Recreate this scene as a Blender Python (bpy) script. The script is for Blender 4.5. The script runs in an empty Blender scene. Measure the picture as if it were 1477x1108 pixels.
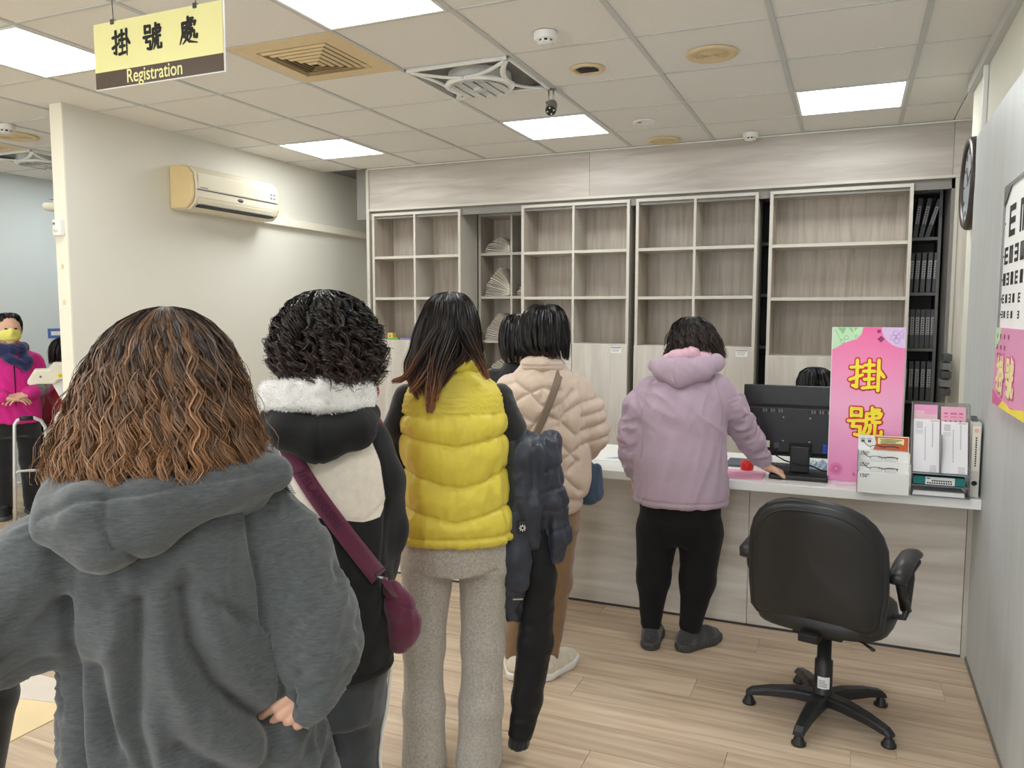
import bpy, bmesh, math, random
import numpy as np
from mathutils import Vector, Matrix

scene = bpy.context.scene
COL = scene.collection
PI = math.pi
rnd = random.Random(7)

# ------------------------------------------------------------------ camera
CAM_Z = 1.55
YAW, PITCH, ROLL = 0.4032918, 0.0884126, 0.00074278
cam_data = bpy.data.cameras.new('camera')
cam = bpy.data.objects.new('camera', cam_data)
COL.objects.link(cam)
_f = Vector((-math.sin(YAW) * math.cos(PITCH), math.cos(YAW) * math.cos(PITCH), -math.sin(PITCH)))
_r = Vector((math.cos(YAW), math.sin(YAW), 0))
_u = _r.cross(_f)
r2 = math.cos(ROLL) * _r + math.sin(ROLL) * _u
u2 = -math.sin(ROLL) * _r + math.cos(ROLL) * _u
cam.matrix_world = Matrix(((r2.x, u2.x, -_f.x, 0), (r2.y, u2.y, -_f.y, 0), (r2.z, u2.z, -_f.z, CAM_Z), (0, 0, 0, 1)))
cam_data.sensor_width = 36
cam_data.sensor_fit = 'HORIZONTAL'
cam_data.lens = 36 * 1144.7 / 1477
cam_data.clip_start = 0.05
scene.camera = cam

# ------------------------------------------------------------------ world, lights, exposure
world = bpy.data.worlds.new('world')
scene.world = world
world.use_nodes = True
world.node_tree.nodes['Background'].inputs[0].default_value = (0.80, 0.88, 1.0, 1)
world.node_tree.nodes['Background'].inputs[1].default_value = 1.0
scene.view_settings.view_transform = 'Standard'
scene.view_settings.look = 'None'
scene.view_settings.gamma = 1
scene.view_settings.use_curve_mapping = False
scene.view_settings.exposure = 0.90
PANEL_EMIT = 8.2        # ceiling light panels
WINDOW_FILL = 55.0         # added fill light, set at the unseen window behind the camera
wl = bpy.data.lights.new('window_daylight', 'AREA')
wl.shape = 'RECTANGLE'; wl.size = 5.5; wl.size_y = 1.7; wl.energy = WINDOW_FILL; wl.color = (0.86, 0.93, 1.0)
wlo = bpy.data.objects.new('window_daylight', wl); COL.objects.link(wlo)
wlo.location = (-2.4, -3.35, 1.6); wlo.rotation_euler = (math.radians(90), 0, 0)

# ------------------------------------------------------------------ helpers
def link(o):
    COL.objects.link(o)
    return o

def tag(o, label=None, cat=None, group=None, kind=None):
    if label: o['label'] = label
    if cat: o['category'] = cat
    if group: o['group'] = group
    if kind: o['kind'] = kind
    return o

def thing(name, label, cat, loc=(0, 0, 0), rotz=0.0, group=None):
    o = link(bpy.data.objects.new(name, None))
    o.empty_display_size = 0.1
    o.location = loc
    o.rotation_euler = (0, 0, rotz)
    return tag(o, label, cat, group)

class MB:
    """collects simple solids and links them as one mesh object"""
    def __init__(s): s.v = []; s.f = []; s.m = []; s.smooth = []; s.mi = 0; s.sm = False
    def add(s, vs, fs, sm=None):
        b = len(s.v)
        s.v += [tuple(p) for p in vs]
        for f in fs:
            s.f.append(tuple(i + b for i in f)); s.m.append(s.mi); s.smooth.append(s.sm if sm is None else sm)
        return s
    def box(s, x0, x1, y0, y1, z0, z1):
        return s.add([(x0, y0, z0), (x1, y0, z0), (x1, y1, z0), (x0, y1, z0), (x0, y0, z1), (x1, y0, z1), (x1, y1, z1), (x0, y1, z1)],
                     [(0, 3, 2, 1), (4, 5, 6, 7), (0, 1, 5, 4), (1, 2, 6, 5), (2, 3, 7, 6), (3, 0, 4, 7)], False)
    def obox(s, c, hx, hy, hz, R):
        vs = []
        for z in (-hz, hz):
            for x, y in ((-hx, -hy), (hx, -hy), (hx, hy), (-hx, hy)):
                vs.append(Vector(c) + R @ Vector((x, y, z)))
        return s.add(vs, [(0, 3, 2, 1), (4, 5, 6, 7), (0, 1, 5, 4), (1, 2, 6, 5), (2, 3, 7, 6), (3, 0, 4, 7)], False)
    def tube(s, pts, r, n=12, caps=True, flat=1.0):
        pts = [Vector(p) for p in pts]
        rs = r if isinstance(r, (list, tuple)) else [r] * len(pts)
        vs = []; fs = []
        up = None
        for i, p in enumerate(pts):
            t = ((pts[min(i + 1, len(pts) - 1)] - p).normalized() + (p - pts[max(i - 1, 0)]).normalized())
            if t.length < 1e-6: t = pts[min(i + 1, len(pts) - 1)] - p
            t.normalize()
            if up is None:
                up = t.orthogonal().normalized() if abs(t.z) > .9 else t.cross(Vector((0, 0, 1))).normalized()
            a = (up - t * up.dot(t)).normalized(); up = a
            b = t.cross(a)
            for k in range(n):
                w = 2 * PI * k / n
                vs.append(p + (a * math.cos(w) + b * math.sin(w) * flat) * rs[i])
        for i in range(len(pts) - 1):
            for k in range(n):
                k2 = (k + 1) % n
                fs.append((i * n + k, i * n + k2, (i + 1) * n + k2, (i + 1) * n + k))
        s.add(vs, fs, True)
        if caps:
            b = len(s.v) - len(vs)
            s.f.append(tuple(b + k for k in reversed(range(n)))); s.m.append(s.mi); s.smooth.append(False)
            s.f.append(tuple(b + (len(pts) - 1) * n + k for k in range(n))); s.m.append(s.mi); s.smooth.append(False)
        return s
    def lathe(s, prof, c=(0, 0, 0), n=32, axis='Z', sm=True):
        """prof: (r, h) list; axis of revolution"""
        vs = []; fs = []
        for r, h in prof:
            for k in range(n):
                w = 2 * PI * k / n
                x, y = r * math.cos(w), r * math.sin(w)
                p = (x, y, h) if axis == 'Z' else ((x, h, y) if axis == 'Y' else (h, x, y))
                vs.append((p[0] + c[0], p[1] + c[1], p[2] + c[2]))
        for i in range(len(prof) - 1):
            for k in range(n):
                k2 = (k + 1) % n
                fs.append((i * n + k, i * n + k2, (i + 1) * n + k2, (i + 1) * n + k))
        return s.add(vs, fs, sm)
    def prism(s, poly, y0, y1, plane='XZ'):
        """extrude a 2d polygon along the third axis"""
        n = len(poly)
        def P(a, b, h):
            return {'XZ': (a, h, b), 'XY': (a, b, h), 'YZ': (h, a, b)}[plane]
        vs = [P(a, b, y0) for a, b in poly] + [P(a, b, y1) for a, b in poly]
        fs = [tuple(range(n)), tuple(reversed(range(n, 2 * n)))] + [(i, i + n, (i + 1) % n + n, (i + 1) % n) for i in range(n)]
        return s.add(vs, fs, False)
    def build(s, name, mat, parent=None, off=None, bevel=0, seg=2, label=None, fix=True):
        me = bpy.data.meshes.new(name)
        vs = s.v
        if off is not None: vs = [(a - off[0], b - off[1], c - off[2]) for a, b, c in vs]
        me.from_pydata(vs, [], s.f)
        mats = mat if isinstance(mat, (list, tuple)) else [mat]
        for m in mats: me.materials.append(m)
        me.polygons.foreach_set('material_index', s.m)
        me.polygons.foreach_set('use_smooth', s.smooth)
        if fix:
            bm = bmesh.new(); bm.from_mesh(me)
            bmesh.ops.recalc_face_normals(bm, faces=bm.faces)
            bm.to_mesh(me); bm.free()
        o = link(bpy.data.objects.new(name, me))
        if parent: o.parent = parent
        if bevel:
            b = o.modifiers.new('bevel', 'BEVEL'); b.width = bevel; b.segments = seg; b.limit_method = 'ANGLE'
            b.angle_limit = math.radians(40)
        if label: o['label'] = label
        return o

def dup(o, parent=None):
    c = link(o.copy())
    if parent: c.parent = parent
    return c

def copy_tree(o, parent=None):
    kids = [k for k in bpy.data.objects if k.parent == o]
    c = link(o.copy()); c.parent = parent
    for k in kids: copy_tree(k, c)
    return c

# ------------------------------------------------------------------ materials
def nodes_of(name):
    m = bpy.data.materials.new(name); m.use_nodes = True
    nt = m.node_tree
    return m, nt, nt.nodes['Principled BSDF']

def M(name, col, rough=.5, metal=0.0, var=.06, scale=8.0, bump=0.0, bscale=None, stretch=(1, 1, 1), spec=.5, sheen=0.0, detail=4, randv=0.0, emit=0, coat=0.0, trans=0.0, alpha=1.0):
    m, nt, b = nodes_of(name)
    N = nt.nodes; L = nt.links
    tc = N.new('ShaderNodeTexCoord'); mp = N.new('ShaderNodeMapping'); mp.inputs['Scale'].default_value = stretch
    L.new(tc.outputs['Object'], mp.inputs['Vector'])
    no = N.new('ShaderNodeTexNoise'); no.inputs['Scale'].default_value = scale; no.inputs['Detail'].default_value = detail
    L.new(mp.outputs[0], no.inputs['Vector'])
    rp = N.new('ShaderNodeMapRange'); rp.inputs[1].default_value = .3; rp.inputs[2].default_value = .7
    rp.inputs[3].default_value = 1 - var; rp.inputs[4].default_value = 1 + var
    L.new(no.outputs['Fac'], rp.inputs[0])
    mul = N.new('ShaderNodeVectorMath'); mul.operation = 'SCALE'; mul.inputs[0].default_value = col[:3]
    fac = rp.outputs[0]
    if randv:
        oi = N.new('ShaderNodeObjectInfo'); r3 = N.new('ShaderNodeMapRange')
        r3.inputs[3].default_value = 1 - randv; r3.inputs[4].default_value = 1 + randv
        L.new(oi.outputs['Random'], r3.inputs[0])
        mm = N.new('ShaderNodeMath'); mm.operation = 'MULTIPLY'; L.new(fac, mm.inputs[0]); L.new(r3.outputs[0], mm.inputs[1]); fac = mm.outputs[0]
    L.new(fac, mul.inputs['Scale'])
    L.new(mul.outputs[0], b.inputs['Base Color'])
    b.inputs['Roughness'].default_value = rough; b.inputs['Metallic'].default_value = metal
    b.inputs['Specular IOR Level'].default_value = spec
    if sheen: b.inputs['Sheen Weight'].default_value = sheen; b.inputs['Sheen Roughness'].default_value = .5
    if coat: b.inputs['Coat Weight'].default_value = coat
    if trans: b.inputs['Transmission Weight'].default_value = trans
    if alpha < 1: b.inputs['Alpha'].default_value = alpha
    if bump:
        n2 = N.new('ShaderNodeTexNoise'); n2.inputs['Scale'].default_value = bscale or scale * 4; n2.inputs['Detail'].default_value = 3
        L.new(mp.outputs[0], n2.inputs['Vector'])
        bp = N.new('ShaderNodeBump'); bp.inputs['Strength'].default_value = bump; bp.inputs['Distance'].default_value = .004
        L.new(n2.outputs['Fac'], bp.inputs['Height']); L.new(bp.outputs[0], b.inputs['Normal'])
    return m

def emitter(name, col, strength):
    m, nt, b = nodes_of(name)
    b.inputs['Base Color'].default_value = (*col, 1)
    b.inputs['Emission Color'].default_value = (*col, 1)
    b.inputs['Emission Strength'].default_value = strength
    return m

def wood(name, c1, c2, axis='Z', scale=3.0, rough=.45, ratio=14, randv=.05, bump=.05, lo=.35, hi=.65, perobj=True, fine=True):
    """long soft grain along one axis"""
    m, nt, b = nodes_of(name)
    N = nt.nodes; L = nt.links
    tc = N.new('ShaderNodeTexCoord'); mp = N.new('ShaderNodeMapping')
    st = {'X': (1, ratio, ratio), 'Y': (ratio, 1, ratio), 'Z': (ratio, ratio, 1)}[axis]
    mp.inputs['Scale'].default_value = st
    L.new(tc.outputs['Object'], mp.inputs['Vector'])
    oi = N.new('ShaderNodeObjectInfo')
    if perobj:
        ad = N.new('ShaderNodeVectorMath'); ad.operation = 'MULTIPLY_ADD'
        ad.inputs[1].default_value = (37, 19, 53)
        cb = N.new('ShaderNodeCombineXYZ')
        for i in range(3): L.new(oi.outputs['Random'], cb.inputs[i])
        L.new(cb.outputs[0], ad.inputs[0]); L.new(mp.outputs[0], ad.inputs[2])
        vec = ad.outputs[0]
    else: vec = mp.outputs[0]
    no = N.new('ShaderNodeTexNoise'); no.inputs['Scale'].default_value = scale; no.inputs['Detail'].default_value = 6; no.inputs['Distortion'].default_value = .6
    L.new(vec, no.inputs['Vector'])
    cr = N.new('ShaderNodeValToRGB'); cr.color_ramp.elements[0].position = lo; cr.color_ramp.elements[1].position = hi
    cr.color_ramp.elements[0].color = (*c1, 1); cr.color_ramp.elements[1].color = (*c2, 1)
    L.new(no.outputs['Fac'], cr.inputs[0])
    r3 = N.new('ShaderNodeMapRange'); r3.inputs[3].default_value = 1 - randv; r3.inputs[4].default_value = 1 + randv
    L.new(oi.outputs['Random'], r3.inputs[0])
    sc = N.new('ShaderNodeVectorMath'); sc.operation = 'SCALE'
    L.new(cr.outputs[0], sc.inputs[0]); L.new(r3.outputs[0], sc.inputs['Scale'])
    L.new(sc.outputs[0], b.inputs['Base Color'])
    b.inputs['Roughness'].default_value = rough
    bp = N.new('ShaderNodeBump'); bp.inputs['Strength'].default_value = bump; bp.inputs['Distance'].default_value = .003
    L.new(no.outputs['Fac'], bp.inputs['Height']); L.new(bp.outputs[0], b.inputs['Normal'])
    return m

def srgb(r, g, b):
    f = lambda c: ((c / 255 + .055) / 1.055) ** 2.4 if c > 10 else c / 255 / 12.92
    return (f(r), f(g), f(b))

mt = {}
mt['wall'] = M('wall_paint', srgb(224, 221, 209), .75, var=.012, scale=2, bump=.03, bscale=120)
mt['wall_end'] = M('wall_end_paint', srgb(240, 234, 216), .7, var=.012, scale=2)
mt['wall_left'] = M('side_room_paint', srgb(214, 222, 222), .75, var=.012, scale=2)
mt['tile'] = M('ceiling_tile', srgb(232, 229, 223), .9, var=.035, scale=160, bump=.2, bscale=320, randv=.018)
mt['tbar'] = M('ceiling_bar', srgb(200, 200, 197), .5, var=.02)
mt['wplank'] = wood('floor_plank', srgb(182, 156, 128), srgb(222, 202, 176), 'X', 1.6, .42, 16, .07, .06, .3, .7)
mt['plank_base'] = M('floor_base', srgb(176, 156, 132), .6)
mt['vinyl_cream'] = M('cream_vinyl', srgb(240, 216, 168), .4, var=.03, scale=10)
mt['vinyl_grey'] = M('pale_vinyl', srgb(222, 212, 198), .4, var=.03, scale=10)
mt['panel_r'] = wood('grey_laminate', srgb(190, 193, 192), srgb(201, 203, 201), 'Z', 1.6, .5, 7, .0, .01, .25, .75, False)
mt['fascia'] = wood('fascia_laminate', srgb(174, 165, 155), srgb(196, 188, 178), 'X', 1.6, .5, 9, .02, .04)
mt['door'] = wood('door_laminate', srgb(196, 188, 176), srgb(214, 208, 198), 'Z', 1.6, .5, 9, .02, .04)
mt['edge'] = M('shelf_edge', srgb(198, 192, 180), .5, var=.02)
mt['inner'] = wood('shelf_inner', srgb(168, 156, 142), srgb(190, 179, 165), 'Z', 2.2, .5, 12, .02, .03)
mt['inner_dark'] = M('dark_rail', srgb(70, 68, 66), .6, var=.05)
mt['grey_lam'] = M('grey_frame', srgb(128, 124, 118), .5, var=.04)
mt['ctr_front'] = wood('counter_laminate', srgb(208, 199, 188), srgb(234, 228, 220), 'X', 1.6, .45, 9, .02, .04)
mt['ctr_top'] = M('white_solid_top', srgb(240, 240, 236), .3, var=.01)
mt['white'] = M('white_plastic', srgb(236, 236, 232), .35, var=.01)
mt['offwhite'] = M('offwhite_plastic', srgb(232, 226, 208), .4, var=.02)
mt['cream'] = M('cream_plastic', srgb(222, 200, 158), .5, var=.04, scale=20)
mt['cream_dark'] = M('cream_plastic_dark', srgb(150, 128, 90), .6, var=.04)
mt['black'] = M('black_plastic', srgb(34, 34, 36), .38, var=.1, scale=30)
mt['black_matte'] = M('black_matte', srgb(20, 20, 21), .7, var=.1)
mt['black_leather'] = M('black_leatherette', srgb(32, 32, 32), .42, var=.12, scale=6, bump=.12, bscale=350)
mt['grey_plastic'] = M('grey_plastic', srgb(120, 120, 118), .5, var=.05)
mt['dark_grey'] = M('dark_grey_plastic', srgb(74, 76, 78), .5, var=.05)
mt['steel'] = M('brushed_steel', srgb(190, 190, 190), .28, 1.0, var=.04)
mt['alu'] = M('anodised_aluminium', srgb(214, 214, 212), .35, .6, var=.03)
mt['paper'] = M('white_paper', srgb(240, 240, 238), .7, var=.02)
mt['paper_old'] = M('aged_paper', srgb(226, 218, 204), .8, var=.08, scale=30, randv=.14)
mt['ink'] = M('black_ink', srgb(26, 22, 22), .6)
mt['grey_ink'] = M('grey_ink', srgb(130, 130, 134), .6)
# ------------------------------------------------------------------ implicit-surface toolkit for bodies and clothes
F32 = np.float32
def smin(a, b, k):
    h = np.clip(.5 + .5 * (b - a) / k, 0, 1)
    return b + (a - b) * h - k * h * (1 - h)
def smax(a, b, k): return -smin(-a, -b, k)
def cone(P, a, b, ra, rb, sq=1.0):
    """tapered capsule from a to b; sq > 1 flattens it front to back"""
    X, Y, Z = P
    d = [b[i] - a[i] for i in range(3)]
    L2 = sum(c * c for c in d) + 1e-9
    t = np.clip(((X - a[0]) * d[0] + (Y - a[1]) * d[1] + (Z - a[2]) * d[2]) / L2, 0, 1)
    r = ra + (rb - ra) * t
    return np.sqrt((X - a[0] - t * d[0]) ** 2 + ((Y - a[1] - t * d[1]) * sq) ** 2 + (Z - a[2] - t * d[2]) ** 2) - r
def chain(P, pts, rs, k=.02, sq=1.0):
    f = None
    for i in range(len(pts) - 1):
        g = cone(P, pts[i], pts[i + 1], rs[i], rs[i + 1], sq)
        f = g if f is None else smin(f, g, k)
    return f
def ell(P, c, r):
    X, Y, Z = P
    q = np.sqrt(((X - c[0]) / r[0]) ** 2 + ((Y - c[1]) / r[1]) ** 2 + ((Z - c[2]) / r[2]) ** 2)
    return (q - 1) * min(r)
def prof_fn(rows, sm=2.2):
    rows = sorted(rows)
    z = np.array([r[0] for r in rows]); zf = np.linspace(z[0], z[-1], 120)
    out = []
    for c in range(1, 5):
        v = np.interp(zf, z, [r[c] for r in rows])
        kern = np.exp(-.5 * (np.arange(-8, 9) / 4.0) ** 2); kern /= kern.sum()
        v = np.convolve(np.pad(v, 8, mode='edge'), kern, 'valid')
        out.append(v)
    def ev(Z): return [np.interp(Z, zf, v).astype(F32) for v in out]
    def sdf(P, grow=0.0, cap=.015):
        X, Y, Z = P
        cx, cy, rx, ry = ev(Z)
        rx = rx + grow; ry = ry + grow
        q = (np.abs((X - cx) / rx) ** sm + np.abs((Y - cy) / ry) ** sm) ** (1 / sm)
        f = (q - 1) * np.minimum(rx, ry)
        zm = (z[0] + z[-1]) / 2; h = (z[-1] - z[0]) / 2
        return smax(f, np.abs(Z - zm) - h - grow * .5, cap)
    sdf.ev = ev
    return sdf

def nets(f, lo, hi, h):
    """surface nets: polygonise f<0 on a regular grid"""
    ax = [np.arange(lo[i], hi[i] + h, h, dtype=F32) for i in range(3)]
    X, Y, Z = ax[0][:, None, None], ax[1][None, :, None], ax[2][None, None, :]
    V = f((X, Y, Z))
    V = np.broadcast_to(V, (len(ax[0]), len(ax[1]), len(ax[2]))).astype(F32)
    S = V < 0
    n = [s - 1 for s in V.shape]
    cnt = np.zeros(n, np.int8)
    for a in (0, 1):
        for b in (0, 1):
            for c in (0, 1): cnt += S[a:a + n[0], b:b + n[1], c:c + n[2]]
    act = (cnt > 0) & (cnt < 8)
    I, J, K = np.nonzero(act)
    idx = -np.ones(n, np.int64); idx[I, J, K] = np.arange(len(I))
    pos = np.zeros((len(I), 3)); w = np.zeros(len(I))
    corners = [(a, b, c) for a in (0, 1) for b in (0, 1) for c in (0, 1)]
    val = {q: V[I + q[0], J + q[1], K + q[2]] for q in corners}
    for q in corners:
        for d in range(3):
            if q[d]: continue
            p = list(q); p[d] = 1; p = tuple(p)
            va, vb = val[q], val[p]
            m = (va < 0) != (vb < 0)
            t = np.where(m, va / np.where(m, va - vb, 1), 0)
            e = np.array(q, float)[None, :].repeat(len(I), 0); e[:, d] = t
            pos += np.where(m[:, None], e, 0); w += m
    pos /= np.maximum(w, 1)[:, None]
    verts = np.stack([ax[0][0] + (I + pos[:, 0]) * h, ax[1][0] + (J + pos[:, 1]) * h, ax[2][0] + (K + pos[:, 2]) * h], 1)
    quads = []
    for d in range(3):
        u, v = (d + 1) % 3, (d + 2) % 3
        sl0 = [slice(None)] * 3; sl1 = [slice(None)] * 3
        sl0[d] = slice(0, -1); sl1[d] = slice(1, None)
        A, B = S[tuple(sl0)], S[tuple(sl1)]
        ch = np.argwhere(A != B)
        ch = ch[(ch[:, u] > 0) & (ch[:, v] > 0) & (ch[:, u] < n[u]) & (ch[:, v] < n[v])]
        if not len(ch): continue
        def at(du, dv):
            c = ch.copy(); c[:, u] += du; c[:, v] += dv
            return idx[c[:, 0], c[:, 1], c[:, 2]]
        q = np.stack([at(-1, -1), at(0, -1), at(0, 0), at(-1, 0)], 1)
        ins = A[ch[:, 0], ch[:, 1], ch[:, 2]]
        q = np.where(ins[:, None], q, q[:, ::-1])
        quads.append(q)
    quads = np.concatenate(quads)
    quads = quads[(quads >= 0).all(1)]
    return verts, quads

def grad(f, v, e=.002):
    g = []
    for d in range(3):
        a = v.copy(); a[:, d] += e; b = v.copy(); b[:, d] -= e
        g.append(f(tuple(a.T)) - f(tuple(b.T)))
    g = np.stack(g, 1)
    return g / (np.linalg.norm(g, axis=1, keepdims=True) + 1e-9)

def vnoise(p, seed=0):
    """value noise in [0,1] for (n,3) points"""
    i = np.floor(p).astype(np.int64); f = p - i; f = f * f * (3 - 2 * f)
    def hsh(a, b, c):
        h = (a * 374761393 + b * 668265263 + c * 1274126177 + seed * 974634777) & 0xffffffff
        h = ((h ^ (h >> 13)) * 1274126177) & 0xffffffff
        return ((h ^ (h >> 16)) & 0xffff) / 65535.0
    r = 0
    for a in (0, 1):
        for b in (0, 1):
            for c in (0, 1):
                w = (f[:, 0] if a else 1 - f[:, 0]) * (f[:, 1] if b else 1 - f[:, 1]) * (f[:, 2] if c else 1 - f[:, 2])
                r = r + w * hsh(i[:, 0] + a, i[:, 1] + b, i[:, 2] + c)
    return r
def folds(p, d, short=.05, long=.22, seed=0):
    """creases that run along direction d, in [0,1], 1 on a ridge"""
    d = np.array(d, float); d /= np.linalg.norm(d)
    al = p @ d
    q = p - al[:, None] * d
    warp = (vnoise(p / .11, seed + 5) - .5)[:, None] * .05
    s = q / short + (al / long)[:, None] * np.array([1, .37, .21]) + warp / short
    n = vnoise(s, seed) * .65 + vnoise(s * 2.1 + 7, seed + 1) * .35
    return .55 - np.abs(2 * n - 1) * 1.6
def pldist(x, z, pts):
    """distance to a polyline in the x-z plane"""
    d = np.full(len(x), 9.0)
    for (a, b), (c, e) in zip(pts[:-1], pts[1:]):
        L2 = (c - a) ** 2 + (e - b) ** 2 + 1e-9
        t = np.clip(((x - a) * (c - a) + (z - b) * (e - b)) / L2, 0, 1)
        d = np.minimum(d, np.hypot(x - a - t * (c - a), z - b - t * (e - b)))
    return d
def inpoly(x, z, poly):
    r = np.zeros(len(x), bool); n = len(poly)
    for i in range(n):
        a, b = poly[i], poly[(i + 1) % n]
        c = ((a[1] > z) != (b[1] > z)) & (x < (b[0] - a[0]) * (z - a[1]) / (b[1] - a[1] + 1e-12) + a[0])
        r ^= c
    return r
def polysd(x, z, poly):
    d = pldist(x, z, poly + [poly[0]])
    return np.where(inpoly(x, z, poly), d, -d)

def mesh_from(name, verts, faces, mat, parent, mask=None, cols=None, smooth=True, fidx=None):
    me = bpy.data.meshes.new(name)
    nv, nf = len(verts), len(faces)
    k = faces.shape[1]
    me.vertices.add(nv); me.vertices.foreach_set('co', np.ascontiguousarray(verts, dtype=F32).ravel())
    me.loops.add(nf * k); me.loops.foreach_set('vertex_index', np.ascontiguousarray(faces, dtype=np.int32).ravel())
    me.polygons.add(nf); me.polygons.foreach_set('loop_start', np.arange(0, nf * k, k, dtype=np.int32))
    me.polygons.foreach_set('loop_total', np.full(nf, k, dtype=np.int32))
    me.update(calc_edges=True)
    if smooth: me.polygons.foreach_set('use_smooth', np.ones(nf, bool))
    for m in (mat if isinstance(mat, (list, tuple)) else [mat]): me.materials.append(m)
    if fidx is not None: me.polygons.foreach_set('material_index', np.asarray(fidx, dtype=np.int32))
    if mask is not None:
        at = me.attributes.new('mask', 'FLOAT', 'POINT'); at.data.foreach_set('value', np.asarray(mask, dtype=F32))
    if cols is not None:
        at = me.attributes.new('hc', 'FLOAT_VECTOR', 'POINT'); at.data.foreach_set('vector', np.asarray(cols, dtype=F32).ravel())
    me.validate(); me.update()
    o = link(bpy.data.objects.new(name, me))
    if parent: o.parent = parent
    return o

def cloth(name, f, lo, hi, h, mat, parent, disp=None, mask=None, fs=None, label=None):
    v, q = nets(f, lo, hi, h)
    n = grad(f, v, h * .7)
    v = v - n * np.clip(f(tuple(v.T)), -h, h)[:, None]        # settle on the surface
    if disp is not None:
        d = disp(v, n)
        v2 = v + n * d[:, None]
    else: v2 = v
    o = mesh_from(name, v2, q, mat, parent, mask=mask(v, n) if mask else None)
    if label: o['label'] = label
    return o

def hand_sdf_pts(W, fwd, up, side, curl=.5, spread=.08, thumb=.6, size=1.0):
    """list of tapered capsules of a five fingered hand. fwd along fingers, up = back of the hand, side=+1 thumb on the right"""
    fwd = Vector(fwd).normalized(); up = Vector(up); up = (up - fwd * up.dot(fwd)).normalized()
    rt = fwd.cross(up).normalized() * side
    W = Vector(W); C_ = []
    s = size
    lens = [(.040, .024, .020), (.044, .028, .021), (.041, .026, .020), (.032, .020, .018)]
    for i in range(4):
        lat = (.030 - i * .020) * s
        k = W + fwd * (.085 - .006 * abs(i - 1)) * s + rt * lat
        w0 = W + rt * lat * .55 + fwd * .01 * s
        C_.append((w0, k, .016 * s, .0115 * s))
        p = k; a = curl * .55; d0 = (fwd + rt * spread * (1.2 - i * .8)).normalized()
        for j, L_ in enumerate(lens[i]):
            d = (d0 * math.cos(a) - up * math.sin(a)).normalized()
            e = p + d * L_ * s
            r0 = (.0088 - .0009 * j) * s * (1 if i < 3 else .88)
            C_.append((p, e, r0, r0 - .0008 * s)); p = e; a += curl * (.9 if j == 0 else .6)
    t0 = W + rt * .018 * s + fwd * .015 * s
    t1 = t0 + (rt * .75 + fwd * .8 - up * .25).normalized() * .042 * s
    t2 = t1 + (rt * (.5 - thumb * .5) + fwd * 1.0 - up * (.1 + thumb * .3)).normalized() * .032 * s
    t3 = t2 + (rt * (.2 - thumb * .7) + fwd * 1.0 - up * .3 * thumb).normalized() * .026 * s
    C_ += [(t0, t1, .014 * s, .0115 * s), (t1, t2, .0105 * s, .0095 * s), (t2, t3, .0095 * s, .0075 * s)]
    return C_

SKIN = M('skin', srgb(226, 178, 152), .5, var=.03, scale=12)
SKIN.node_tree.nodes['Principled BSDF'].inputs['Subsurface Weight'].default_value = .12
SKIN.node_tree.nodes['Principled BSDF'].inputs['Subsurface Radius'].default_value = (.01, .004, .002)
EYE = M('eye_dark', (.02, .015, .012), .15)
LIPC = M('lip', srgb(170, 90, 84), .5)

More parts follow.
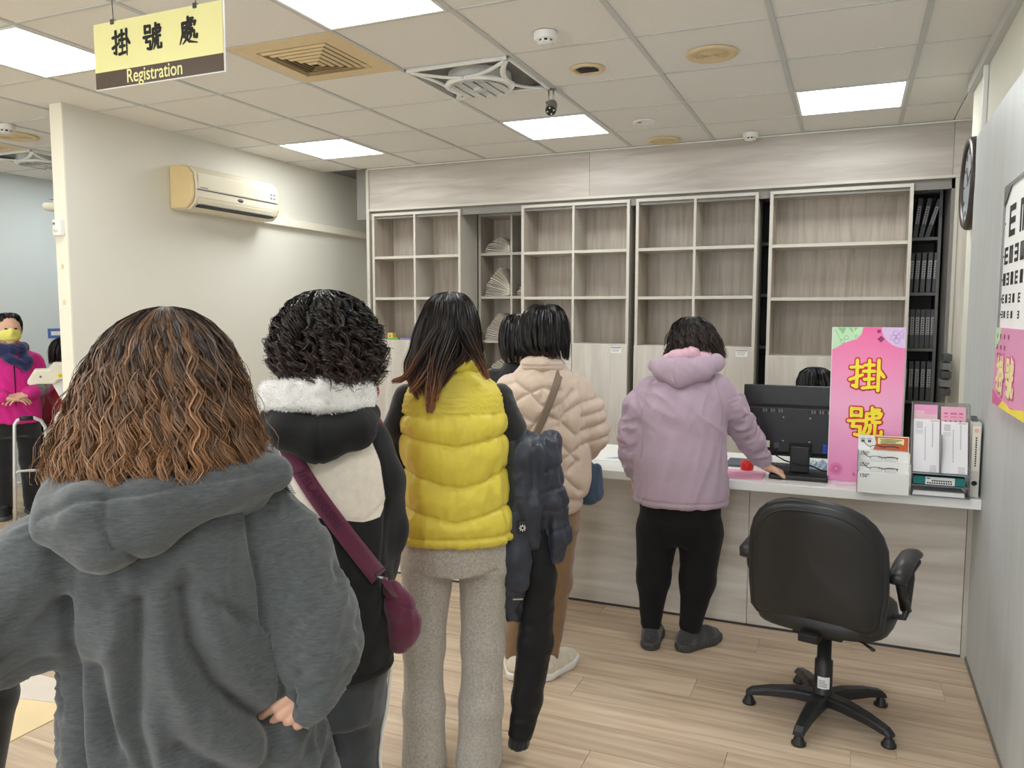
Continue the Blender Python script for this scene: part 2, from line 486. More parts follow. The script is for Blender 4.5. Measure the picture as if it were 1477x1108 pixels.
def body(parent, head, neck, torso, arms, legs, hands, headr=(.074, .092, .112), look=(0, 1, 0), fine_head=False, feet=True):
    """one continuous skin figure. arms/legs: lists of joint triples; hands: dicts"""
    lk = Vector(look).normalized()
    hc = Vector(head)
    T_ = prof_fn(torso)
    def hd(P):
        f = ell(P, hc, headr)
        rt = lk.cross(Vector((0, 0, 1))).normalized(); upv = rt.cross(lk)
        def at(a, b, c): return tuple(hc + rt * a + lk * b + upv * c)
        f = smin(f, cone(P, at(0, .022, -.055), at(0, .05, -.088), .055, .028), .03)       # jaw, chin
        f = smin(f, cone(P, at(0, .086, .0), at(0, .104, -.032), .006, .011), .012)        # nose
        for s in (-1, 1):
            f = smax(f, -ell(P, at(s * .030, .100, .004), (.014, .012, .009)), .012)      # eye sockets
            f = smin(f, cone(P, at(s * .076, -.006, -.01), at(s * .078, -.012, .018), .008, .010), .008)   # ears
            f = smin(f, cone(P, at(s * .012, .085, .022), at(s * .042, .076, .022), .005, .004), .01)    # brow
        f = smin(f, cone(P, at(-.016, .083, -.060), at(.016, .083, -.060), .006, .006), .006)
        return f
    def f(P):
        g = hd(P)
        g = smin(g, cone(P, (hc.x * .6 + neck[0] * .4, hc.y - .022, hc.z - .05), neck, .050, .056), .03)
        g = smin(g, T_(P, -.018), .03)
        for a in arms: g = smin(g, chain(P, a, [.030, .027, .022], .02), .02)
        for l in legs:
            g = smin(g, chain(P, l, [.050, .036, .028], .03), .03)
        return g
    pts = [hc] + [Vector(p) for a in arms for p in a] + [Vector(p) for l in legs for p in l]
    xs = [p.x for p in pts]; ys = [p.y for p in pts]; zs = [p.z for p in pts]
    rx = max(r[3] for r in torso) + .02; ry = max(r[4] for r in torso) + .02
    lo = (min(min(xs) - .09, -rx + min(r[1] for r in torso)), min(min(ys) - .1, -ry), max(min(zs) - .06, .012))
    hi = (max(max(xs) + .09, rx + max(r[1] for r in torso)), max(max(ys) + .12, ry), hc.z + .14)
    v, q = nets(f, lo, hi, .011)
    V = [v]; Q = [q]; n = len(v)
    fi = [np.zeros(len(q), int)]
    if fine_head:
        v2, q2 = nets(hd, tuple(hc - Vector((.11, .13, .15))), tuple(hc + Vector((.11, .13, .13))), .0045)
        V.append(v2); Q.append(q2 + n); n += len(v2); fi.append(np.zeros(len(q2), int))
    for h in hands:
        C_ = hand_sdf_pts(**h)
        def g(P):
            f_ = None
            for a, b, ra, rb in C_:
                e = cone(P, a, b, ra, rb)
                f_ = e if f_ is None else smin(f_, e, .004)
            return f_
        xs = [p for c in C_ for p in (c[0], c[1])]
        lo = [min(p[i] for p in xs) - .022 for i in range(3)]; hi = [max(p[i] for p in xs) + .022 for i in range(3)]
        v2, q2 = nets(g, lo, hi, .0028)
        V.append(v2); Q.append(q2 + n); n += len(v2); fi.append(np.zeros(len(q2), int))
    rt = lk.cross(Vector((0, 0, 1))).normalized(); upv = rt.cross(lk)
    for s in (-1, 1):
        c = hc + rt * s * .030 + lk * .0815 + upv * .004
        v2, q2 = nets(lambda P: ell(P, c, (.013, .010, .007)), tuple(c - Vector((.017,) * 3)), tuple(c + Vector((.017,) * 3)), .003)
        V.append(v2); Q.append(q2 + n); n += len(v2); fi.append(np.ones(len(q2), int))
    return mesh_from('body', np.concatenate(V), np.concatenate(Q), [SKIN, EYE, LIPC], parent, fidx=np.concatenate(fi))

# ------------------------------------------------------------------ hair
def hair_mat(name, dark, light, lo=.2, hi=.9, rough=.38, rand=.5, tipc=None, spec=.38):
    """strand colour runs from root to tip and differs from lock to lock"""
    m, nt, b = nodes_of(name)
    N = nt.nodes; L = nt.links
    at = N.new('ShaderNodeAttribute'); at.attribute_name = 'hc'
    sp = N.new('ShaderNodeSeparateXYZ'); L.new(at.outputs['Vector'], sp.inputs[0])
    mx = N.new('ShaderNodeMath'); mx.operation = 'MULTIPLY_ADD'; mx.inputs[1].default_value = rand
    L.new(sp.outputs['Y'], mx.inputs[0])
    mr = N.new('ShaderNodeMapRange'); mr.inputs[1].default_value = lo; mr.inputs[2].default_value = hi
    mr.inputs[3].default_value = -rand * .5; mr.inputs[4].default_value = 1 - rand * .3
    L.new(sp.outputs['X'], mr.inputs[0]); L.new(mr.outputs[0], mx.inputs[2])
    cr = N.new('ShaderNodeValToRGB')
    cr.color_ramp.elements[0].color = (*dark, 1); cr.color_ramp.elements[1].color = (*light, 1)
    if tipc:
        e = cr.color_ramp.elements.new(.72); e.color = (*light, 1); cr.color_ramp.elements[2].color = (*tipc, 1); cr.color_ramp.elements[2].position = 1.0
    L.new(mx.outputs[0], cr.inputs[0]); L.new(cr.outputs[0], b.inputs['Base Color'])
    b.inputs['Roughness'].default_value = rough; b.inputs['Specular IOR Level'].default_value = spec
    return m

def ribbons(paths, width, outward, cols, rng, taper=.25):
    """paths (n,s,3) -> flat tapered ribbons"""
    n, s, _ = paths.shape
    t = np.gradient(paths, axis=1); t /= np.linalg.norm(t, axis=2, keepdims=True) + 1e-9
    o = outward - (outward * t).sum(2, keepdims=True) * t
    o /= np.linalg.norm(o, axis=2, keepdims=True) + 1e-9
    side = np.cross(t, o)
    roll = rng.uniform(-1.0, 1.0, (n, 1, 1))
    side = side * np.cos(roll) + o * np.sin(roll)
    u = np.linspace(0, 1, s)[None, :, None]
    w = width * (.35 + .65 * np.minimum(1, (1 - u) / taper + .05)) * np.minimum(1, u / .1 + .4)
    w = w * rng.uniform(.6, 1.3, (n, 1, 1)) * .5
    a = paths - side * w; b = paths + side * w
    V = np.stack([a, b], 2).reshape(-1, 3)
    base = (np.arange(n) * s * 2)[:, None]; k = np.arange(s - 1)[None, :] * 2
    i0 = base + k
    Q = np.stack([i0, i0 + 1, i0 + 3, i0 + 2], 2).reshape(-1, 4)
    Cc = np.repeat(cols.reshape(-1, 3), 2, axis=0)
    return V, Q, Cc

def hair(parent, name, hull, mat, n=3000, seg=22, width=.003, wave=(.006, .05), curl=0.0, seed=1, front=50, brow=None, base=.90, lens=(.82, 1.02), depth=.16, drift=.25, extra=None, flare=0.0, look=0.0, zcut=None, pull=.45, loose=.7, fly=.03, fuzz=.0, label=None, clump=26):
    """hull rows (z,cx,cy,rx,ry) from crown to tips; hair hangs on nested copies of it. azimuth 0 = back (-y)"""
    rng = np.random.default_rng(seed)
    H_ = sorted(hull, reverse=True)
    z = np.array([r[0] for r in H_]); fine = np.linspace(0, len(H_) - 1, 90)
    cols_ = [np.interp(fine, np.arange(len(H_)), [r[c] for r in H_]) for c in range(5)]
    kern = np.array([1, 2, 3, 2, 1.]) / 9
    for c in range(5):
        cols_[c][2:-2] = np.convolve(cols_[c], kern, 'valid')
    zf, cx, cy, rx, ry = cols_
    rx = np.maximum(rx, .004); ry = np.maximum(ry, .004)
    arc = np.concatenate([[0], np.cumsum(np.hypot(np.diff(zf), np.diff((rx + ry) / 2)))])
    Ltot = arc[-1]
    th = rng.uniform(-PI, PI, n)
    frontness = np.abs(th) > PI - math.radians(front)
    zb = brow if brow is not None else z[0] - .07
    s_brow = np.interp(-zb, -zf, arc) / Ltot
    s0 = rng.uniform(0, 1, n) ** 1.3 * .42
    s1 = rng.uniform(*lens, n) + .04 * (vnoise(np.stack([th * 3, th * 0, th * 0], 1), seed) - .5)
    s1 = np.where(frontness, np.minimum(s_brow, s1), s1)
    s1 = np.where(frontness, s1, s1 - .07 * vnoise(np.stack([np.floor(th * clump / 12.566), th * 0, th * 0], 1), seed + 40))
    keep = s1 - s0 > .12
    th, s0, s1 = th[keep], s0[keep], s1[keep]; n = len(th)
    rho = 1 - depth * rng.uniform(0, 1, n) ** 1.5 * (1 - .5 * s0)
    u = np.linspace(0, 1, seg)[None, :]
    S_ = (s0[:, None] + (s1 - s0)[:, None] * u)
    A = S_ * Ltot
    f_ = lambda arr: np.interp(A, arc, arr)
    key = np.floor(th * clump / 6.283) + np.floor(s0 * 5) * 13
    ck = lambda k: vnoise(np.stack([key * 1.7 + k * 11.3, key * 0 + k, key * 0], 1), seed + k)
    thc = (np.floor(th * clump / 6.283) + .5) * 6.283 / clump
    pull = np.clip(u * 1.3, 0, 1) * pull
    TH = th[:, None] * (1 - pull) + (thc + (ck(9) - .5) * .1)[:, None] * pull + drift * (ck(1) - .5)[:, None] * S_
    ph = 6.28 * ck(2)[:, None] + rng.normal(0, loose, (n, 1))
    lam = wave[1] * (.8 + .5 * ck(3))[:, None]
    amp = wave[0] * (.5 + ck(4))[:, None] * np.clip(S_ * 2.2 - .15, 0, 1)
    wv = amp * np.sin(6.283 * A / lam + ph)
    wr = amp * np.cos(6.283 * A / lam + ph) * (1 if curl else .55)
    rr = rho[:, None] * (1 + flare * S_ ** 3 * (ck(5)[:, None] - .3)) + rng.normal(0, fuzz, (n, 1)) * S_
    rr = rr * (1 + .10 * (ck(7)[:, None] - .5) * np.clip(S_ * 2, 0, 1))
    rr = rr + (rng.uniform(0, 1, (n, 1)) < fly) * rng.uniform(.02, .13, (n, 1)) * np.clip(S_ * 1.5, .15, 1)
    x = f_(cx) + f_(rx) * rr * np.sin(TH); y = f_(cy) - f_(ry) * rr * np.cos(TH); zz = f_(zf)
    x = x + wv * np.cos(TH) + wr * np.sin(TH); y = y + wv * np.sin(TH) - wr * np.cos(TH)
    if curl: zz = zz + amp * .7 * np.sin(6.283 * A / lam + ph + 1.2)
    paths = np.stack([x, y, zz], 2)
    out = np.stack([np.sin(TH), -np.cos(TH), np.clip(.9 - S_ * 2, 0, 1)], 2)
    rv = rng.uniform(0, 1, n) * .4 + ck(6) ** 1.5 * .7 - .05
    cc = np.stack([S_, np.repeat(rv[:, None], seg, 1), np.repeat(rho[:, None], seg, 1)], 2)
    V, Q, Cc = ribbons(paths, width, out, cc, rng)
    VV, QQ, CC = [V], [Q], [Cc]; nn = len(V)
    if extra:
        for pts, m_, spr, wd in extra:
            pts = np.array(pts, float); L_ = len(pts)
            t = np.linspace(0, L_ - 1, seg)
            base_ = np.stack([np.interp(t, np.arange(L_), pts[:, c]) for c in range(3)], 1)
            kk = np.ones(5) / 5
            for c in range(3): base_[2:-2, c] = np.convolve(base_[:, c], kk, 'valid')
            off = rng.normal(0, 1, (m_, 3)) * spr
            uu = np.linspace(0, 1, seg)[None, :, None]
            pr = np.clip(1.1 - .75 * uu, .2, 1)
            P_ = base_[None] + off[:, None, :] * pr
            ph = rng.uniform(0, 6.28, (m_, 1)); wv = wave[0] * .7 * np.sin(6.283 * uu[..., 0] * 4 + ph)
            P_[..., 0] += wv * uu[..., 0]
            o_ = np.zeros_like(P_); o_[..., 1] = -1
            c2 = np.stack([np.broadcast_to(.35 + .65 * uu[..., 0], (m_, seg)), np.repeat(rng.uniform(0, 1, (m_, 1)), seg, 1), np.ones((m_, seg))], 2)
            V, Q, Cc = ribbons(P_, wd, o_, c2, rng)
            VV.append(V); QQ.append(Q + nn); CC.append(Cc); nn += len(V)
    # inner mass
    rows = [(zz_, a, b, c * base, d * base) for zz_, a, b, c, d in zip(zf[2:], cx[2:], cy[2:], rx[2:], ry[2:])]
    rows = [r for r in rows if r[0] > zf[-1] + (zf[0] - zf[-1]) * (.16 if zcut is None else zcut)]
    ev = rows[::-1]
    ez = np.array([r[0] for r in ev])
    def f(P):
        X, Y, Z = P
        a, b, c, d = [np.interp(Z, ez, [r[k] for r in ev]).astype(F32) for k in (1, 2, 3, 4)]
        g = (np.sqrt(((X - a) / c) ** 2 + ((Y - b) / d) ** 2) - 1) * np.minimum(c, d)
        g = smax(g, np.maximum(ez[0] - Z, Z - ez[-1]), .02)
        hz = z[0] - .11
        fx = .0
        return smax(g, -ell(P, (np.mean(cx[:30]), np.mean(cy[:30]) + .145, hz - .06), (.075, .12, .13)), .02)
    lo = (min(cx - rx) - .01, min(cy - ry) - .01, ez[0] - .02); hi = (max(cx + rx) + .01, max(cy + ry) + .01, ez[-1] + .02)
    v, q = nets(f, lo, hi, .011)
    sfrac = np.clip(np.interp(-v[:, 2], -zf, arc) / Ltot, 0, 1)
    c3 = np.stack([sfrac * .5, np.full(len(v), .1), np.zeros(len(v))], 1)
    VV.append(v); QQ.append(q + nn); CC.append(c3)
    o = mesh_from(name, np.concatenate(VV), np.concatenate(QQ), mat, parent, cols=np.concatenate(CC))
    if label: o['label'] = label
    return o

# ------------------------------------------------------------------ fabrics
def fabric(name, col, rough=.85, var=.05, scale=60, weave=900, bump=.25, sheen=.3, streak=None, col2=None, spec=.25, coat=0):
    """cloth; with col2, vertex attribute 'mask' > 0 picks the second colour (panels of the garment)"""
    m, nt, b = nodes_of(name)
    N = nt.nodes; L = nt.links
    tc = N.new('ShaderNodeTexCoord'); mp = N.new('ShaderNodeMapping')
    if streak: mp.inputs['Scale'].default_value = streak
    L.new(tc.outputs['Object'], mp.inputs['Vector'])
    no = N.new('ShaderNodeTexNoise'); no.inputs['Scale'].default_value = scale; no.inputs['Detail'].default_value = 5; no.inputs['Roughness'].default_value = .7
    L.new(mp.outputs[0], no.inputs['Vector'])
    mr = N.new('ShaderNodeMapRange'); mr.inputs[1].default_value = .35; mr.inputs[2].default_value = .65
    mr.inputs[3].default_value = 1 - var; mr.inputs[4].default_value = 1 + var; mr.clamp = False
    L.new(no.outputs['Fac'], mr.inputs[0])
    sc = N.new('ShaderNodeVectorMath'); sc.operation = 'SCALE'; sc.inputs[0].default_value = col
    if col2:
        at = N.new('ShaderNodeAttribute'); at.attribute_name = 'mask'
        ma = N.new('ShaderNodeMapRange'); ma.inputs[1].default_value = -.0006; ma.inputs[2].default_value = .0006
        L.new(at.outputs['Fac'], ma.inputs[0])
        mx = N.new('ShaderNodeMix'); mx.data_type = 'RGBA'
        mx.inputs['A'].default_value = (*col, 1); mx.inputs['B'].default_value = (*col2, 1)
        L.new(ma.outputs[0], mx.inputs['Factor']); L.new(mx.outputs['Result'], sc.inputs[0])
    L.new(mr.outputs[0], sc.inputs['Scale']); L.new(sc.outputs[0], b.inputs['Base Color'])
    b.inputs['Roughness'].default_value = rough; b.inputs['Specular IOR Level'].default_value = spec
    if sheen: b.inputs['Sheen Weight'].default_value = sheen; b.inputs['Sheen Roughness'].default_value = .6
    if coat: b.inputs['Coat Weight'].default_value = coat; b.inputs['Coat Roughness'].default_value = .4
    n2 = N.new('ShaderNodeTexNoise'); n2.inputs['Scale'].default_value = weave; n2.inputs['Detail'].default_value = 2
    L.new(tc.outputs['Object'], n2.inputs['Vector'])
    bp = N.new('ShaderNodeBump'); bp.inputs['Strength'].default_value = bump; bp.inputs['Distance'].default_value = .001
    L.new(n2.outputs['Fac'], bp.inputs['Height']); L.new(bp.outputs[0], b.inputs['Normal'])
    return m

def surf_y(f, x, z, y0=-.6, y1=.1, front=False):
    """where the garment's back surface lies, for straps and seams"""
    ys = np.linspace(y0, y1, 240)
    if front: ys = ys[::-1]
    v = f((np.full(240, x), ys, np.full(240, z)))
    i = np.argmax(v < 0)
    if not (v < 0).any(): return y1
    if i == 0: return ys[0]
    a, b = v[i - 1], v[i]
    return ys[i - 1] + (ys[i] - ys[i - 1]) * a / (a - b)

def strap(name, f, pts, w, m, parent, lift=.004, th=.0035, n=40, rest=None):
    """flat band lying on the back of a garment along an x-z polyline"""
    pts = np.array(pts, float)
    t = np.linspace(0, len(pts) - 1, n)
    X_ = np.interp(t, np.arange(len(pts)), pts[:, 0]); Z_ = np.interp(t, np.arange(len(pts)), pts[:, 1])
    dx, dz = np.gradient(X_), np.gradient(Z_); L_ = np.hypot(dx, dz); dx /= L_; dz /= L_
    V = []; K = 5
    for i in range(n):
        for q in range(K):
            s = (q / (K - 1) - .5) * w
            x, z = X_[i] - dz[i] * s, Z_[i] + dx[i] * s
            y = surf_y(f, x, z) - lift
            V.append((x, y - th, z))
        for q in range(K):
            s = (q / (K - 1) - .5) * w
            x, z = X_[i] - dz[i] * s, Z_[i] + dx[i] * s
            V.append((x, V[-K][1] + th, z))
    Fc = []
    R_ = 2 * K
    for i in range(n - 1):
        ring = list(range(K)) + list(range(2 * K - 1, K - 1, -1))
        for k in range(R_):
            a, b = ring[k], ring[(k + 1) % R_]
            Fc.append((i * R_ + a, i * R_ + b, (i + 1) * R_ + b, (i + 1) * R_ + a))
    mb = MB(); mb.add(V, Fc, True)
    return mb.build(name, m, parent), (X_, Z_, dx, dz)

def shoe(parent, ankle, ang, mat_u, mat_s, L_=.25, name='shoe', h=.085, foam=None):
    """low shoe: upper, sole; ang = heading in degrees clockwise from straight ahead"""
    a = math.radians(ang)
    R = Matrix.Rotation(-a, 3, 'Z')
    ax, ay = ankle[0], ankle[1]
    def tf(v): 
        w = v @ np.array(R.transposed()); w[:, 0] += ax; w[:, 1] += ay; return w
    def up(P):
        X, Y, Z = P
        f = chain(P, [(0, -.025, .048), (0, .04, .046), (.002, .11, .036), (.006, L_ - .09, .030)], [.041, .040, .042, .034], .03)
        f = smin(f, chain(P, [(0, -.03, .05), (0, -.012, h + .01)], [.036, .033], .02), .02)
        return smax(f, .026 - Z, .006)
    def so(P):
        f = chain(P, [(0, -.03, .02), (0, .05, .02), (.004, .11, .02), (.008, L_ - .085, .022)], [.046, .042, .049, .040], .03)
        return smax(smax(f, Z_(P) - .036, .006), .001 - Z_(P), .004)
    Z_ = lambda P: P[2]
    out = None
    for f, nm, m, lo, hi in ((up, name, mat_u, (-.07, -.09, .005), (.075, L_, .14)), (so, 'sole', mat_s, (-.07, -.1, -.01), (.075, L_, .05))):
        v, q = nets(f, lo, hi, .005)
        v = tf(v)
        o = mesh_from(nm, v, q, m, parent if nm == name else out)
        if nm == name: out = o
    mb = MB()
    for k in range(4):
        y = .06 + k * .018
        p = tf(np.array([(-.022, y, .088 - k * .007), (0, y + .003, .095 - k * .007), (.022, y, .088 - k * .007)]))
        mb.tube([tuple(c) for c in p], .0028, 6)
    mb.build('laces', mat_s, out)
    return out
# ------------------------------------------------------------------ the room
CE = 2.789
GX, GY, T = -1.5528, 3.0066, .6          # ceiling grid: a crossing and the tile pitch
XP = -4.33; XL = -7.0; XR = .56; YB = 6.62; YF = 5.911; Y0 = -3.4; XSTEP = .9

def struct(o):
    o['kind'] = 'structure'
    return o

struct(MB().box(XL, XSTEP, Y0, YB, -.06, -.004).build('floor', mt['plank_base']))
floor = bpy.data.objects['floor']
PW, PL = .18, 1.2
plank_meshes = []
for k in range(3):
    mb = MB(); mb.box(0, PL - .0015, 0, PW - .0015, -.004, 0); plank_meshes.append(mb)
pm = None
count = 0
def plank(x0, x1, y0, y1):
    global count
    o = MB().box(0, x1 - x0 - .0018, 0, y1 - y0 - .0018, -.006, 0).build('plank', mt['wplank'], floor)
    o.location = (x0, y0, 0); count += 1
for r in range(int(2.98 / PW)):
    y0 = 2.235 - 2 * PW + r * PW - .0
    if y0 >= 3.99: break
    off = [0, .45, .85, .2, .65, 1.05][r % 6]
    x = -7.0 + off - PL
    while x < .56:
        a, b = max(x, -6.99), min(x + PL, .52)
        if y0 < 2.235 - .01: a = max(a, -2.75)
        if b - a > .05: plank(a, b, y0, min(y0 + PW, 3.99))
        x += PL
for r in range(5):                       # nearer rows, right of the camera side
    y0 = 2.235 - 2 * PW - (r + 1) * PW
    x = -2.75 + [.3, .8, .1, .6, 1.0][r] - PL
    while x < .56:
        a, b = max(x, -2.75), min(x + PL, .52)
        if b - a > .05: plank(a, b, y0, y0 + PW)
        x += PL
for r in range(8):                       # side room, beyond the counter line
    y0 = 3.99 + r * PW
    x = -7.0 + (r * .37) % 1.0 - PL
    while x < -2.9:
        a, b = max(x, -6.99), min(x + PL, -2.9)
        if a < -4.38 < b: b = -4.44
        if b - a > .05: plank(a, b, y0, y0 + PW)
        x += PL
# pale and cream vinyl sheets of the waiting area, laid next to the planks
MB().prism([(-6.99, 2.233), (-2.76, 2.233), (-2.76, 2.11), (-3.02, 2.06), (-3.9, 1.72), (-6.99, 1.2)], -.004, 0, 'XY').build('vinyl_sheet', mt['vinyl_grey'], floor, label='pale grey strip of sheet flooring')
MB().prism([(-2.76, 2.106), (-3.02, 2.056), (-3.9, 1.716), (-6.99, 1.196), (-6.99, -3.39), (-2.76, -3.39)], -.004, 0, 'XY').build('vinyl_sheet', mt['vinyl_cream'], floor, label='cream yellow sheet flooring')

# ceiling
ceil_o = struct(MB().box(XL, XSTEP, Y0, YB, CE + .02, CE + .08).build('ceiling', mt['grey_plastic']))
tile_me = None
LIGHTS = [(-4, -1), (-1, -1), (2, -1), (-4, 3), (-1, 3), (2, 3), (-4, -5), (-1, -5), (2, -5), (-8, -1), (-8, 3), (-8, -5), (-4, -9), (-1, -9)]
VENTS = [(-2, 0), (-8, 1)]
FANS = [(-1, 1), (-8, 2)]
proto_tile = None
for i in range(-10, 4):
    for j in range(-11, 5):
        x0, y0 = GX + i * T, GY + j * T
        x1, y1 = x0 + T, y0 + T
        x0c, x1c, y0c, y1c = max(x0, XL), min(x1, XR), max(y0, Y0), min(y1, YF)
        if x1c - x0c < .03 or y1c - y0c < .03: continue
        if (i, j) in LIGHTS + VENTS + FANS: continue
        full = abs(x1c - x0c - T) < 1e-4 and abs(y1c - y0c - T) < 1e-4
        if full and proto_tile:
            o = dup(proto_tile, ceil_o); o.location = (x0, y0, CE)
        else:
            w, h = x1c - x0c, y1c - y0c
            o = MB().box(.006, w - .006, .006, h - .006, .002, .018).build('ceiling_tile', mt['tile'], ceil_o)
            o.location = (x0c, y0c, CE)
            if full: proto_tile = o
# recessed strip over the alcove beyond the right wall end
MB().box(XR, XSTEP, 5.0, YF, CE + .001, CE + .018).build('ceiling_tile', mt['tile'], ceil_o)
for i in range(-9, 4):
    x = GX + i * T
    if x > XR: continue
    MB().box(x - .012, x + .012, Y0, YF, CE - .004, CE + .004).build('ceiling_bar', mt['tbar'], ceil_o)
for j in range(-10, 5):
    y = GY + j * T
    MB().box(XL, XR, y - .006, y + .006, CE - .0025, CE + .004).build('ceiling_bar', mt['tbar'], ceil_o)

# light panels
mt['led'] = emitter('light_diffuser', (.95, .985, 1.0), PANEL_EMIT)
def led_panel(i, j, label):
    x, y = GX + i * T, GY + j * T
    t = thing('ceiling_light', label, 'ceiling light', (x + T / 2, y + T / 2, CE), group='square ceiling light panels')
    a, b = .288, .274
    f = MB()
    for (p, q, r, s_) in ((-a, a, -a, -b), (-a, a, b, a), (-a, -b, -b, b), (b, a, -b, b)): f.box(p, q, r, s_, -.006, .012)
    f.build('light_frame', mt['white'], t)
    MB().box(-b, b, -b, b, -.002, .008).build('diffuser', mt['led'], t)
    MB().box(-.29, .29, -.29, .29, .009, .018).build('light_back', mt['white'], t)
names = {(-1, -1): 'big bright square light panel cut by the top edge, nearest the camera',
         (-4, -1): 'bright square light panel left of the hanging yellow sign',
         (-4, 3): 'square light panel above the wall air conditioner, near the left wall',
         (-1, 3): 'square light panel in line beyond the ceiling fan and camera',
         (2, 3): 'square light panel with bluish ends at the right, near the clock'}
for ij in LIGHTS:
    led_panel(*ij, names.get(ij, 'square ceiling light panel out of view, %s, %s' % ({-8: 'over the side room', -4: 'left column', -1: 'middle column', 2: 'right column'}[ij[0]], {3: 'by the back wall', -1: 'level with the yellow sign', -5: 'just behind the camera', -9: 'by the front wall'}[ij[1]])))
# sheet metal trim along the right wall top
struct(MB().box(XR - .03, XR, Y0, 5.0, CE - .055, CE + .01).build('trim_1', mt['tbar']))

# walls
struct(MB().box(XP - .10, XP, 3.38, YB, 0, CE + .02).build('wall_partition', [mt['wall']]))
struct(MB().box(XP - .101, XP + .0005, 3.374, 3.384, 0, CE).build('trim_2', mt['wall_end']))
struct(MB().box(XL - .1, XL, Y0, YB, 0, CE + .05).build('wall_left', mt['wall_left']))
struct(MB().box(XL - .1, XSTEP + .1, YB, YB + .1, 0, CE + .05).build('wall_back', mt['wall']))
mt['wall_upper'] = M('upper_wall_paint', srgb(222, 220, 204), .75, var=.01)
struct(MB().box(XR, XR + .36, Y0, 5.0, 0, CE + .02).build('wall_right', mt['wall_upper']))
struct(MB().box(XSTEP, XSTEP + .1, 4.95, YB, 0, CE + .02).build('wall_alcove', mt['wall']))
# wall behind the camera with an unseen wide window, added for the fill light
W0, W1, Z0, Z1 = -5.2, .3, .75, 2.45
wf = MB()
wf.box(XL - .1, W0, Y0 - .12, Y0, 0, CE + .05); wf.box(W1, XSTEP + .1, Y0 - .12, Y0, 0, CE + .05)
wf.box(W0, W1, Y0 - .12, Y0, 0, Z0); wf.box(W0, W1, Y0 - .12, Y0, Z1, CE + .05)
struct(wf.build('wall_front', mt['wall']))
win = struct(MB().box(W0, W1, Y0 - .08, Y0 - .04, Z0, Z0 + .05).build('added_window_1', mt['alu']))
for x in (W0, W0 + 1.375 - .02, W0 + 2.75 - .02, W0 + 4.125 - .02, W1 - .04):
    MB().box(x, x + .04, Y0 - .08, Y0 - .04, Z0 + .05, Z1 - .05).build('window_post', mt['alu'], win)
MB().box(W0, W1, Y0 - .08, Y0 - .04, Z1 - .05, Z1).build('window_head', mt['alu'], win)
mt['glass'] = M('window_glass', (.95, .97, .97), .02, trans=1.0, var=0, alpha=.12)
for k in range(4):
    x = W0 + .04 + k * 1.375
    MB().box(x, x + 1.3, Y0 - .064, Y0 - .058, Z0 + .05, Z1 - .05).build('window_pane', mt['glass'], win)

# laminate partition panel along the right side
XPN = .527
struct(MB().box(XPN, XR - .002, -1.2, 4.515, 0, 2.41).build('wall_right_panel', mt['panel_r'], bevel=.002))
struct(MB().box(XPN - .004, XPN - .0005, 1.0, 3.985, 0, .012).build('baseboard_right', mt['grey_lam']))
# white conduit from the ceiling trim down to the panel top
tag(MB().box(XR - .022, XR - .001, 4.47, 4.5, 2.30, CE - .056).build('wall_conduit', mt['white'], bevel=.003), 'slim white upright conduit on the upper right wall, above the grey panel', 'conduit')

# fascia over the shelving
fas = struct(MB().box(-4.0, XSTEP, YF + .02, YF + .06, 2.36, CE + .02).build('trim_3', mt['grey_lam']))
for a, b in ((-3.86, -1.88), (-1.88, .566), (.566, XSTEP)):
    MB().box(a + .001, b - .001, YF, YF + .02, 2.445, CE - .012).build('fascia_panel', mt['fascia'], fas)
MB().box(-3.86, XSTEP, YF - .012, YF + .02, 2.425, 2.443).build('fascia_lip', mt['edge'], fas)
MB().box(-3.875, XSTEP, YF - .006, YF + .02, CE - .011, CE - .001).build('fascia_top_bead', mt['white'], fas)
MB().box(-3.89, -3.862, YF - .006, 6.6, 0, CE - .012).build('fascia_end', mt['edge'], fas)

# right side frame of the shelving opening
fr = struct(MB().box(.585, .605, YF - .008, YF + .03, 0, 2.424).build('trim_4', mt['edge']))
MB().box(.606, XSTEP, YF, YF + .02, 0, 2.424).build('side_panel', mt['door'], fr)
MB().box(.565, .584, YF + .02, 6.6, 0, 2.424).build('side_return', mt['grey_lam'], fr)
struct(MB().box(-3.86, .585, 6.58, 6.60, 0, 2.5).build('trim_5', mt['inner_dark']))
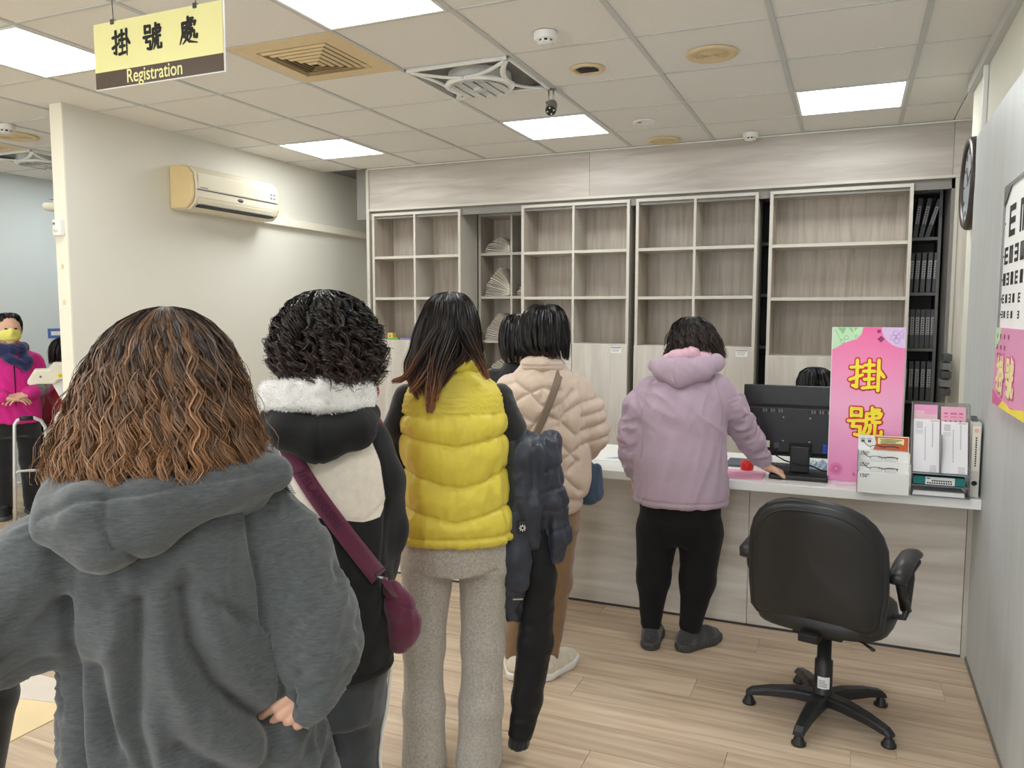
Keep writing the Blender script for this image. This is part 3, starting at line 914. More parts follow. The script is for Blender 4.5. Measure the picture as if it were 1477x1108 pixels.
# ------------------------------------------------------------------ shelving
def shelf_unit(name, label, x0, x1, y0, y1, ztop, shelves, base, divs, mats, doors=True, fr=.022, group=None, stickers=()):
    t = thing(name, label, 'shelving', ((x0 + x1) / 2, y0, 0), group=group)
    o = t.location
    E_, I_, D_ = mats
    def P(mb, nm, m, **k): return mb.build(nm, m, t, off=o, **k)
    for xs in ((x0, x0 + fr), (x1 - fr, x1)): P(MB().box(xs[0], xs[1], y0, y1, .02, ztop), 'side_panel', E_, bevel=.001)
    P(MB().box(x0 + fr, x1 - fr, y0, y1, ztop - fr, ztop), 'top_panel', E_)
    P(MB().box(x0 + fr, x1 - fr, y1 - .012, y1 - .001, .03, ztop - fr), 'back_panel', I_)
    for xs in ((x0 + fr, x0 + fr + .001), (x1 - fr - .001, x1 - fr)):   # inner linings
        P(MB().box(xs[0], xs[1], y0 + .004, y1 - .012, base, ztop - fr), 'lining', I_)
    edges = [x0 + fr] + list(divs) + [x1 - fr]
    for d in divs: P(MB().box(d - .009, d + .009, y0 + .002, y1 - .012, base, ztop - fr), 'divider', E_)
    for k in range(len(edges) - 1):
        a = edges[k] + (.009 if k else .001); b = edges[k + 1] - (.009 if k < len(edges) - 2 else .001)
        for z in shelves: P(MB().box(a, b, y0 + .003, y1 - .012, z - .012, z + .010), 'shelf', E_)
        if doors:
            P(MB().box(edges[k] + (.002 if k else -fr + .001), edges[k + 1] - (.002 if k < len(edges) - 2 else -fr + .001), y0 - .018, y0, .06, base - .002), 'door', D_, bevel=.0015)
    P(MB().box(x0 + fr, x1 - fr, y0 + .001, y1 - .012, base - .02, base), 'base_shelf', E_)
    P(MB().box(x0, x1, y0 + .02, y0 + .04, 0, .06), 'plinth', mt['dark_grey'])
    for sx, sz in stickers:
        s = P(MB().box(sx - .04, sx + .04, y0 - .0195, y0 - .018, sz - .025, sz + .025), 'sticker', mt['paper'], label='white printed label')
        mb = MB()
        mb.box(sx - .038, sx + .038, y0 - .0203, y0 - .0195, sz + .014, sz + .022)
        for q in range(3): mb.box(sx - .034, sx + .03 - q * .004, y0 - .0203, y0 - .0195, sz + .004 - q * .009, sz + .007 - q * .009)
        mb.build('print', mt['grey_ink'], s, off=o)
    return t
wm = (mt['edge'], mt['inner'], mt['door'])
YR = 6.262
G = 'front row of sliding shelving units'
shelf_unit('shelving_unit', 'leftmost front shelving unit with six open cubbies, beside the left wall', -3.838, -2.985, YF, 6.235, 2.405, (2.03, 1.68), 1.325, (-3.42,), wm, group=G, stickers=())
shelf_unit('shelving_unit', 'second front shelving unit from the left, right of the stacked papers', -2.443, -1.562, YF, 6.235, 2.405, (2.03, 1.675), 1.318, (-2.008,), wm, group=G, stickers=((-1.65, 1.275), (-2.06, 1.285)))
shelf_unit('shelving_unit', 'third front shelving unit, two columns, behind the woman in the mauve jacket', -1.514, -.634, YF, 6.235, 2.405, (2.03, 1.67), 1.312, (-1.076,), wm, group=G, stickers=((-.72, 1.268),))
shelf_unit('shelving_unit', 'widest front shelving unit with full width shelves, behind the monitor', -.556, .346, YF, 6.235, 2.405, (2.025, 1.655), 1.255, (), wm, group=G)
# rails the front row slides on
rail = tag(MB().box(-3.85, .56, YF + .03, YF + .06, 2.406, 2.44).build('sliding_rail', mt['inner_dark']), 'dark upper rail that the front shelving slides on, under the wood fascia', 'rail')
dm = (mt['grey_lam'], mt['inner_dark'], mt['grey_lam'])
shelf_unit('rear_shelving_unit', 'rear shelving unit holding fanned stacks of old papers', -2.99, -2.28, YR, 6.55, 2.402, (2.06, 1.69, 1.31, .95), .55, (-2.68,), (mt['edge'], mt['inner'], mt['door']), doors=True, group='rear row of shelving')
shelf_unit('rear_shelving_unit', 'rear grey shelving unit of binders, at the right end of the wall', -.70, .548, YR, 6.55, 2.402, (2.072, 1.69, 1.30, .93), .55, (), dm, doors=True, group='rear row of shelving', fr=.02)
# black file in the gap between third and fourth front unit
t = tag(MB().box(.455, .545, YR - .004, YR - .002, 2.395, 2.435).build('sign_plate', mt['paper']), 'small white label plate at the top of the rear binder shelf', 'label')
mb = MB(); mb.box(.468, .50, YR - .0052, YR - .004, 2.41, 2.418); o = mb.build('print', mt['grey_ink'], t)

# binders
mt['binder'] = M('grey_binder', srgb(96, 96, 97), .5, var=.05, randv=.12)
mt['spine_label'] = M('spine_label', srgb(200, 200, 200), .7, var=.03)
def binder(x, y, z, w, h, d, lean, label, group):
    t = thing('binder', label, 'binder', (x, y, z), group=group)
    R = Matrix.Rotation(lean, 3, 'Y')
    def bx(x0, x1, y0, y1, z0, z1, nm, m, par=t):
        mb = MB().box(x0, x1, y0, y1, z0, z1)
        mb.v = [tuple(R @ Vector(p)) for p in mb.v]
        return mb.build(nm, m, par, bevel=.0015 if nm == 'cover' else 0)
    bx(0, w, 0, d, 0, h, 'cover', mt['binder'])
    l = bx(w * .12, w * .88, -.0012, 0, h * .34, h * .80, 'spine_label', mt['spine_label'])
    mb = MB()
    k = 0; zz = h * .76
    while zz > h * .38:
        mb.box(w * .36, w * .64, -.002, -.0012, zz - .010, zz - .003); zz -= .0165
    mb.v = [tuple(R @ Vector(p)) for p in mb.v]
    mb.build('print', mt['ink'], l)
ORD = ('first', 'second', 'third', 'fourth', 'fifth', 'sixth', 'seventh')
rows = [(2.085, [(.335, 0), (.372, .10), (.408, .18), (.445, .27)], .27, 'leaning grey binder with white spine label on the top right shelf'),
        (1.702, [(.318 + k * .0375, .03) for k in range(6)], .275, 'grey binder with white spine label on the second shelf of the right end'),
        (1.312, [(.315 + k * .032, .0) for k in range(7)], .27, 'grey binder with white spine label on the third shelf of the right end'),
        (.942, [(.31 + k * .0375, 0) for k in range(6)], .275, 'grey binder with white spine label on the lowest visible shelf, right end')]
for z, xs, h, lab in [(a, b, c, d.replace('with white spine label ', '')) for a, b, c, d in rows]:
    for q, (x, ln) in enumerate(xs): binder(x, YR + .01, z, .029, h, .22, ln, ORD[q] + ' from the left: ' + lab, lab.replace('grey binder', 'grey binders'))

# fanned stacks of old newspapers / charts in the rear unit
def fan_stack(x0, x1, z, H, n, label, flat=3):
    t = thing('paper_stack', label, 'paper stack', ((x0 + x1) / 2, YR + .02, z))
    o = t.location
    r = random.Random(int(z * 100 + x0 * 10))
    w = x1 - x0
    for k in range(n):
        f = k / (n - 1)
        a0 = math.radians(2 + 62 * f ** 1.15)
        mb = MB(); vs = []; L_ = w * (1.0 - .1 * f) * r.uniform(.9, 1.0) + .02 * f
        xs = x1 - .004 - .10 * f; z0 = z + .003 + H * .62 * f ** 1.1
        pts = []
        S = 7
        # sheet runs from the left tip down to the right, bowed
        xr = x1 - .003; zr = z + .003 + (H * .55) * f
        tipx = x0 + .004 + w * (.02 + .52 * f ** 2) + r.uniform(0, .014); tipz = z + .006 + H * (.92 * f) + .0 + r.uniform(-.004, .004)
        for s_ in range(S + 1):
            u = s_ / S
            px = tipx + (xr - tipx) * u
            pz = tipz + (zr * .55 + z * .45 + .003 - tipz) * u ** 1.0 - math.sin(u * PI) * .012 * (1 - f) + math.sin(u * PI) * .02 * f
            pts.append((px, max(pz, z + .002)))
        th = H / n * .42
        poly = pts + [(px, pz + th) for px, pz in reversed(pts)]
        m_ = MB()
        d1 = YR + .02 + r.uniform(0, .012); d2 = YR + .25
        nn = len(pts)
        for q in range(nn - 1):
            a, b = pts[q], pts[q + 1]
            m_.add([(a[0], d1, a[1]), (b[0], d1, b[1]), (b[0], d1, b[1] + th), (a[0], d1, a[1] + th), (a[0], d2, a[1]), (b[0], d2, b[1]), (b[0], d2, b[1] + th), (a[0], d2, a[1] + th)],
                   [(0, 1, 2, 3), (3, 2, 6, 7), (0, 4, 5, 1), (1, 5, 6, 2), (0, 3, 7, 4)], False)
        m_.build('sheet', mt['paper_old'], t, off=o)
fan_stack(-2.955, -2.70, 2.072, .13, 12, 'low fanned stack of papers on the top rear shelf')
fan_stack(-2.955, -2.70, 1.702, .25, 22, 'tall fanned stack of papers on the middle rear shelf')
fan_stack(-2.955, -2.70, 1.322, .24, 22, 'tall fanned stack of papers on the lower rear shelf, behind the black bob')
fan_stack(-2.655, -2.46, 1.702, .12, 10, 'small stack of papers at the right of the middle rear shelf')
fan_stack(-2.955, -2.70, .962, .2, 14, 'stack of papers on the lowest rear shelf, near the beige coat collar')
# little things on the base of the left unit
t = thing('small_carton', 'tiny yellow carton with a red dot in the lower left cubby', 'box', (-3.70, 5.99, 1.3256))
MB().box(-.026, .026, -.03, .03, 0, .058).build('carton', M('yellow_card', srgb(214, 190, 110), .6), t, bevel=.002)
MB().lathe([(0, -.0308), (.008, -.0308), (.008, -.030)], (0, 0, .03), 12, 'Y').build('red_dot', M('red_print', srgb(190, 60, 50), .6), t)
tag(MB().box(-3.70, -3.60, 5.93, 5.97, 1.326, 1.340).build('green_packet', M('green_card', srgb(120, 180, 70), .6), bevel=.002), 'small green packet lying in front of the yellow carton', 'packet')
tag(MB().box(-3.585, -3.45, 5.935, 6.0, 1.326, 1.338).build('violet_packet', M('violet_card', srgb(140, 130, 190), .6), bevel=.002), 'flat violet grey packet lying in the lower left cubby', 'packet')

# ------------------------------------------------------------------ counter
CT = .776
YC = 3.762
ctr = thing('counter', 'long white topped registration counter with pale wood grain front', 'counter', (-1.25, 3.99, 0))
co = ctr.location
MB().box(-3.1, .526, YC, 4.53, .733, CT).build('countertop', mt['ctr_top'], ctr, off=co, bevel=.003)
for a, b in ((-3.05, -2.83), (-2.83, -1.63), (-1.63, -.431), (-.431, .505)):
    MB().box(a + .0015, b - .0015, 3.99, 4.01, .012, .733).build('front_panel', mt['ctr_front'], ctr, off=co)
MB().box(-3.05, .525, 4.008, 4.02, .0, .733).build('inner_board', mt['edge'], ctr, off=co)
MB().box(.506, .5265, 3.985, 4.02, .0, .733).build('end_strip', mt['edge'], ctr, off=co)
MB().box(-3.05, .505, 3.994, 4.0, 0, .012).build('kick_strip', mt['dark_grey'], ctr, off=co)
MB().box(-3.09, -3.06, 3.80, 4.5, 0, .733).build('end_panel', mt['ctr_front'], ctr, off=co)

# ------------------------------------------------------------------ strokes for hand written / rounded characters
STROKES = {
 'gua': [[(.02,.745),(.36,.765)], [(.2,.98),(.2,.1),(.09,.15)], [(.0,.34),(.36,.5)],
         [(.43,.82),(.69,.83)], [(.56,.98),(.56,.6)], [(.40,.62),(.71,.63)], [(.43,.36),(.69,.38)], [(.56,.56),(.56,.1)], [(.38,.07),(.73,.12)],
         [(.83,.99),(.83,.0)], [(.84,.66),(.99,.45)]],
 'hao': [[(.08,.96),(.08,.70)], [(.08,.95),(.37,.95),(.37,.70)], [(.08,.72),(.37,.72)], [(.0,.54),(.45,.56)], [(.17,.54),(.12,.35),(.36,.36),(.34,.06),(.2,.1)],
         [(.69,1.0),(.69,.84)], [(.69,.92),(.9,.93)], [(.54,.8),(.96,.81),(.92,.70)], [(.54,.8),(.53,.4),(.43,.03)], [(.6,.62),(.9,.68)], [(.72,.76),(.72,.52),(.93,.53)],
         [(.65,.42),(.64,.22),(.54,.04)], [(.79,.42),(.79,.08),(.97,.08),(.98,.22)]],
 'chu': [[(.5,1.0),(.5,.84)], [(.5,.92),(.76,.94)], [(.2,.8),(.9,.82),(.84,.70)], [(.2,.8),(.2,.42),(.04,.04)], [(.3,.63),(.68,.70)], [(.44,.77),(.44,.55),(.72,.57)],
         [(.36,.5),(.26,.30)], [(.34,.42),(.52,.44),(.40,.2),(.2,.04)], [(.3,.32),(.55,.1),(.98,.02)], [(.64,.47),(.64,.30),(.55,.16)], [(.64,.47),(.82,.48),(.82,.24),(.96,.22),(.97,.32)]],
}
def stroke_mesh(key, x0, z0, w, h, y, width, name, m, parent, off=(0, 0, 0), brush=False, th=.0008, post=None):
    """raised strokes standing in an XZ plane that faces -Y, merged into clean letter shapes"""
    def f(P):
        X, Y, Z = P
        g = None
        for st in STROKES[key]:
            n = len(st)
            for i in range(n - 1):
                a = (x0 + st[i][0] * w, 0, z0 + st[i][1] * h); b = (x0 + st[i + 1][0] * w, 0, z0 + st[i + 1][1] * h)
                ra = rb = width
                if brush:
                    ra = width * (1.25 if i == 0 else 1.0); rb = width * (1.05 if i < n - 2 else (.45 if st[-1][1] < .25 and st[-2][1] > st[-1][1] else 1.1))
                e = cone((X, Y * 0, Z), a, b, ra, rb)
                g = e if g is None else np.minimum(g, e)
        return np.maximum(g, np.abs(Y) - th)
    hh = width / 3.4
    W_ = width * 2
    ny = 2 * hh
    v, q = nets(f, (x0 - W_, -ny, z0 - W_), (x0 + w + W_, ny + hh * .1, z0 + h + W_), hh)
    v[:, 1] = np.where(v[:, 1] > 0, th, -th) + y
    v = v - np.array(off)
    if post is not None: v = post(v)
    return mesh_from(name, v, q, m, parent, smooth=False)

def text(body, size, m, parent=None, off=None, pos=(0, 0, 0), R=None, name='lettering', bold=0.0, align='CENTER', squash=1.0, space=1.0):
    c = bpy.data.curves.new('t', 'FONT')
    c.body = body; c.size = size; c.align_x = align; c.align_y = 'CENTER'; c.offset = bold; c.extrude = .0003; c.space_character = space
    o = bpy.data.objects.new('t', c); COL.objects.link(o)
    dg = bpy.context.evaluated_depsgraph_get()
    me = bpy.data.meshes.new_from_object(o.evaluated_get(dg))
    bpy.data.objects.remove(o); bpy.data.curves.remove(c)
    R = R or Matrix.Rotation(PI / 2, 3, 'X')
    p0 = Vector(pos) - (Vector(off) if off is not None else Vector((0, 0, 0)))
    me.transform(Matrix.Diagonal((squash, 1, 1, 1)))
    me.transform(R.to_4x4())
    me.transform(Matrix.Translation(p0))
    me.materials.clear(); me.materials.append(m)
    o = link(bpy.data.objects.new(name, me))
    if parent: o.parent = parent
    return o

# ------------------------------------------------------------------ hanging registration sign
mt['sign_y'] = M('yellow_acrylic', srgb(246, 240, 172), .3, var=.01)
mt['sign_b'] = M('brown_acrylic', srgb(86, 70, 58), .3, var=.01)
SY = 2.13
sg = thing('hanging_sign', 'yellow and brown Registration sign hanging from the ceiling on two wires', 'sign', (-2.25, SY, 2.349))
so = sg.location
sx0, sx1, sz0, sz1 = -2.549, -1.950, 2.352, 2.584
zs = sz0 + .061
MB().box(sx0, sx1, SY, SY + .008, sz0, sz1).build('board', mt['white'], sg, off=so, bevel=.001)
MB().box(sx0 + .004, sx1 - .002, SY - .002, SY - .0002, zs, sz1 - .002).build('yellow_face', mt['sign_y'], sg, off=so)
MB().box(sx0 + .004, sx1 - .002, SY - .002, SY - .0002, sz0 + .004, zs).build('brown_face', mt['sign_b'], sg, off=so)
for key, cx in (('gua', -2.412), ('hao', -2.262), ('chu', -2.10)):
    stroke_mesh(key, cx - .041, zs + .046, .082, .088, SY - .0035, .0046, 'character', mt['ink'], sg, so, True)
text('Registration', .066, mt['sign_y'], sg, so, (-2.262, SY - .0025, sz0 + .033), squash=.82, bold=.0006)
for x in (-2.452, -2.068):
    MB().box(x - .008, x + .008, SY - .006, SY + .012, sz1 - .012, sz1 + .006).build('clamp', mt['dark_grey'], sg, off=so, bevel=.002)
    MB().tube([(x, SY + .003, sz1 + .004), (x - .008, SY + .003, CE - .004)], .0016, 6).build('wire', mt['dark_grey'], sg, off=so)

# ------------------------------------------------------------------ wall air conditioner
ac = thing('air_conditioner', 'cream split air conditioner mounted high on the left wall', 'air conditioner', (XP, 4.6, 2.27))
ao = ac.location
ya, yb = 4.165, 5.06
X = XP
prof = [(X + .001, 2.262), (X + .001, 2.56), (X + .125, 2.56), (X + .165, 2.547), (X + .205, 2.505), (X + .213, 2.42), (X + .213, 2.345), (X + .195, 2.30), (X + .15, 2.262)]
mt['ac'] = M('ac_cream', srgb(228, 220, 196), .35, var=.015)
mt['ac_side'] = M('ac_side_yellowed', srgb(222, 198, 146), .4, var=.03)
def xprism(poly, y0, y1): return MB().prism(poly, y0, y1, 'XZ')
xprism(prof, ya + .03, yb - .03).build('body', mt['ac'], ac, off=ao, bevel=.006, seg=3)
for a, b in ((ya, ya + .029), (yb - .029, yb)):
    sc_ = [(x if x < X + .02 else x - .008, z + (.003 if z < 2.4 else -.004)) for x, z in prof]
    xprism(sc_, a, b).build('end_cap', mt['ac_side'], ac, off=ao, bevel=.012, seg=3)
MB().box(X + .2125, X + .2165, ya + .035, yb - .035, 2.388, 2.394).build('panel_seam', mt['dark_grey'], ac, off=ao)
MB().box(X + .212, X + .2165, ya + .05, yb - .05, 2.398, 2.50).build('front_panel', mt['ac'], ac, off=ao, bevel=.002)
MB().box(X + .150, X + .2145, ya + .06, yb - .09, 2.276, 2.290).build('outlet_slot', mt['black_matte'], ac, off=ao)
R_ = Matrix.Rotation(math.radians(22), 3, 'Y')
MB().obox((X + .206, (ya + yb) / 2 - .01, 2.312), .004, (yb - ya) / 2 - .07, .017, R_).build('louver', mt['ac'], ac, off=ao, bevel=.001)
MB().lathe([(0, .0035), (.011, .0035), (.013, 0)], (X + .213, 4.62, 2.365), 16, 'X').build('badge', mt['dark_grey'], ac, off=ao)
for v in bpy.data.objects['badge'].data.vertices: v.co.y = (v.co.y - (4.62 - ao.y)) * 2.4 + (4.62 - ao.y)
for k, (y, z) in enumerate(((4.95, 2.452), (4.985, 2.452), (4.95, 2.425), (4.985, 2.425))):
    MB().box(X + .2165, X + .2172, y - .012, y + .012, z - .009, z + .009).build('sticker', M('sticker_blue', srgb(120, 130, 150), .6) if k % 3 else mt['grey_ink'], ac, off=ao)
MB().box(X + .2165, X + .2172, 4.23, 4.30, 2.404, 2.410).build('maker_mark', mt['grey_ink'], ac, off=ao)
tag(MB().box(XP, XP + .05, 5.061, 6.615, 2.262, 2.322).build('pipe_trunking', mt['wall_end'], bevel=.004), 'cream trunking running along the wall right of the air conditioner', 'trunking')

# ------------------------------------------------------------------ ceiling devices
def disc(name, label, cat, x, y, prof, m, n=40):
    t = thing(name, label, cat, (x, y, CE))
    MB().lathe(prof, (0, 0, 0), n).build('housing', m, t)
    return t
def speaker(x, y, r, label):
    t = disc('ceiling_speaker', label, 'speaker', x, y, [(r, -.0005), (r, -.006), (r * .96, -.011), (r * .74, -.012), (r * .70, -.008), (0, -.008)], mt['cream'])
    for k in range(7):
        rr = r * (.10 + .085 * k)
        MB().lathe([(rr, -.008), (rr, -.0115), (rr + r * .035, -.0115), (rr + r * .035, -.008)], n=32).build('grille_ring', mt['cream'], t)
speaker(-.66, 3.974, .122, 'large round cream ceiling speaker, right of the slatted oval vent')
speaker(-1.28, 5.765, .115, 'round cream ceiling speaker just above the shelving fascia')
speaker(-5.44, 3.87, .15, 'round cream ceiling speaker in the side room at the far left')
t = disc('round_vent', 'small round cream ceiling vent with an open flap', 'vent', -1.279, 3.968, [(.088, -.0005), (.088, -.006), (.082, -.011), (.062, -.010), (.06, .012), (0, .012)], mt['cream'])
for k in range(4): MB().obox((0, -.04 + k * .027, -.004), .052, .012, .0012, Matrix.Rotation(.5, 3, 'X')).build('flap', mt['dark_grey'], t)
def smoke(x, y, label, s=1.0):
    t = thing('smoke_detector', label, 'smoke detector', (x, y, CE))
    MB().lathe([(.052 * s, -.0005), (.052 * s, -.026 * s), (.047 * s, -.032 * s), (.036 * s, -.034 * s)], n=32).build('base', mt['white'], t)
    MB().lathe([(.03 * s, -.032 * s), (.03 * s, -.044 * s)], n=24).build('sensor_core', mt['black'], t)
    for k in range(8):
        a = 2 * PI * k / 8
        MB().obox((.033 * s * math.cos(a), .033 * s * math.sin(a), -.040 * s), .004 * s, .005 * s, .008 * s, Matrix.Rotation(a, 3, 'Z')).build('rib', mt['white'], t)
    MB().lathe([(0, -.052 * s), (.024 * s, -.051 * s), (.034 * s, -.045 * s), (.034 * s, -.042 * s), (0, -.042 * s)], n=24).build('cap', mt['white'], t)
smoke(-1.291, 3.401, 'white smoke detector nearest the camera, left of the big ceiling speaker')
smoke(-.684, 5.78, 'white smoke detector on the ceiling right above the wood fascia')
smoke(-5.18, 3.62, 'white smoke detector in the side room at the far left', 1.1)
t = disc('flush_detector', 'flat white round detector with a red dot on the ceiling', 'detector', -1.276, 5.172, [(.075, -.0005), (.075, -.006), (.062, -.010), (.055, -.007), (0, -.007)], mt['white'])
MB().lathe([(0, -.0095), (.012, -.0095), (.012, -.007)], (-.03, -.01, 0), 16).build('red_lens', M('red_lens', srgb(200, 90, 90), .3), t)

mt['duct'] = M('dusty_duct', srgb(92, 78, 56), .8, var=.2)  # dark brown plate that makes the gaps between the louvres dark
def air_vent(i, j, label):
    x, y = GX + i * T + T / 2, GY + j * T + T / 2
    t = thing('air_vent', label, 'air vent', (x, y, CE))
    def ring(a, b, za, zb, nm, m, th=.003):
        mb = MB()
        for k in range(4):
            R = Matrix.Rotation(k * PI / 2, 3, 'Z')
            q = [R @ Vector(p) for p in ((-a, -a, za), (a, -a, za), (b, -b, zb), (-b, -b, zb))]
            q2 = [p + Vector((0, 0, th)) for p in q]
            mb.add(q + q2, [(0, 1, 2, 3), (7, 6, 5, 4), (0, 4, 5, 1), (2, 6, 7, 3), (1, 5, 6, 2), (0, 3, 7, 4)], False)
        return mb.build(nm, m, t)
    ring(.296, .200, -.004, -.008, 'frame', mt['cream'])
    ring(.200, .196, -.004, .012, 'throat', mt['cream'])
    for k in range(6):
        a = .190 - k * .031
        ring(a, max(a - .013, .004), -.008 - k * .0035, -.015 - k * .0035, 'louver_ring', mt['cream'], .0025)
    MB().box(-.2, .2, -.2, .2, .012, .016).build('duct', mt['duct'], t)
air_vent(-2, 0, 'yellowed square ceiling air vent with nested louvres')
air_vent(-8, 1, 'yellowed square ceiling vent in the side room at the far left')

def ceiling_fan(i, j, label):
    x, y = GX + i * T + T / 2, GY + j * T + T / 2
    t = thing('ceiling_fan', label, 'fan', (x, y, CE))
    W_ = mt['white']; H_ = .29
    mb = MB()
    for (p, q, r, s_) in ((-H_, H_, -H_, -H_ + .014), (-H_, H_, H_ - .014, H_), (-H_, -H_ + .014, -H_, H_), (H_ - .014, H_, -H_, H_)): mb.box(p, q, r, s_, -.018, .01)
    mb.build('outer_frame', W_, t, bevel=.003)
    mb = MB()          # recessed well
    for (p, q, r, s_) in ((-H_, H_, -H_, -H_ + .004), (-H_, H_, H_ - .004, H_), (-H_, -H_ + .004, -H_, H_), (H_ - .004, H_, -H_, H_)): mb.box(p, q, r, s_, .01, .16)
    mb.box(-H_, H_, -H_, H_, .16, .165)
    mb.build('well', mt['grey_plastic'], t)
    MB().lathe([(.15, .15), (.165, .06), (.168, .0), (.17, -.034)], n=40).build('shroud', W_, t)
    MB().lathe([(.178, -.030), (.184, -.040), (.174, -.052), (.150, -.052), (.146, -.038), (.178, -.030)], n=48).build('grille_rim', W_, t)
    for a in range(4):                      # arms sweeping from each corner to the rim
        th = PI / 4 + a * PI / 2
        for sgn in (-1, 1):
            p0 = Vector((H_ * 1.30 * math.cos(th), H_ * 1.30 * math.sin(th), -.012))
            pts = []
            e = th + sgn * math.radians(43)
            p2 = Vector((.178 * math.cos(e), .178 * math.sin(e), -.040))
            c = Vector((.19 * math.cos(th + sgn * .16), .19 * math.sin(th + sgn * .16), -.034))
            for k in range(9):
                u = k / 8
                pts.append(p0 * (1 - u) ** 2 + c * 2 * u * (1 - u) + p2 * u * u)
            MB().tube(pts, [.015] * 9, 8, flat=.5).build('arm', W_, t)
    for k in range(22):
        yy = -.138 + k * .01315
        hw = math.sqrt(max(.148 ** 2 - yy ** 2, 0))
        MB().obox((0, yy, -.050 - .008 * (1 - (yy / .148) ** 2)), hw, .0042, .0012, Matrix.Rotation(.35, 3, 'X')).build('grille_slat', W_, t)
    for k in range(4):
        xx = -.09 + k * .06
        hw = math.sqrt(.148 ** 2 - xx ** 2)
        MB().box(xx - .0015, xx + .0015, -hw, hw, -.062, -.057).build('grille_wire', mt['grey_plastic'], t)
    MB().lathe([(0, -.070), (.03, -.069), (.036, -.062), (.036, -.050)], n=24).build('hub_badge', mt['alu'], t)
    for a in range(5):
        th = a * 2 * PI / 5
        MB().obox((.085 * math.cos(th), .085 * math.sin(th), .03), .06, .028, .002, Matrix.Rotation(th, 3, 'Z') @ Matrix.Rotation(.4, 3, 'X')).build('blade', mt['grey_plastic'], t)
    for sx_ in (-1, 1): MB().box(sx_ * .20 - .012, sx_ * .20 + .012, -.215, -.195, -.024, -.017).build('latch', mt['black'], t)
ceiling_fan(-1, 1, 'white square ceiling fan with round grille and curved arms')
ceiling_fan(-8, 2, 'grey ceiling fan frame in the side room beside the partition')

# security camera under the fan corner
t = thing('security_camera', 'small grey bullet camera hanging from the ceiling beside the fan', 'camera', (-1.575, 4.235, CE))
for dx in (-.012, .016): MB().tube([(dx, 0, -.004), (dx, 0, -.07)], .004, 8).build('bracket_rod', mt['steel'], t)
MB().box(-.03, .03, -.015, .015, -.006, -.0005).build('mount_plate', mt['grey_plastic'], t, bevel=.002)
MB().obox((0, .0, -.075), .026, .012, .008, Matrix.Identity(3)).build('yoke', mt['grey_plastic'], t, bevel=.002)
d = Vector((.18, -.78, -.6)).normalized()
p0 = Vector((0, .02, -.085))
MB().tube([p0 - d * .02, p0, p0 + d * .055, p0 + d * .07], [.026, .030, .031, .030], 20).build('barrel', mt['grey_plastic'], t)
MB().tube([p0 + d * .071, p0 + d * .074], [.0275, .0275], 20).build('lens_plate', mt['black'], t)
q = p0 + d * .075
MB().tube([q, q + d * .003], .010, 12).build('lens', M('lens_glass', (.01, .01, .015), .05), t)
sx_ = d.orthogonal().normalized(); sy_ = d.cross(sx_)
for k in range(4):
    a = PI / 4 + k * PI / 2
    c = q + (sx_ * math.cos(a) + sy_ * math.sin(a)) * .018
    MB().tube([c, c + d * .002], .005, 8).build('lamp_lens', mt['white'], t)

# wall clock on the right wall seen edge on
t = thing('wall_clock', 'round dark framed wall clock seen edge on at the right wall', 'clock', (XR, 4.73, 2.215))
mt['clock_frame'] = M('clock_frame', srgb(62, 52, 48), .35, var=.1)
R0 = .235
MB().lathe([(R0 * .98, 0), (R0, -.02), (R0 * .985, -.04), (R0 * .93, -.052), (R0 * .86, -.046), (R0 * .85, -.034)], n=56, axis='X').build('clock_rim', mt['clock_frame'], t)
MB().lathe([(0, -.034), (R0 * .86, -.034)], n=56, axis='X').build('clock_face', M('clock_face', srgb(180, 186, 188), .15), t)
for k in range(12):
    a = k * PI / 6
    MB().obox((-.0355, .165 * math.sin(a), .165 * math.cos(a)), .0008, .005, .016, Matrix.Rotation(-a, 3, 'X')).build('hour_mark', mt['ink'], t)
MB().obox((-.038, .035, .045), .001, .006, .055, Matrix.Rotation(-.65, 3, 'X')).build('hour_hand', mt['ink'], t)
MB().obox((-.0395, -.06, .03), .001, .004, .085, Matrix.Rotation(1.1, 3, 'X')).build('minute_hand', mt['ink'], t)

# eye chart light box on the right panel, a pink poster under it
XC = XPN - .022
t = thing('eye_chart', 'framed eye chart with rows of letter E on the grey right panel', 'eye chart', (XPN - .001, 3.1, 1.6))
to = t.location
y1, y0c, zt, zb = 3.45, 2.70, 1.985, 1.215
f = MB()
MB().box(XC + .004, XPN - .001, y0c, y1, 1.50, zt + .02).build('backing', mt['paper'], t, off=to)
mt['frame_clear'] = M('grey_clear_frame', srgb(130, 132, 132), .2, var=.1)
MB().box(XC - .002, XPN - .001, y1, y1 + .012, 1.50, zt + .03).build('frame_side', mt['frame_clear'], t, off=to)
MB().box(XC - .002, XPN - .001, y0c, y1, zt + .02, zt + .032).build('frame_top', mt['frame_clear'], t, off=to)
MB().prism([(y1, zt + .02), (y1 - .12, zt + .02), (y1, zt - .04)], XC - .004, XC - .001, 'YZ').build('corner_plate', mt['frame_clear'], t, off=to)
def optotype(y, z, s_, rot):
    mb = MB(); u = s_ / 5
    for (a, b, c, d_) in ((0, 1, 0, 5), (1, 5, 0, 1), (1, 5, 2, 3), (1, 5, 4, 5)):
        pts = [(a, c), (b, c), (b, d_), (a, d_)]
        q_ = []
        for px, pz in pts:
            px -= 2.5; pz -= 2.5
            for _ in range(rot): px, pz = -pz, px
            q_.append((y - px * u, z + pz * u))
        mb.prism(q_, XC + .0025, XC + .004, 'YZ')
    mb.build('optotype', mt['ink'], t, off=to)
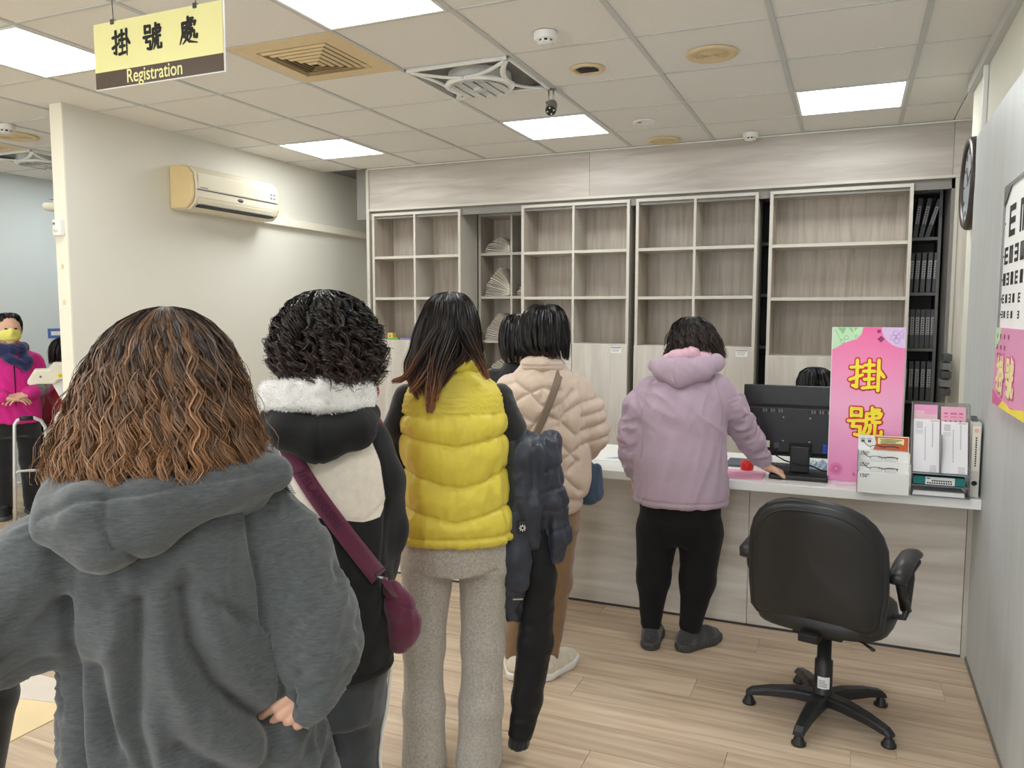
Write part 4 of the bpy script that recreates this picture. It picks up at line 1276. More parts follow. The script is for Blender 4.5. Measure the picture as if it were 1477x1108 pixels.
rws = [(1.88, .11, [3.30, 3.10, 2.9]), (1.76, .062, [3.385, 3.29, 3.19, 3.09, 2.98]), (1.675, .045, [3.40, 3.33, 3.25, 3.17, 3.08]), (1.605, .032, [3.405, 3.34, 3.27, 3.2, 3.1]), (1.548, .026, [3.41, 3.36, 3.29, 3.22, 3.1])]
for z, s_, ys in rws:
    for k, y in enumerate(ys): optotype(y, z, s_, (k * 3 + int(z * 100)) % 4)
for z, s_, ys in rws: MB().box(XC + .0025, XC + .004, 3.435, 3.441, z - .004, z + .004).build('row_mark', mt['ink'], t, off=to)
t = thing('pink_poster', 'pink poster with yellow lettering under the eye chart', 'poster', (XPN - .001, 3.1, 1.35))
to = t.location
mt['pink'] = M('poster_pink', srgb(236, 160, 200), .35, var=.02)
mt['pink_hot'] = M('poster_hot_pink', srgb(222, 96, 160), .35, var=.02)
mt['yellow'] = M('print_yellow', srgb(252, 236, 48), .4)
mt['pale_yellow'] = M('print_pale_yellow', srgb(246, 238, 170), .4)
mt['green_p'] = M('print_green', srgb(196, 232, 190), .4)
mt['lilac'] = M('print_lilac', srgb(224, 196, 236), .4)
mt['red'] = M('print_red', srgb(205, 35, 50), .4)
mt['magenta'] = M('print_magenta', srgb(150, 30, 90), .4)
MB().box(XC - .003, XC + .002, y0c, y1 + .02, zb, 1.50).build('poster_sheet', mt['pink'], t, off=to)
MB().prism([(y1 + .02, zb), (y1 + .02, zb + .055), (y1 - .1, zb + .035), (y1 - .3, zb + .02), (y0c, zb + .03), (y0c, zb)], XC - .0045, XC - .003, 'YZ').build('border_band', mt['pink_hot'], t, off=to)
MB().prism([(y1 - .12, zb), (y1 - .2, zb + .03), (y1 - .35, zb + .015), (y0c, zb + .05), (y0c, zb)], XC - .0055, XC - .0045, 'YZ').build('yellow_wave', mt['yellow'], t, off=to)
MB().prism([(y1 + .018, 1.498), (y1 + .018, 1.42), (y1 - .03, 1.43), (y1 - .08, 1.46), (y1 - .1, 1.498)], XC - .0045, XC - .003, 'YZ').build('green_patch', mt['green_p'], t, off=to)
for key, yc in (('gua', 3.33), ('hao', 3.14)):
    for nm, wd, m_, dd in (('letter_backing', .018, mt['pink_hot'], .0046), ('letter', .0095, mt['pale_yellow'], .0056)):
        stroke_mesh(key, -.07, 1.265, .14, .13, 0, wd, nm, m_, t, brush=False, th=.0004, post=lambda v: np.stack([XC - dd + v[:, 1], yc - v[:, 0], v[:, 2]], 1) - np.array(to))
for z, ys in ((1.47, (3.42, 3.36, 3.28, 3.2)), (1.43, (3.42, 3.34, 3.27)), (1.40, (3.40, 3.33))):
    for k, y in enumerate(ys):
        MB().box(XC - .0052, XC - .0046, y - .006, y + .006, z - .008, z + .008).build('print', mt['magenta'], t, off=to)

# partition end: sensor box and two small marks
t = thing('wall_sensor', 'small white motion sensor box on the end of the partition', 'sensor', (-4.378, 3.374, 2.06))
MB().box(-.034, .034, -.036, 0, -.048, .048).build('sensor_body', mt['white'], t, bevel=.008, seg=3)
MB().lathe([(0, -.046), (.014, -.043), (.018, -.036)], (.0, 0, -.01), 16, 'Y').build('sensor_lens', mt['offwhite'], t)
MB().box(-.022, -.006, -.039, -.036, .016, .03).build('indicator', mt['grey_plastic'], t)
for z in (1.83, 1.615):
    tag(MB().box(-4.392, -4.372, 3.371, 3.3735, z - .014, z + .014).build('wall_plate', mt['cream'], bevel=.001), 'tiny yellowed plate on the partition end, %s' % ('upper one below the sensor' if z > 1.7 else 'lower one of two'), 'plate')
# arm with a round head behind the partition
t = thing('arm_lamp', 'white wall arm with a flat round head in the side room', 'lamp', (-4.432, 3.62, 2.25))
MB().box(-.30, 0, -.025, .025, -.012, .028).build('arm', mt['white'], t, bevel=.006)
MB().lathe([(.075, 0), (.08, -.015), (.07, -.04), (0, -.045)], (-.30, 0, 0), 28).build('lamp_head', mt['offwhite'], t)
MB().lathe([(.04, .028), (.035, .034), (0, .036)], (-.30, 0, 0), 28).build('head_top', mt['white'], t)
# small notice on the side room wall
t = thing('wall_notice', 'small blue and white notice on the far side room wall', 'notice', (XL + .001, 5.29, 1.36))
MB().box(0, .004, -.09, .09, -.045, .045).build('sheet', M('notice_blue', srgb(80, 110, 180), .5), t)
MB().box(.004, .005, -.06, .05, -.02, .02).build('print', mt['paper'], t)

# ------------------------------------------------------------------ office chair
def office_chair(name, label, loc, rotz, star, group=None):
    t = thing(name, label, 'chair', loc, rotz, group)
    Lm, Pm = mt['black_leather'], mt['black']
    # backrest: rounded slab built as rings
    def slab(nm, sx, sz0, sz1, y0, y1, m, grow=0.0, crown=1.0):
        pts = []
        hw = sx + grow
        K = 14
        poly = []
        b0 = sz0 - grow
        poly.append((-hw * .93 + .02, b0)); poly.append((hw * .93 - .02, b0))
        poly.append((hw * .955, b0 + .02)); poly.append((hw, b0 + .12))
        zt = sz1 + grow; zc = sz0 + (sz1 - sz0) * .52
        for k in range(K + 1):
            a = k / K * PI
            ca, sa = math.cos(a), math.sin(a)
            poly.append((hw * math.copysign(abs(ca) ** .78, ca), zc + (zt - zc) * abs(sa) ** .80))
        poly.append((-hw, b0 + .12)); poly.append((-hw * .955, b0 + .02))
        mb = MB(); mb.sm = True
        n = len(poly)
        lean = lambda z: -.035 * ((z - sz0) / (sz1 - sz0)) ** 2 + .0
        wrap = lambda x: .05 * (x / sx) ** 2
        cx, cz = 0, (sz0 + sz1) / 2
        rings = [(0.0, y0 - .006), (.4, y0 - .006), (.75, y0 - .005), (.93, y0 - .001), (1.0, y0 + .010), (1.0, y1 - .012), (.93, y1), (.6, y1 + .004), (0.0, y1 + .004)]
        vs = []; fs = []
        for s_, yy in rings:
            for (x, z) in poly:
                X_, Z_ = cx + (x - cx) * s_, cz + (z - cz) * s_
                vs.append((X_, yy + lean(Z_) + wrap(X_), Z_))
        for i in range(len(rings) - 1):
            for k in range(n):
                k2 = (k + 1) % n
                fs.append((i * n + k, i * n + k2, (i + 1) * n + k2, (i + 1) * n + k))
        mb.add(vs, fs, True)
        return mb.build(nm, m, t), [(x, y1 * 0 + (y0 + y1) / 2 + lean(z) + wrap(x), z) for x, z in poly]
    o, rim = slab('backrest', .232, .432, .882, -.235, -.175, Lm)
    MB().tube(rim + [rim[0]], .016, 8, False).build('backrest_piping', Pm, t)
    # inner welt on the rear face
    welt = [(x * .9, y - .034, .657 + (z - .657) * .9) for x, y, z in rim]
    MB().tube(welt[2:-1], .004, 6, False).build('welt', Lm, t)
    # seat
    mb = MB(); mb.sm = True
    poly = []
    for k in range(28):
        a = 2 * PI * k / 28
        poly.append((.235 * math.copysign(abs(math.cos(a)) ** .6, math.cos(a)), .02 + .225 * math.copysign(abs(math.sin(a)) ** .6, math.sin(a))))
    vs = []; fs = []
    rings = [(0, .385), (.9, .385), (1, .395), (1.02, .42), (1, .45), (.92, .465), (.5, .47), (0, .468)]
    for s_, z in rings:
        for x, y in poly: vs.append((x * s_, .02 + (y - .02) * s_, z))
    n = 28
    for i in range(len(rings) - 1):
        for k in range(n): fs.append((i * n + k, i * n + (k + 1) % n, (i + 1) * n + (k + 1) % n, (i + 1) * n + k))
    mb.add(vs, fs, True); mb.build('seat', Lm, t)
    MB().box(-.09, .09, -.12, .12, .35, .386).build('mechanism', mt['black_matte'], t, bevel=.006)
    MB().tube([(.06, -.05, .365), (.16, -.10, .362), (.20, -.13, .356)], [.006, .006, .009], 8, flat=.6).build('height_lever', Pm, t)
    MB().box(-.035, .035, -.24, -.10, .37, .40).build('back_bracket', mt['black_matte'], t, bevel=.004)
    # arms: L loop plus padded top
    for s_ in (-1, 1):
        x = s_ * .268
        mb = MB()
        mb.tube([(s_ * .20, .02, .44), (x, .02, .445), (x + s_ * .006, .03, .47), (x + s_ * .006, .10, .57), (x, .12, .625)], [.020, .022, .024, .022, .02], 10, flat=.55)
        mb.tube([(x + s_ * .004, .03, .47), (x + s_ * .004, -.06, .56), (x, -.08, .60), (x, -.06, .625)], [.02, .018, .018, .018], 10, flat=.55)
        mb.build('arm_support', Pm, t)
        mb = MB(); mb.sm = True
        mb.tube([(x, -.135, .612), (x, -.12, .640), (x, -.02, .655), (x, .10, .658), (x, .16, .648), (x, .175, .63)], [.026, .034, .036, .036, .034, .022], 12, flat=.62)
        mb.build('armrest_pad', Pm, t)
        MB().box(x - .028, x + .028, -.128, .16, .612, .632).build('armrest_plate', mt['black_matte'], t, bevel=.006)
    # gas column and base
    MB().lathe([(.012, .385), (.012, .30)], n=16).build('piston', mt['steel'], t)
    MB().lathe([(0, .342), (.026, .342), (.026, .225), (.033, .222), (.033, .10), (.038, .095), (.038, .05), (0, .05)], n=24).build('column', Pm, t)
    s0 = MB()
    K = 7
    vs = []; a0 = math.radians(205) - rotz; a1 = math.radians(285) - rotz
    for z in (.118, .165):
        for k in range(K):
            a = a0 + (a1 - a0) * k / (K - 1) + .5
            vs.append((.0338 * math.cos(a), .0338 * math.sin(a), z))
    s0.add(vs, [(k, k + 1, K + k + 1, K + k) for k in range(K - 1)], True)
    st = s0.build('sticker', mt['paper'], t, label='white barcode sticker')
    mb = MB()
    for q in range(5):
        vs = []
        zz = .152 - q * .006
        for z in (zz - .0018, zz):
            for k in range(4):
                a = a0 + (a1 - a0) * (.1 + .12 * k * (1.4 if q < 2 else 1.8)) + .5
                vs.append((.0343 * math.cos(a), .0343 * math.sin(a), z))
        mb.add(vs, [(k, k + 1, 4 + k + 1, 4 + k) for k in range(3)], True)
    mb.build('print', mt['ink'], st)
    for a in star:
        a = math.radians(a) - rotz
        d = Vector((math.cos(a), math.sin(a), 0)); s_ = Vector((-d.y, d.x, 0))
        secs = [(.03, .035, .055, .095), (.10, .030, .058, .098), (.20, .024, .052, .085), (.265, .021, .042, .068), (.285, .02, .035, .052)]
        vs = []; fs = []
        for r_, w_, z0, z1 in secs:
            p = d * r_
            for q_, zz in ((-w_, z0), (-w_ * .95, z1 - .008), (-w_ * .6, z1), (w_ * .6, z1), (w_ * .95, z1 - .008), (w_, z0)):
                v = p + s_ * q_; vs.append((v.x, v.y, zz))
        n = 6
        for i in range(len(secs) - 1):
            for k in range(n): fs.append((i * n + k, i * n + (k + 1) % n, (i + 1) * n + (k + 1) % n, (i + 1) * n + k))
        fs.append(tuple(range((len(secs) - 1) * n, len(secs) * n)))
        mb = MB(); mb.add(vs, fs, False)
        leg = mb.build('base_leg', Pm, t, bevel=.003)
        c = d * .272
        MB().lathe([(.012, .05), (.012, .03), (.018, .026), (.019, .012), (.026, .010), (.026, .002), (0, .0)], (c.x, c.y, 0), 20).build('glide', Pm, leg)
    return t
STAR = [183, 255, 327, 39, 111]
chair = office_chair('office_chair', 'black leatherette swivel chair seen from behind in front of the counter', (-.052, 3.19, 0), math.radians(-13), STAR)
c2 = copy_tree(chair); c2.location = (-.16, 4.95, 0); c2.rotation_euler.z = math.radians(20)
c2['label'] = 'clerk chair hidden behind the counter and monitor'

# ------------------------------------------------------------------ things on the counter
# monitor seen from behind
t = thing('monitor', 'black computer monitor seen from behind on the counter', 'monitor', (-.20, 3.985, CT))
to = t.location
Ym = 4.02
MB().box(-.475, -.045, Ym, Ym + .022, .862, 1.206).build('bezel', mt['black'], t, off=to, bevel=.004)
MB().box(-.470, -.05, Ym + .022, Ym + .0235, .872, 1.198).build('screen', M('dark_screen', (.01, .01, .012), .15), t, off=to)
mb = MB()
mb.add([(-.465, Ym, .872), (-.055, Ym, .872), (-.055, Ym, 1.115), (-.465, Ym, 1.115), (-.45, Ym - .026, .885), (-.07, Ym - .026, .885), (-.07, Ym - .026, 1.10), (-.45, Ym - .026, 1.10)],
       [(0, 1, 5, 4), (1, 2, 6, 5), (2, 3, 7, 6), (3, 0, 4, 7), (4, 5, 6, 7)], False)
mb.build('rear_shell', mt['black'], t, off=to, bevel=.004)
for cx in (-.34, -.12):
    for k in range(9): MB().box(cx - .052 + k * .012, cx - .052 + k * .012 + .006, Ym - .0275, Ym - .0262, 1.078, 1.094).build('vent_slot', mt['grey_plastic'] if k % 3 else mt['black_matte'], t, off=to)
for x in (-.285, -.165):
    for z in (.94, 1.055): MB().lathe([(0, -.0285), (.004, -.028), (.005, -.026)], (x, Ym, z), 10, 'Y').build('screw', mt['steel'], t, off=to)
MB().box(-.405, -.345, Ym - .0272, Ym - .0262, .905, .938).build('sticker', mt['offwhite'], t, off=to, label='pale rating sticker')
MB().box(-.325, -.300, Ym - .030, Ym - .0262, .90, .93).build('power_socket', mt['dark_grey'], t, off=to, bevel=.002)
MB().box(-.105, -.085, Ym - .034, Ym - .0262, .89, .935).build('video_plug', M('plug_blue', srgb(30, 70, 170), .4), t, off=to, bevel=.003)
MB().box(-.248, -.160, Ym - .075, Ym - .027, .80, .925).build('stand_neck', mt['black'], t, off=to, bevel=.006)
MB().box(-.256, -.152, Ym - .04, Ym - .026, .87, .935).build('stand_hinge', mt['black_matte'], t, off=to, bevel=.004)
MB().box(-.335, -.075, Ym - .155, Ym + .06, CT + .0005, CT + .022).build('stand_base', mt['black'], t, off=to, bevel=.006)
MB().tube([(-.312, Ym - .03, .905), (-.31, Ym - .05, .87), (-.27, Ym - .055, .85), (-.21, Ym - .085, .84), (-.15, Ym - .09, .84), (-.10, Ym - .07, .815), (-.055, Ym - .02, CT + .03)], .0035, 8).build('cable', mt['black_matte'], t, off=to)

# pink upright sign
t = thing('counter_sign', 'tall pink board with yellow red-edged characters standing on the counter', 'sign', (.075, 3.95, CT))
to = t.location
A = (-.078, .224, CT + .001, 1.490)
YS = 3.945
# pink sheet with its gradient printed on it
m, nt, b = nodes_of('pink_print')
N = nt.nodes; L = nt.links
tc = N.new('ShaderNodeTexCoord'); sp = N.new('ShaderNodeSeparateXYZ'); L.new(tc.outputs['Object'], sp.inputs[0])
mr = N.new('ShaderNodeMapRange'); mr.inputs[1].default_value = 0; mr.inputs[2].default_value = .71; L.new(sp.outputs['Z'], mr.inputs[0])
cr = N.new('ShaderNodeValToRGB')
cr.color_ramp.elements[0].color = (*srgb(238, 150, 198), 1); cr.color_ramp.elements[1].color = (*srgb(246, 104, 166), 1)
e = cr.color_ramp.elements.new(.5); e.color = (*srgb(250, 176, 212), 1)
L.new(mr.outputs[0], cr.inputs[0]); L.new(cr.outputs[0], b.inputs['Base Color']); b.inputs['Roughness'].default_value = .35
mt['pink_print'] = m
MB().box(A[0], A[1], YS, YS + .006, A[2], A[3]).build('board', mt['pink_print'], t, off=to, bevel=.001)
MB().box(A[0] - .003, A[0], YS - .001, YS + .007, A[2], A[3]).build('clear_edge', mt['white'], t, off=to)
MB().box(A[0], A[1], YS + .0065, YS + .009, A[2], A[3]).build('back_sheet', mt['white'], t, off=to)
MB().box(A[0] + .03, A[1] - .03, YS + .01, YS + .12, CT + .0005, CT + .004).build('foot_plate', mt['white'], t, off=to)
def curve_poly(pts): return pts
x0, x1, zt = A[0], A[1], A[3]
def arc(cx, cz, rx, rz, a0, a1, n=14): return [(cx + rx * math.cos(math.radians(a0 + (a1 - a0) * k / n)), cz + rz * math.sin(math.radians(a0 + (a1 - a0) * k / n))) for k in range(n + 1)]
gp = [(x0, zt), (x0, zt - .103), (x0 + .02, zt - .093), (x0 + .045, zt - .075), (x0 + .075, zt - .063), (x0 + .105, zt - .052), (x0 + .122, zt - .03), (x0 + .128, zt)]
MB().prism(gp, YS - .0008, YS - .0001).build('green_corner', mt['green_p'], t, off=to)
MB().prism([(x1, zt)] + arc(x1, zt, .098, .093, 180, 270), YS - .0008, YS - .0001).build('lilac_corner', mt['lilac'], t, off=to)
def line_art(lines, nm, m, w=.0009, y=YS - .0012):
    mb = MB()
    for ln in lines:
        for (a, b_), (c, d_) in zip(ln[:-1], ln[1:]):
            L_ = math.hypot(c - a, d_ - b_) or 1
            ex, ez = (c - a) / L_ * w, (d_ - b_) / L_ * w
            mb.add([(a - ez, y, b_ + ex), (a + ez, y, b_ - ex), (c + ez, y, d_ - ex), (c - ez, y, d_ + ex)], [(0, 1, 2, 3)], False)
    return mb.build(nm, m, t, off=to)
circ = lambda cx, cz, r_: arc(cx, cz, r_, r_, 0, 360, 14)
line_art([circ(x1 - .04, zt - .025, .011), circ(x1 - .05, zt - .045, .011), circ(x1 - .035, zt - .06, .011), circ(x1 - .028, zt - .042, .010), [(x1 - .005, zt - .005), (x1 - .03, zt - .03), (x1 - .045, zt - .05)], [(x1 - .01, zt - .05), (x1 - .008, zt - .02)]], 'flower_outline', M('lilac_line', srgb(170, 130, 200), .5))
line_art([circ(x0 + .042, zt - .065, .009), circ(x0 + .058, zt - .048, .009), circ(x0 + .1, zt - .042, .006), [(x0 + .01, zt - .01), (x0 + .03, zt - .05), (x0 + .042, zt - .065)]], 'bloom_outline', M('green_line', srgb(110, 170, 110), .5))
for q, (a, b_) in enumerate(((x0 + .03, .03), (x0 + .05, .035), (x0 + .075, .028), (x0 + .1, .018))):
    MB().prism([(a - .012, zt - .002), (a + .008, zt - .002), (a + .012 - .02 * (q % 2), zt - b_)], YS - .0013, YS - .0009).build('leaf', M('leaf_print', srgb(150, 206, 150), .5), t, off=to)
for cx, cz, r_ in ((.115, 1.472, .005), (.124, 1.437, .0075)):
    for k in range(4):
        a = PI / 4 + k * PI / 2 if r_ < .006 else k * PI / 2
        MB().prism(circ(cx + r_ * math.cos(a), cz + r_ * math.sin(a), r_ * .8), YS - .0009, YS - .0001).build('petal', mt['magenta'], t, off=to)
daisy = []
for k in range(20):
    a = 2 * PI * k / 20
    daisy.append([(x0 + .035 + .008 * math.cos(a), CT + .057 + .008 * math.sin(a)), (x0 + .035 + .028 * math.cos(a), CT + .057 + .03 * math.sin(a))])
line_art(daisy, 'daisy_outline', mt['pink_hot'], .0013)
line_art([[(.030, CT + .03), (.032, CT + .045), (.036, CT + .03), (.042, CT + .035)]], 'sprig_outline', mt['magenta'])
for key, zc in (('gua', 1.203), ('hao', .985)):
    for nm, wd, m_, dd in (('character_edge', .0145, mt['red'], .0010), ('character', .0080, mt['yellow'], .0026)):
        stroke_mesh(key, .002, zc, .142, .14, YS - dd, wd, nm, m_, t, to, th=.0008)

# reading glasses display
t = thing('glasses_display', 'white stepped cardboard display for reading glasses with prices', 'display', (.148, 3.73, CT))
to = t.location
gx0, gx1 = .046, .247
steps = [(3.722, .880 - .0, 'p3'), (3.742, .925, 'p2'), (3.762, .968, 'p1')]
yy = 3.722
for k, (y, z) in enumerate(((3.722, .868), (3.748, .912), (3.774, .955))):
    MB().box(gx0, gx1, y, y + .024, CT + .0008, z).build('step', mt['white'], t, off=to, bevel=.001)
MB().box(gx0, gx1, 3.80, 3.806, CT + .0008, 1.018).build('header_card', mt['paper'], t, off=to)
MB().box(gx0 - .001, gx0 + .001, 3.72, 3.806, CT + .0008, .955).build('side_panel', mt['grey_plastic'], t, off=to)
MB().box(gx1 - .001, gx1 + .001, 3.72, 3.806, CT + .0008, .955).build('side_panel', mt['white'], t, off=to)
mt['orange'] = M('print_orange', srgb(206, 98, 52), .5, var=.1, scale=60)
MB().prism([(gx0 + .065, 1.015), (gx1 - .003, 1.015), (gx1 - .003, .956), (gx0 + .06, .956), (gx0 + .072, .985)], 3.7988, 3.7999).build('orange_print', mt['orange'], t, off=to)
MB().box(gx0 + .078, gx1 - .02, 3.7975, 3.7986, .983, 1.009).build('cream_notice', mt['pale_yellow'], t, off=to)
mb = MB()
for q in range(4): mb.box(gx0 + .085 + .006 * (q % 2), gx1 - .028 - .012 * (q % 3), 3.7968, 3.7975, 1.002 - q * .006, 1.0045 - q * .006)
mb.build('print', mt['ink'], t, off=to)
for ex in (gx0 + .018, gx0 + .045):
    MB().prism(arc(ex, .992, .007, .0055, 0, 360, 16), 3.7988, 3.7999).build('eye_print', mt['ink'], t, off=to)
    MB().prism(arc(ex, .992, .003, .003, 0, 360, 10), 3.7978, 3.7987).build('iris_print', M('iris_green', srgb(90, 160, 110), .5), t, off=to)
    line_ = MB()
    for k in range(5):
        a = math.radians(40 + k * 25)
        line_.obox((ex + .0105 * math.cos(a), 3.7992, .994 + .0105 * math.sin(a)), .003, .0004, .0007, Matrix.Rotation(-a, 3, 'Y'))
    line_.build('lash_print', mt['ink'], t, off=to)
mt['navy_ink'] = M('navy_ink', srgb(30, 50, 110), .6)
for txt, y, z, m_ in (('350°', 3.7738, .945, mt['grey_ink']), ('250°', 3.7478, .900, mt['grey_ink']), ('150°', 3.7218, .856, mt['navy_ink'])):
    text(txt, .021, m_, t, to, (gx0 + .028, y - .0004, z - .004), bold=.0004)
def glasses(z, y, label):
    g = thing('reading_glasses', label, 'glasses', (.148, y, z), group='reading glasses on the display')
    Bk = mt['black']
    for s_ in (-1, 1):
        cx = s_ * .029
        rim = []
        for k in range(18):
            a = 2 * PI * k / 18
            rim.append((cx + .0245 * math.copysign(abs(math.cos(a)) ** .7, math.cos(a)), 0, .0105 * math.copysign(abs(math.sin(a)) ** .7, math.sin(a)) - .002))
        MB().tube(rim[0:10], .0013, 6, False).build('rim', Bk, g)
        MB().tube(rim[9:] + [rim[0]], .0005, 6, False).build('lower_rim', mt['steel'], g)
        MB().prism([(p[0], p[2]) for p in rim], .0002, .0008).build('lens', mt['lens_clear'], g)
    MB().tube([(-.005, 0, .003), (0, -.002, .006), (.005, 0, .003)], .0015, 6).build('bridge', Bk, g)
    MB().tube([(-.054, 0, .004), (-.062, -.008, .006), (-.075, -.045, .022), (-.085, -.062, .040)], .0015, 6).build('temple', Bk, g)
    MB().tube([(.054, 0, .004), (.057, .012, .004), (.03, .016, .003), (-.02, .017, .001)], .0015, 6).build('temple', Bk, g)
mt['lens_clear'] = M('clear_lens', (.9, .92, .92), .03, trans=.9, var=0, alpha=.25)
glasses(.9695, 3.776, 'top pair of black reading glasses, above the 350 price')
glasses(.9265, 3.750, 'middle pair of black reading glasses, above the 250 price')
glasses(.8825, 3.724, 'lowest pair of black reading glasses, above the 150 price')

# acrylic brochure rack
t = thing('brochure_rack', 'clear grey acrylic brochure rack with cards and trays', 'rack', (.365, 3.75, CT))
to = t.location
rx0, rx1 = .257, .478
mt['acrylic'] = M('smoky_acrylic', srgb(176, 176, 180), .08, trans=.7, var=0, alpha=.45)
mt['acrylic_edge'] = M('acrylic_edge', srgb(122, 122, 128), .2, var=.02)
sidep = [(3.745, CT + .001), (3.745, .874), (3.80, 1.03), (3.86, 1.165), (3.90, 1.165), (3.90, CT + .001)]
for x in (rx0, rx1 - .003): MB().prism(sidep, x, x + .003, 'YZ').build('side_wall', mt['acrylic'], t, off=to)
for z in (CT + .001, .822, .872): MB().box(rx0 + .003, rx1 - .003, 3.745, 3.90, z, z + .003).build('tray', mt['acrylic_edge'], t, off=to)
MB().box(rx0 + .003, rx1 - .003, 3.897, 3.90, CT + .004, 1.165).build('back_wall', mt['acrylic'], t, off=to)
MB().box((rx0 + rx1) / 2 - .002, (rx0 + rx1) / 2 + .002, 3.76, 3.89, .875, 1.04).build('mid_wall', mt['acrylic_edge'], t, off=to)
for x in (rx0, rx1 - .003): MB().tube([(x + .0015, 3.745, CT + .001), (x + .0015, 3.745, .874), (x + .0015, 3.80, 1.03), (x + .0015, 3.86, 1.165)], .0018, 6).build('wall_edge', mt['acrylic_edge'], t, off=to)
mt['form_white'] = M('form_paper', srgb(238, 236, 238), .6, var=.015)
def card_stack(name, label, cat, xa, xb, y, z0, z1, lean, m, th=.012, deco=None, group=None):
    s_ = thing(name, label, cat, ((xa + xb) / 2, y, z0), group=group)
    R = Matrix.Rotation(-lean, 3, 'X')
    w = (xb - xa) / 2; h = z1 - z0
    def bx(a, b, c, d_, e, f, nm, mm, bv=0):
        mb = MB().box(a, b, c, d_, e, f); mb.v = [tuple(R @ Vector(p)) for p in mb.v]
        return mb.build(nm, mm, s_)
    bx(-w, w, 0, th, 0, h, 'stack_body', m)
    if deco: deco(bx, w, h)
    return s_
def form_deco(bx, w, h):
    for k in range(26): 
        bx(w * .42, w * .52, -.0007, -.0001, h * .93 - k * h * .024, h * .93 - k * h * .024 + h * .009, 'print', mt['grey_ink']) if k < 20 else None
    [bx(-w * .12, -w * .05, -.0007, -.0001, h * .22 + k * h * .032, h * .235 + k * h * .032, 'print_line', mt['grey_ink']) for k in range(20)]
    for k in range(5):
        bx(-w * .8, -w * .3, -.0007, -.0001, h * (.93 - k * .026), h * (.938 - k * .026), 'print_line', mt['grey_ink'])
    for k in range(3): bx(-w * .85, -w * .25, -.0007, -.0001, h * (.78 - k * .03), h * (.785 - k * .03), 'print_line', mt['grey_ink'])
    for k in range(5): bx(w * .3, w * .8, -.0007, -.0001, h * (.12 - k * .026), h * (.126 - k * .026), 'print_line', mt['grey_ink'])
    bx(w * .3, w * .9, -.0007, -.0001, h * .965, h * .975, 'print_line', mt['grey_ink'])
card_stack('form_stack', 'left stack of white printed forms in the acrylic rack', 'forms', rx0 + .007, .364, 3.775, .877, 1.107, .30, mt['form_white'], deco=form_deco)
card_stack('form_stack', 'right stack of white printed forms in the acrylic rack', 'forms', .370, rx1 - .008, 3.773, .877, 1.100, .30, mt['form_white'], deco=form_deco)
def pink_deco(bx, w, h):
    bx(-w, w, -.0007, -.0001, h * .90, h, 'print', mt['pink'])
    bx(-w * .1, w, -.0010, -.0002, h * .84, h * .90, 'print', mt['pink'])
    bx(-w * .9, w * .2, -.0010, -.0002, h * .62, h * .66, 'print', mt['pink_hot'])
card_stack('card_stack', 'pink leaflets with a white curve at the rear left of the rack', 'leaflets', rx0 + .010, .358, 3.836, .90, 1.160, .22, M('pale_pink_card', srgb(238, 196, 206), .5), deco=pink_deco)
def pink2(bx, w, h):
    for k, (a, b) in enumerate(((-.75, -.45), (-.25, .0), (.02, .28), (.45, .78))):
        bx(w * a, w * b, -.0010, -.0002, h * .87, h * .90, 'print', mt['pink_hot']); bx(w * a, w * b * .98, -.0010, -.0002, h * .82, h * .835, 'print', mt['pink_hot'])
    for k in range(4): bx(w * (-.7 + k * .4), w * (-.55 + k * .4), -.0010, -.0002, h * .74, h * .765, 'print', mt['magenta'])
card_stack('card_stack', 'pink leaflets with dark pink lettering at the rear right of the rack', 'leaflets', .372, rx1 - .012, 3.836, .90, 1.155, .22, M('mid_pink_card', srgb(240, 176, 196), .5), deco=pink2)
t2 = thing('teal_box', 'flat teal box with a white label in the middle tray', 'box', (.365, 3.76, .8255))
mt['teal'] = M('teal_card', srgb(22, 120, 116), .5)
MB().box(-.100, .098, 0, .11, .0005, .036).build('carton', mt['teal'], t2, bevel=.003)
l = MB().box(-.052, .058, -.0012, -.0002, .002, .034).build('label', mt['paper'], t2)
mb = MB()
for k in range(9): mb.box(-.028 + k * .0085, -.022 + k * .0085, -.002, -.0012, .016, .022)
for k in range(11): mb.box(-.046 + k * .0088, -.040 + k * .0088, -.002, -.0012, .006, .012)
mb.box(-.048, -.034, -.002, -.0012, .026, .030)
mb.build('print', mt['ink'], l)
for z, nm in ((.8258, 'pile of white sheets under the teal box'), (CT + .0045, 'pile of white sheets in the bottom tray')):
    pass
t3 = thing('sheet_pile', 'pile of white paper sheets in the bottom tray of the rack', 'paper', (.365, 3.75, CT + .0045))
for k in range(5): MB().box(-.100 + k * .001, .096, .002 + k * .002, .14, .0003 + k * .0035, .0032 + k * .0035).build('sheet', mt['paper'], t3)

# big lever arch binder at the right end
t = thing('lever_binder', 'upright pale grey lever arch binder at the right end of the counter', 'binder', (.495, 3.80, CT))
mt['binder_w'] = M('pale_binder', srgb(206, 202, 192), .5, var=.03)
MB().box(-.012, .022, 0, .27, .001, .318).build('spine_case', mt['binder_w'], t, bevel=.002)
MB().box(-.0165, -.0125, .01, .27, .001, .318).build('cover', mt['binder_w'], t, bevel=.001)
MB().box(-.010, .018, -.0012, 0, .115, .305).build('spine_label', mt['offwhite'], t)
MB().prism(arc(.004, .286, .009, .009, 0, 360, 20), -.002, -.0012).build('round_seal', M('seal_pink', srgb(226, 180, 170), .6), t)
mb = MB()
for k in range(13): mb.box(.0015, .0070, -.002, -.0012, .252 - k * .0098, .2585 - k * .0098)
mb.build('print', mt['ink'], t)
MB().lathe([(.013, -.001), (.011, -.0025), (.0105, .0)], (.004, 0, .062), 24, 'Y').build('finger_ring', mt['steel'], t)
MB().prism(arc(.004, .062, .0105, .0105, 0, 360, 20), -.0006, -.0002).build('finger_hole', mt['black_matte'], t)
